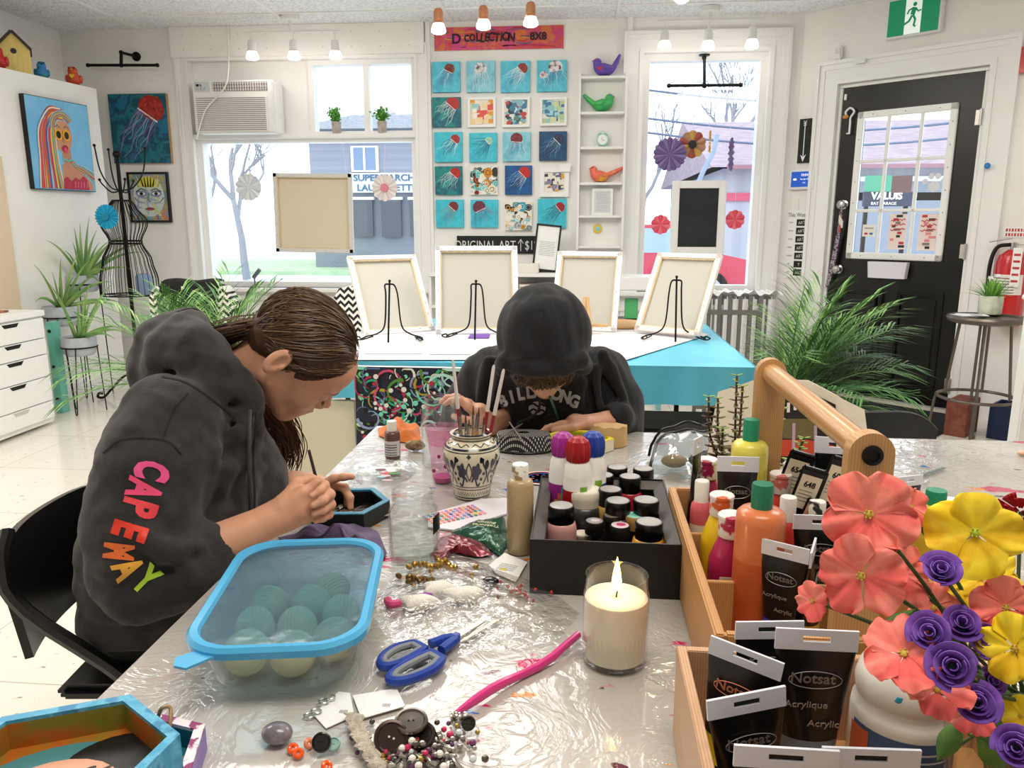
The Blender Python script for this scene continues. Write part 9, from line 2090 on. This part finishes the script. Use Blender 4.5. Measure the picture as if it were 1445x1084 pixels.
def project(vf2,bvh,m,b,off=.0012,maxe=3.0):
 """drape flat artwork given in photo-plane points onto a surface; keeps it as raised print on the cloth"""
 bm=bmesh.new();vs=[bm.verts.new((p[0],p[1],0)) for p in vf2[0]]
 for q in vf2[1]:
  try:bm.faces.new([vs[i] for i in q])
  except ValueError:pass
 bmesh.ops.triangulate(bm,faces=bm.faces[:])
 for _ in range(5):
  es=[e for e in bm.edges if e.calc_length()>maxe]
  if not es:break
  bmesh.ops.subdivide_edges(bm,edges=es,cuts=1);bmesh.ops.triangulate(bm,faces=bm.faces[:])
 bm.verts.index_update();out=[];ok=[]
 for q in bm.verts:
  h=bvh.ray_cast(EYE,ray(q.co.x,q.co.y).normalized());ok.append(h[0] is not None)
  out.append(tuple(h[0]+h[1]*off) if h[0] is not None else(0,0,0))
 f=[[w.index for w in q.verts] for q in bm.faces if all(ok[w.index] for w in q.verts)];bm.free()
 b.add((out,f),m)
def text_px(t,cx,cy,h,ang,sx=1.0,bold=.04):
 """letter outline placed in the photo plane: ang = direction of 'up' in degrees, y down"""
 v,f=textmesh(t,1.0,0,'CENTER',sx,1.0,bold);a=math.radians(ang);ux,uy=math.cos(a),-math.sin(a);rx_,ry_=-uy,ux
 return[(cx+(p[0]*rx_+p[1]*ux)*h,cy+(p[0]*ry_+p[1]*uy)*h) for p in v],f
m_skin=mat('skin','#dba486',.5,col2='#dfaa8d',nscale=14,sss=.12,bump=.05,bscale=300)
m_skin2=mat('skin_fair','#dba78c',.5,sss=.12)
m_hood=mat('hoodie_charcoal','#232223',.9,col2=['#2e2c2e','#393738'],nscale=26,lo=.35,hi=.75,sheen=.15,bump=.25,bscale=420)
m_hood2=mat('hoodie_black','#15161a',.9,col2=['#1c1e23','#25272c'],nscale=20,lo=.4,hi=.75,sheen=.1,bump=.2,bscale=420)
m_hair=mat('hair_brown','#4c3626',.45,spec=.35);m_hair_b=mat('hair_mid','#60462f',.45);m_hair_c=mat('hair_light','#77593d',.45);m_hair_d=mat('hair_dark','#3a281b',.45)
m_jeans=mat('trousers_black','#0d0d10',.8)
m_seam=mat('seam','#1b1a1c',.9)
# ---------------- the brown-haired person, seated left, seen in profile
GY=1.38
G=lambda px,py,y=GY:onY(px,py,y)
O=Vector((-.538,1.365,TZ+.303))
fa=math.radians(-58)
fr=Frame(O,(math.cos(fa)*.95,.31,math.sin(fa)*.95),(math.cos(fa+PI/2),0,math.sin(fa+PI/2)))
neck_to=G(300,572)
Hd=head_field(fr,neck_to,.002)
body=MB();body.add(Hd.mesh(),m_skin)
# right (near) hand and forearm
wR=onY(398,727,1.19);eR=onY(232,806,1.10)
dR=Vector((.86,.42,.30));tR=Vector((-.25,-.05,1))
FR=Field((wR.x-.20,wR.y-.09,wR.z-.11),(wR.x+.13,wR.y+.13,wR.z+.10),.0018)
FR.cone(eR,wR,.045,.026,.01);FR.cone(wR-dR.normalized()*.02,wR,.026,.024,.01)
hand_cones(FR,wR,dR,tR,((1.05,1.1,.7),(1.2,1.15,.7),(1.25,1.2,.7),(1.25,1.2,.7)),((.015,.025,-.0),(.045,.042,-.018),(.072,.034,-.034),(.088,.020,-.040)),.90)
body.add(FR.mesh(),m_skin)
# left (far) hand
wL=onY(415,684,1.42);eL=onY(330,720,1.52);dL=Vector((.93,-.12,.10));tL=Vector((0.1,-1,.25))
FL=Field((wL.x-.12,wL.y-.10,wL.z-.11),(wL.x+.19,wL.y+.12,wL.z+.11),.0018)
FL.cone(eL,wL,.04,.025,.01)
hand_cones(FL,wL,dL,tL,((-.42,.32,.12),(.25,.8,.5),(.45,.9,.5),(.6,.9,.6)),((.015,.028,.0),(.05,.05,.012),(.08,.05,.022),(.10,.042,.03)),.98,splay=(.0,.03,-.03,-.10))
body.add(FL.mesh(),m_skin)
# hidden torso and legs of the body
FB=Field((-1.05,1.05,.02),(-.3,1.70,1.1),.012)
hip=G(190,880);hip.z=.585;hip.x+=.10
FB.path([G(300,575),G(255,680),hip],[.05,.10,.11],.05)
kn=Vector((hip.x+.40,1.30,.56));kn2=Vector((hip.x+.40,1.50,.56))
for h_,k_,a_ in((Vector((hip.x,1.30,.56)),kn,Vector((kn.x+.03,1.30,.1))),(Vector((hip.x,1.46,.56)),kn2,Vector((kn2 .x-.02,1.52,.1)))):
 FB.path([h_,k_,a_],[.08,.055,.038],.03)
body.add(FB.mesh(),m_skin)
person=body.obj('person',angle=80);props(person,'brown-haired person in profile, charcoal hoodie lettered down the sleeve, painting at the left','person')
# hoodie
Hf=Field((-1.04,.93,.40),(-.32,1.72,1.20),.0055)
S=lambda px,py,y:onY(px,py,y)
for y0,y1 in((1.27,1.31),(1.49,1.45)):
 Hf.path([S(215,872,y0),S(222,790,y0),S(262,690,y0),S(300,615,y1)],[.125,.125,.12,.085],.05)
Hf.path([S(240,872,1.38),S(262,760,1.38),S(310,660,1.38)],[.13,.125,.10],.05)
Hf.path([S(318,620,1.36),S(352,690,1.37),S(345,760,1.37)],[.06,.065,.075],.04)
# near sleeve
sh=[S(243,600,1.19),S(212,668,1.13),S(196,745,1.09),S(200,808,1.085)]
Hf.path(sh,[.085,.078,.074,.070],.04);Hf.path([S(200,808,1.085),S(262,800,1.10),S(300,783,1.13)],[.070,.058,.046],.03)
Hf.path([S(306,780,1.135),S(324,770,1.145)],[.040,.038],.006)
# far sleeve
Hf.path([S(330,620,1.52),S(345,690,1.60),S(320,735,1.60)],[.075,.065,.06],.04);Hf.path([S(320,735,1.60),S(365,712,1.52),S(392,700,1.46)],[.055,.045,.036],.03)
# hood: roll round the neck with a slumped bag behind
for sg in(-1,1):
 Y_=lambda v:1.375+sg*v
 Hf.path([S(356,592,Y_(.045)),S(338,566,Y_(.10)),S(308,530,Y_(.115)),S(280,492,Y_(.095)),S(268,466,Y_(.04)),S(268,462,Y_(0))],[.020,.034,.040,.040,.030,.028],.03)
Hf.path([S(262,470,1.375),S(236,488,1.375),S(222,512,1.375)],[.034,.050,.046],.03);Hf.path([S(246,500,1.30),S(225,515,1.375),S(246,500,1.45)],[.05,.045,.05],.03)
Hf.path([S(300,560,1.31),S(250,545,1.33),S(215,530,1.375)],[.05,.05,.04],.03)
# folds of heavy cloth
rf=random.Random(5)
for(a,b_,r) in(((352,600,1.24),(330,720,1.23),.012),((335,610,1.22),(300,700,1.20),.013),((300,640,1.17),(262,760,1.16),.014),((320,660,1.20),(290,770,1.18),.012),((275,630,1.15),(250,700,1.14),.010),((178,790,1.03),(232,825,1.03),.014),((205,760,1.02),(262,800,1.05),.013),((180,828,1.04),(262,838,1.07),.014),((232,770,1.03),(284,775,1.08),.011),((150,740,1.06),(165,800,1.05),.012),((262,812,1.06),(300,806,1.10),.010)):
 Hf.cone(S(*a),S(*b_),r,r*.6,.022)
for(a,b_,r) in(((285,600,1.13),(240,640,1.05),.006),((150,840,1.10),(300,850,1.16),.008),((240,520,1.25),(330,572,1.235),.007),((215,775,.985),(240,800,1.0),.006)):
 Hf.cone(S(*a),S(*b_),r,r*.7,.012,'s')
Hf.disp(wob(4,.0050,36));Hf.disp(wob(9,.0018,85))
# opening for neck and cuff
Hf.cone(G(322,560),G(385,512),.050,.085,.008,'s');Hf.cone(S(318,575,GY),S(282,470,GY),.048,.050,.01,'s');Hf.cone(S(322,772,1.143),S(345,760,1.16),.031,.036,.004,'s');Hf.cone(S(388,702,1.465),S(420,690,1.43),.028,.034,.004,'s')
Hf.cut_below(S(230,868,1.28).z)
hm=MB();hv=Hf.mesh();hm.add(hv,m_hood);hoodie=hm.obj('hoodie',person,angle=80)
bvh=BVHTree.FromPolygons([Vector(p) for p in hv[0]],hv[1])
lt=MB()
for ch,cx,cy,ang,c,sx in(('C',212,664,-14,'#f2599a',1.15),('A',201,690,-16,'#f04f7c',1.15),('P',195,716,-16,'#ea454e',1.15),('E',181,748,-18,'#e23c28',1.15),('M',166,778,-6,'#ee7434',.9),('A',179,803,24,'#f2b040',1.0),('Y',205,819,46,'#b9e03c',1.0)):
 project(text_px(ch,cx,cy,64 if cy<775 else 56,ang,sx*(.50 if cy<700 else.60),.05),bvh,mat('print_'+c.strip('#'),c,.5),lt)
lt.obj('sleeve_lettering',person,80)
sm=MB()
def stitch(pts,w=1.2,m=m_seam):
 P=[(p.x,p.z) for p in smoothpath([(x,0,y) for x,y in pts],6)];v=[];f=[]
 for i,(x,y) in enumerate(P):
  a=P[max(i-1,0)];c=P[min(i+1,len(P)-1)];dx,dy=c[0]-a[0],c[1]-a[1];L=math.hypot(dx,dy)+1e-6
  v+=[(x-dy/L*w,y+dx/L*w),(x+dy/L*w,y-dx/L*w)]
 for i in range(len(P)-1):f.append((2*i,2*i+1,2*i+3,2*i+2))
 return v,f
for pts in(((146,640),(170,622),(205,619),(238,624),(256,642)),((265,556),(245,580),(230,620)),((228,532),(262,540),(300,565),(330,590)),((356,580),(352,640),(354,700),(352,735)),((360,582),(357,640),(359,700),(357,735))):
 project(stitch(pts),bvh,m_seam,sm,.0010)
sm.obj('seam',person,80)
b=MB();dp=[]
for px,py in((352,578),(350,615),(349,660),(351,705),(350,742)):
 h=bvh.ray_cast(EYE,ray(px,py).normalized());
 if h[0] is not None:dp.append(h[0]+h[1]*.004)
if len(dp)>2:b.tube(mat('drawcord','#4b4a4e',.8),smoothpath(dp,5),.0035,6);b.obj('drawcord',person)
# trousers, shoes
Ft=Field((-1.05,1.15,.05),(-.3,1.68,.72),.01)
for yy,xx in((1.30,.03),(1.46,-.02)):
 Ft.path([Vector((hip.x,yy,.57)),Vector((hip.x+.40,yy+(.03 if yy>1.4 else 0),.565)),Vector((hip.x+.40+xx,yy,.12))],[.115,.082,.06],.04)
Ft.path([Vector((hip.x,1.30,.58)),Vector((hip.x,1.46,.58))],[.12,.12],.04)
b=MB();b.add(Ft.mesh(),m_jeans);b.obj('trousers',person,80)
for yy,xx in((1.30,.03),(1.49,-.02)):
 b=MB();x=hip.x+.40+xx;b.tube(mat('shoe_grey','#3a3b3f',.7),[(x-.07,yy,.045),(x,yy,.055),(x+.08,yy,.05),(x+.17,yy,.035)],[.035,.05,.045,.028],12,flat=.9);b.box(m_white,(x+.05,yy,.012),(.27,.09,.022),.008);b.obj('shoe',person)
 # hair: scalp shell and combed strands gathered in a low ponytail
Fh=Field([min(fr.o[i]-.17,9) for i in range(3)],[fr.o[i]+.17 for i in range(3)],.0025);R_=fr.R()
Fh.ell(fr(-.012,.052,0),(.097,.081,.077),.01,'u',R_);Fh.ell(fr(-.055,.002,-.008),(.040,.042,.054),.03,'u',R_)
Fh.ell(fr(.085,-.012,0),(.075,.092,.088),.006,'s',R_);Fh.ell(fr(.02,-.075,0),(.075,.06,.09),.008,'s',R_);Fh.ell(fr(-.010,.002,.07),(.024,.036,.04),.005,'s',R_);Fh.ell(fr(-.010,.002,-.07),(.024,.036,.04),.005,'s',R_)
Fh.disp(wob(3,.0012,120))
b=MB();b.add(Fh.mesh(),m_hair)
rnd=random.Random(2);pony=onY(348,464,1.325);hm_=(m_hair,m_hair_b,m_hair_c,m_hair,m_hair_b,m_hair_d)
def onskull(f,u,w,grow=1.02):
 """push a local point out to the hair surface ellipsoid"""
 q=Vector((f+.012,u-.052,w));k=math.sqrt((q.x/.097)**2+(q.y/.081)**2+(q.z/.077)**2)+1e-6;q=q/k*grow;return(q.x-.012,q.y+.052,q.z)
for i in range(1500):
 w=rnd.uniform(-1,1);line=rnd.random()
 # start along the hairline: forehead arc to temples to nape, and anywhere on top
 if line<.6:a=w*1.45;st=(.078*math.cos(a)**.5 if abs(a)<1.5 else.01,.088-.052*abs(w)**2.2,.074*math.sin(a))
 elif line<.8:st=(rnd.uniform(-.06,.06),.12,w*.06)
 elif line<.9:st=(rnd.uniform(-.05,.0),rnd.uniform(.0,.03),.075*(1 if w>0 else-1))
 else:st=(rnd.uniform(-.11,-.07),rnd.uniform(.0,.10),w*.06)
 en=(-.088,-.028+rnd.uniform(-.01,.01),rnd.uniform(-.012,.012));n=10;pts=[];g=rnd.uniform(1.0,1.045)
 s0=Vector(onskull(*st))-Vector((-.012,.052,0));e0=Vector(onskull(*en))-Vector((-.012,.052,0));mid_=(s0+e0)*.5+Vector((0,.045*(1-abs(w)),.045*(w if abs(w)>.15 else.15)));
 for k in range(n+1):
  t=k/n;q=s0*(1-t)**2+mid_*2*t*(1-t)+e0*t*t+Vector((-.012,.052,0));q=onskull(q.x,q.y,q.z,g*(1+.012*math.sin(t*5+i)))
  pw=fr(q[0],q[1],q[2]);h_=max(0,(t-.72)/.28)**1.5;jit=Vector((math.sin(i*1.7),math.cos(i*2.3),math.sin(i*3.1)))*.009;pts.append(pw*(1-h_)+(pony+jit)*h_)
 b.tube(hm_[i%6],pts,[.0005]+[.0009]*(n-1)+[.0006],3)
 # ponytail hanging forward over the far shoulder
pk=[pony+Vector((.012,0,.004)),onY(324,470,1.345),onY(306,486,1.41),onY(338,530,1.48),onY(352,560,1.49),onY(392,600,1.49),onY(405,630,1.48),onY(398,660,1.47)]
for i in range(260):
 o_=Vector((rnd.gauss(0,1),rnd.gauss(0,1),rnd.gauss(0,1)));pts=[]
 for k,p in enumerate(smoothpath(pk,5)):
  t=k/35;sp=(.010+.012*min(1,t*1.6));pts.append(p+o_*sp*.75+Vector((math.sin(t*9+i)*.005*t,0,math.cos(t*8+i*.7)*.004*t)))
 cut=rnd.randint(28,len(pts));pts=pts[:cut];b.tube(hm_[(i*5+1)%6],pts,[.0011]*(len(pts)-2)+[.0008,.0004],3)
for i in range(16):  # loose wisps by the ear and nape
 p0=fr(.012+rnd.uniform(-.01,.01),.03,-.074 if rnd.random()<.7 else.074);p0=fr(*onskull(rnd.uniform(-.02,.04),.025,-.075,1.03));L=rnd.uniform(.03,.09);pts=[p0+Vector((.010*math.sin(t*3+i)+rnd.uniform(-.001,.001)-.02*t*(i%3),-.006*t,-L*t)) for t in[q/7 for q in range(8)]];b.tube(hm_[i%4],pts,[.0009]*7+[.0004],3)
b.obj('hair',person,80)
b=MB()
for w in(-1,1):
 b.tube(m_hair_d,[fr(.094-.004*abs(q),.010+.0*q,w*(.031+.013*q)) for q in(-1,-.5,0,.5,1)],[.0008,.0014,.0016,.0014,.0008],5)
 for k in range(9):q=(k-4)/4;p=fr(.094-.004*abs(q),.010,w*(.031+.013*q));b.tube(m_hair_d,[p,p+fr.f*.006-fr.u*.004],[.0007,.0003],3)
b.obj('eyelashes',person)
b=MB()
for w in(-1,1):
 for k in range(26):q=k/25;p=fr(.098-.012*q*q,.036+.006*math.sin(q*3),w*(.012+.034*q));b.tube(m_hair_b,[p,p+fr.s*w*.006+fr.u*.002],[.0010,.0004],3)
b.obj('eyebrow',person)
b=MB();m_lip=mat('lip_pink','#b5605a',.4)
b.tube(m_lip,[fr(.1075-.010*abs(q)**2,-.0335-.002*abs(q),.017*q) for q in(-1,-.6,-.2,.2,.6,1)],[.001,.0026,.0032,.0032,.0026,.001],6)
b.tube(m_lip,[fr(.1050-.010*abs(q)**2,-.0435+.002*abs(q),.015*q) for q in(-1,-.6,-.2,.2,.6,1)],[.001,.0028,.0036,.0036,.0028,.001],6);b.obj('lips',person)
# brush in her hand
p0,p1=onY(436,636,1.26),onY(458,712,1.33);p1 .z=TT+.018
b=MB();b.tube(mat('brush_grey','#4a4347',.4),[p0,p0+(p1-p0)*.75],[.0028,.0032],8);b.tube(m_chrome,[p0+(p1-p0)*.72,p0+(p1-p0)*.88],.0034,8);b.tube(m_dark,[p0+(p1-p0)*.88,p1],[.003,.0006],8)
o=b.obj('paint_brush');props(o,'thin dark paint brush held upright in the hand of the person at left','brush')
# ---------------- the hooded person opposite
HY=1.90
nose=onY(768,561,HY-.06)
ff=Vector((.03,-.50,-.86)).normalized();uu=Vector((0,-.86,.50))
fr2=Frame((0,0,0),ff,uu);fr2 .o=nose-(fr2 .f*.118-fr2 .u*.006)
nk=onY(765,520,2.06)
body=MB();body.add(head_field(fr2,nk,.0025,True,(.052,.06)).mesh(),m_skin2)
wA=onY(690,607,1.96);wA.z=TT+.03
FA=Field((wA.x-.17,wA.y-.1,wA.z-.035),(wA.x+.1,wA.y+.12,wA.z+.14),.0022)
FA.cone(wA+Vector((.06,.10,.0)),wA,.03,.026,.01)
hand_cones(FA,wA,(-.62,-.1,.62),(.1,-1,.05),((-.1,-.7,-.5),(-.15,-.75,-.5),(-.2,-.8,-.5),(-.25,-.85,-.5)),((.015,.028,0),(.045,.046,-.015),(.07,.05,-.03),(.088,.045,-.04)),1.0)
body.add(FA.mesh(),m_skin2)
wB=onY(832,603,1.97);wB.z=TT+.032
FBh=Field((wB.x-.19,wB.y-.1,wB.z-.05),(wB.x+.1,wB.y+.1,wB.z+.07),.0022)
FBh.cone(wB+Vector((.08,.03,.01)),wB,.03,.025,.01)
hand_cones(FBh,wB,(-1,-.16,-.02),(0,-1,.35),((-.15,-.35,-.3),(-.2,-.4,-.3),(-.25,-.45,-.3),(-.3,-.5,-.3)),((.015,.028,.0),(.05,.045,-.01),(.08,.045,-.014),(.10,.038,-.016)),.98)
body.add(FBh.mesh(),m_skin2)
FB2=Field((-.45,1.95,.02),(.25,2.75,1.1),.014)
FB2 .path([nk,Vector((-.10,2.22,.85)),Vector((-.10,2.42,.56))],[.055,.12,.13],.05)
for s in(-1,1):FB2 .path([Vector((-.10+s*.09,2.42,.56)),Vector((-.10+s*.13,2.10,.53)),Vector((-.10+s*.12,2.14,.1))],[.085,.058,.04],.03)
body.add(FB2 .mesh(),m_skin2)
person2=body.obj('person',angle=80);props(person2,'person with black hood up, bent over the far side of the table','person')
H2=Field((-.46,1.68,.56),(.26,2.62,1.26),.0055)
S=lambda px,py,y:onY(px,py,y)
H2 .path([Vector((-.10,2.42,.62)),Vector((-.10,2.30,.80)),S(765,530,2.12)],[.165,.15,.11],.06)
H2 .path([S(690,540,2.14),S(765,520,2.10),S(845,538,2.14)],[.085,.09,.085],.05)
H2 .path([S(735,585,2.08),S(800,585,2.08)],[.09,.09],.06)
H2 .path([S(694,535,2.14),S(665,575,2.12),S(652,612,2.10)],[.080,.070,.062],.04);H2 .path([Vector(S(652,612,2.10)),wA+Vector((.035,.075,.012))],[.06,.042],.03)
H2 .path([S(845,535,2.14),S(868,570,2.12),S(872,606,2.09)],[.080,.072,.062],.04);H2 .path([Vector(S(872,606,2.09)),wB+Vector((.075,.03,.014))],[.058,.040],.03)
R2=fr2 .R()
H2 .ell(fr2(-.02,.055,0),(.122,.110,.103),.02,'u',R2);H2 .cone(fr2(-.03,.03,0),nk+Vector((0,.02,.0)),.105,.095,.05)
H2 .path([fr2(.055,.085,-.088),fr2(.075,.10,-.05),fr2(.082,.106,0),fr2(.075,.10,.05),fr2(.055,.085,.088)],[.020,.020,.020,.020,.020],.016)
H2 .path([fr2(.055,.085,-.088),fr2(.05,.03,-.098),fr2(.03,-.03,-.09)],[.018,.018,.02],.016);H2 .path([fr2(.055,.085,.088),fr2(.05,.03,.098),fr2(.03,-.03,.09)],[.018,.018,.02],.016)
for(a,b_,r) in(((850,500,2.04),(880,560,2.02),.013),((865,520,2.04),(890,590,2.02),.012),((838,520,2.02),(850,600,1.99),.012),((690,510,2.05),(672,580,2.02),.013),((705,530,2.02),(690,590,1.99),.011),((650,590,2.02),(690,612,2.0),.012),((870,596,2.02),(836,600,1.99),.011),((820,540,2.02),(812,580,2.0),.008)):H2 .cone(S(*a),S(*b_),r,r*.6,.022)
H2 .disp(wob(14,.0048,36));H2 .disp(wob(19,.0015,85))
H2 .ell(fr2(.05,-.0,0),(.115,.088,.080),.012,'s',R2);H2 .ell(fr2(.14,.02,0),(.10,.085,.075),.01,'s',R2)
H2 .cone(wB+Vector((.05,.02,.008)),wB+Vector((-.05,.0,.0)),.029,.034,.004,'s');H2 .cone(wA+Vector((.03,.05,.008)),wA+Vector((-.03,-.03,.02)),.031,.034,.004,'s')
hv=H2 .mesh();b=MB();b.add(hv,m_hood2);b.obj('hoodie',person2,80)
bv2=BVHTree.FromPolygons([Vector(p) for p in hv[0]],hv[1])
b=MB();m_prt=mat('print_grey','#b9babd',.7);word='BILLABONG'
for i,ch in enumerate(word):
 t=(i-4)/4;project(text_px(ch,760+50*t,553+14*t*t,24,90-18*t,.82,.05),bv2,m_prt,b)
for k in range(10):
 a0=2*PI*k/10
R0=12;circ=([(758+R0*math.cos(2*PI*k/24),576+R0*.8*math.sin(2*PI*k/24)) for k in range(24)],[list(range(24))]);project(circ,bv2,m_prt,b,.001)
for dy,s in((-4,1),(4,-1)):project(stitch([(747,576+dy-s),(753,573+dy),(759,577+dy),(764,574+dy),(769,577+dy)],1.3),bv2,m_hood2,b,.0022)
b.obj('chest_lettering',person2,80)
b=MB();project(stitch([(768,436),(766,460),(768,490),(771,520)],1.0),bv2,m_seam,b,.001);project(stitch([(716,512),(740,506),(768,506),(796,507),(818,514)],.8),bv2,m_seam,b,.001);b.obj('seam',person2,80)
b=MB();rnd=random.Random(8)
for i in range(260):  # fringe falling over the brow
 w=rnd.uniform(-1,1);p=[fr2(.088-.03*w*w,.100,w*.066),fr2(.098-.02*w*w,.078,w*.068+rnd.uniform(-.004,.004)),fr2(.100-.018*w*w+rnd.uniform(0,.006),.055+rnd.uniform(-.006,.012),w*.062+rnd.uniform(-.014,.014)),fr2(.104-.018*w*w+rnd.uniform(0,.010),.034+rnd.uniform(-.004,.018),w*.055+rnd.uniform(-.020,.020))]
 b.tube(hm_[i%6],smoothpath(p,3),.0013,4)
for i in range(60):
 w=rnd.uniform(-1,1);b.tube(m_hair,[fr2(.06,.110,w*.06),fr2(.088-.03*w*w,.098,w*.066)],.002,4)
b.obj('hair',person2,80)
Ft=Field((-.45,1.95,.05),(.25,2.68,.75),.011)
for s in(-1,1):Ft.path([Vector((-.10+s*.09,2.42,.57)),Vector((-.10+s*.13,2.10,.545)),Vector((-.10+s*.12,2.14,.12))],[.115,.082,.062],.04)
b=MB();b.add(Ft.mesh(),m_jeans);b.obj('trousers',person2,80)
for s in(-1,1):b=MB();x=-.10+s*.12;b.tube(MATS['shoe_grey'],[(x,2.21,.045),(x,2.14,.055),(x,2.06,.05),(x,1.97,.035)],[.035,.05,.045,.028],12,flat=.9);b.box(m_white,(x,2.09,.012),(.09,.27,.022),.008);b.obj('shoe',person2)
# drawcord of the hood
b=MB();b.tube(m_hood2,smoothpath([onY(762,560,1.93),onY(760,578,1.95),onY(748,590,1.97),onY(733,596,1.98),onY(730,606,1.97)],5),.0035,6);b.obj('drawcord',person2)
# ---------------- chairs they sit on
def folding_chair(label,loc,rz,group='black folding chairs'):
 t=thing('folding_chair',label,'chair',loc,rz,group)  # faces +x
 mc=mat('chair_black','#0b0b0c',.3,coat=.2);w=.42
 b=MB();b.box(mc,(0.02,0,.455),(.40,w-.02,.03),.012);b.obj('seat',t)
 b=MB();W_=w-.02
 def bk(u,v):a=(u-.5)*2;return(-.205-.035*(1-a*a)-.03*v,a*W_/2,(.53+.205*v)*(1-.04*v*abs(a)**4))
 b.add(thick(surf(bk,24,8),.014),mc);b.obj('backrest',t,50)
 for s in(-1,1):
  b=MB();y=s*w/2;b.tube(mc,smoothpath([(.20,y,.02),(.02,y,.42),(-.20,y,.62),(-.235,y*.97,.70),(-.25,y*.75,.745)],5),.014,8,flat=.8);b.obj('front_leg',t)
  b=MB();b.tube(mc,[(-.24,y*.9,.02),(-.10,y*.9,.28),(.05,y*.9,.445)],.012,8);b.obj('rear_leg',t)
  b=MB();b.tube(mat('foot_grey','#4a4a4c',.5),[(-.25,y*.9,.001),(-.235,y*.9,.03)],.017,10);b.obj('foot_cap',t)
  b=MB();b.tube(MATS['foot_grey'],[(.21,y,.001),(.195,y,.03)],.017,10);b.obj('foot_cap',t)
 b=MB();b.tube(mc,[(.155,-w/2,.12),(.155,w/2,.12)],.009,8);b.obj('front_stretcher',t);b=MB();b.tube(mc,[(-.19,-w/2*.9,.12),(-.19,w/2*.9,.12)],.009,8);b.obj('rear_stretcher',t)
 return t
cx=onY(85,720,1.30).x
folding_chair('black folding chair under the person in the charcoal hoodie',(hip.x+.05,1.36,0),.10)
folding_chair('black folding chair under the hooded person across the table',(-.10,2.47,0),-PI/2)
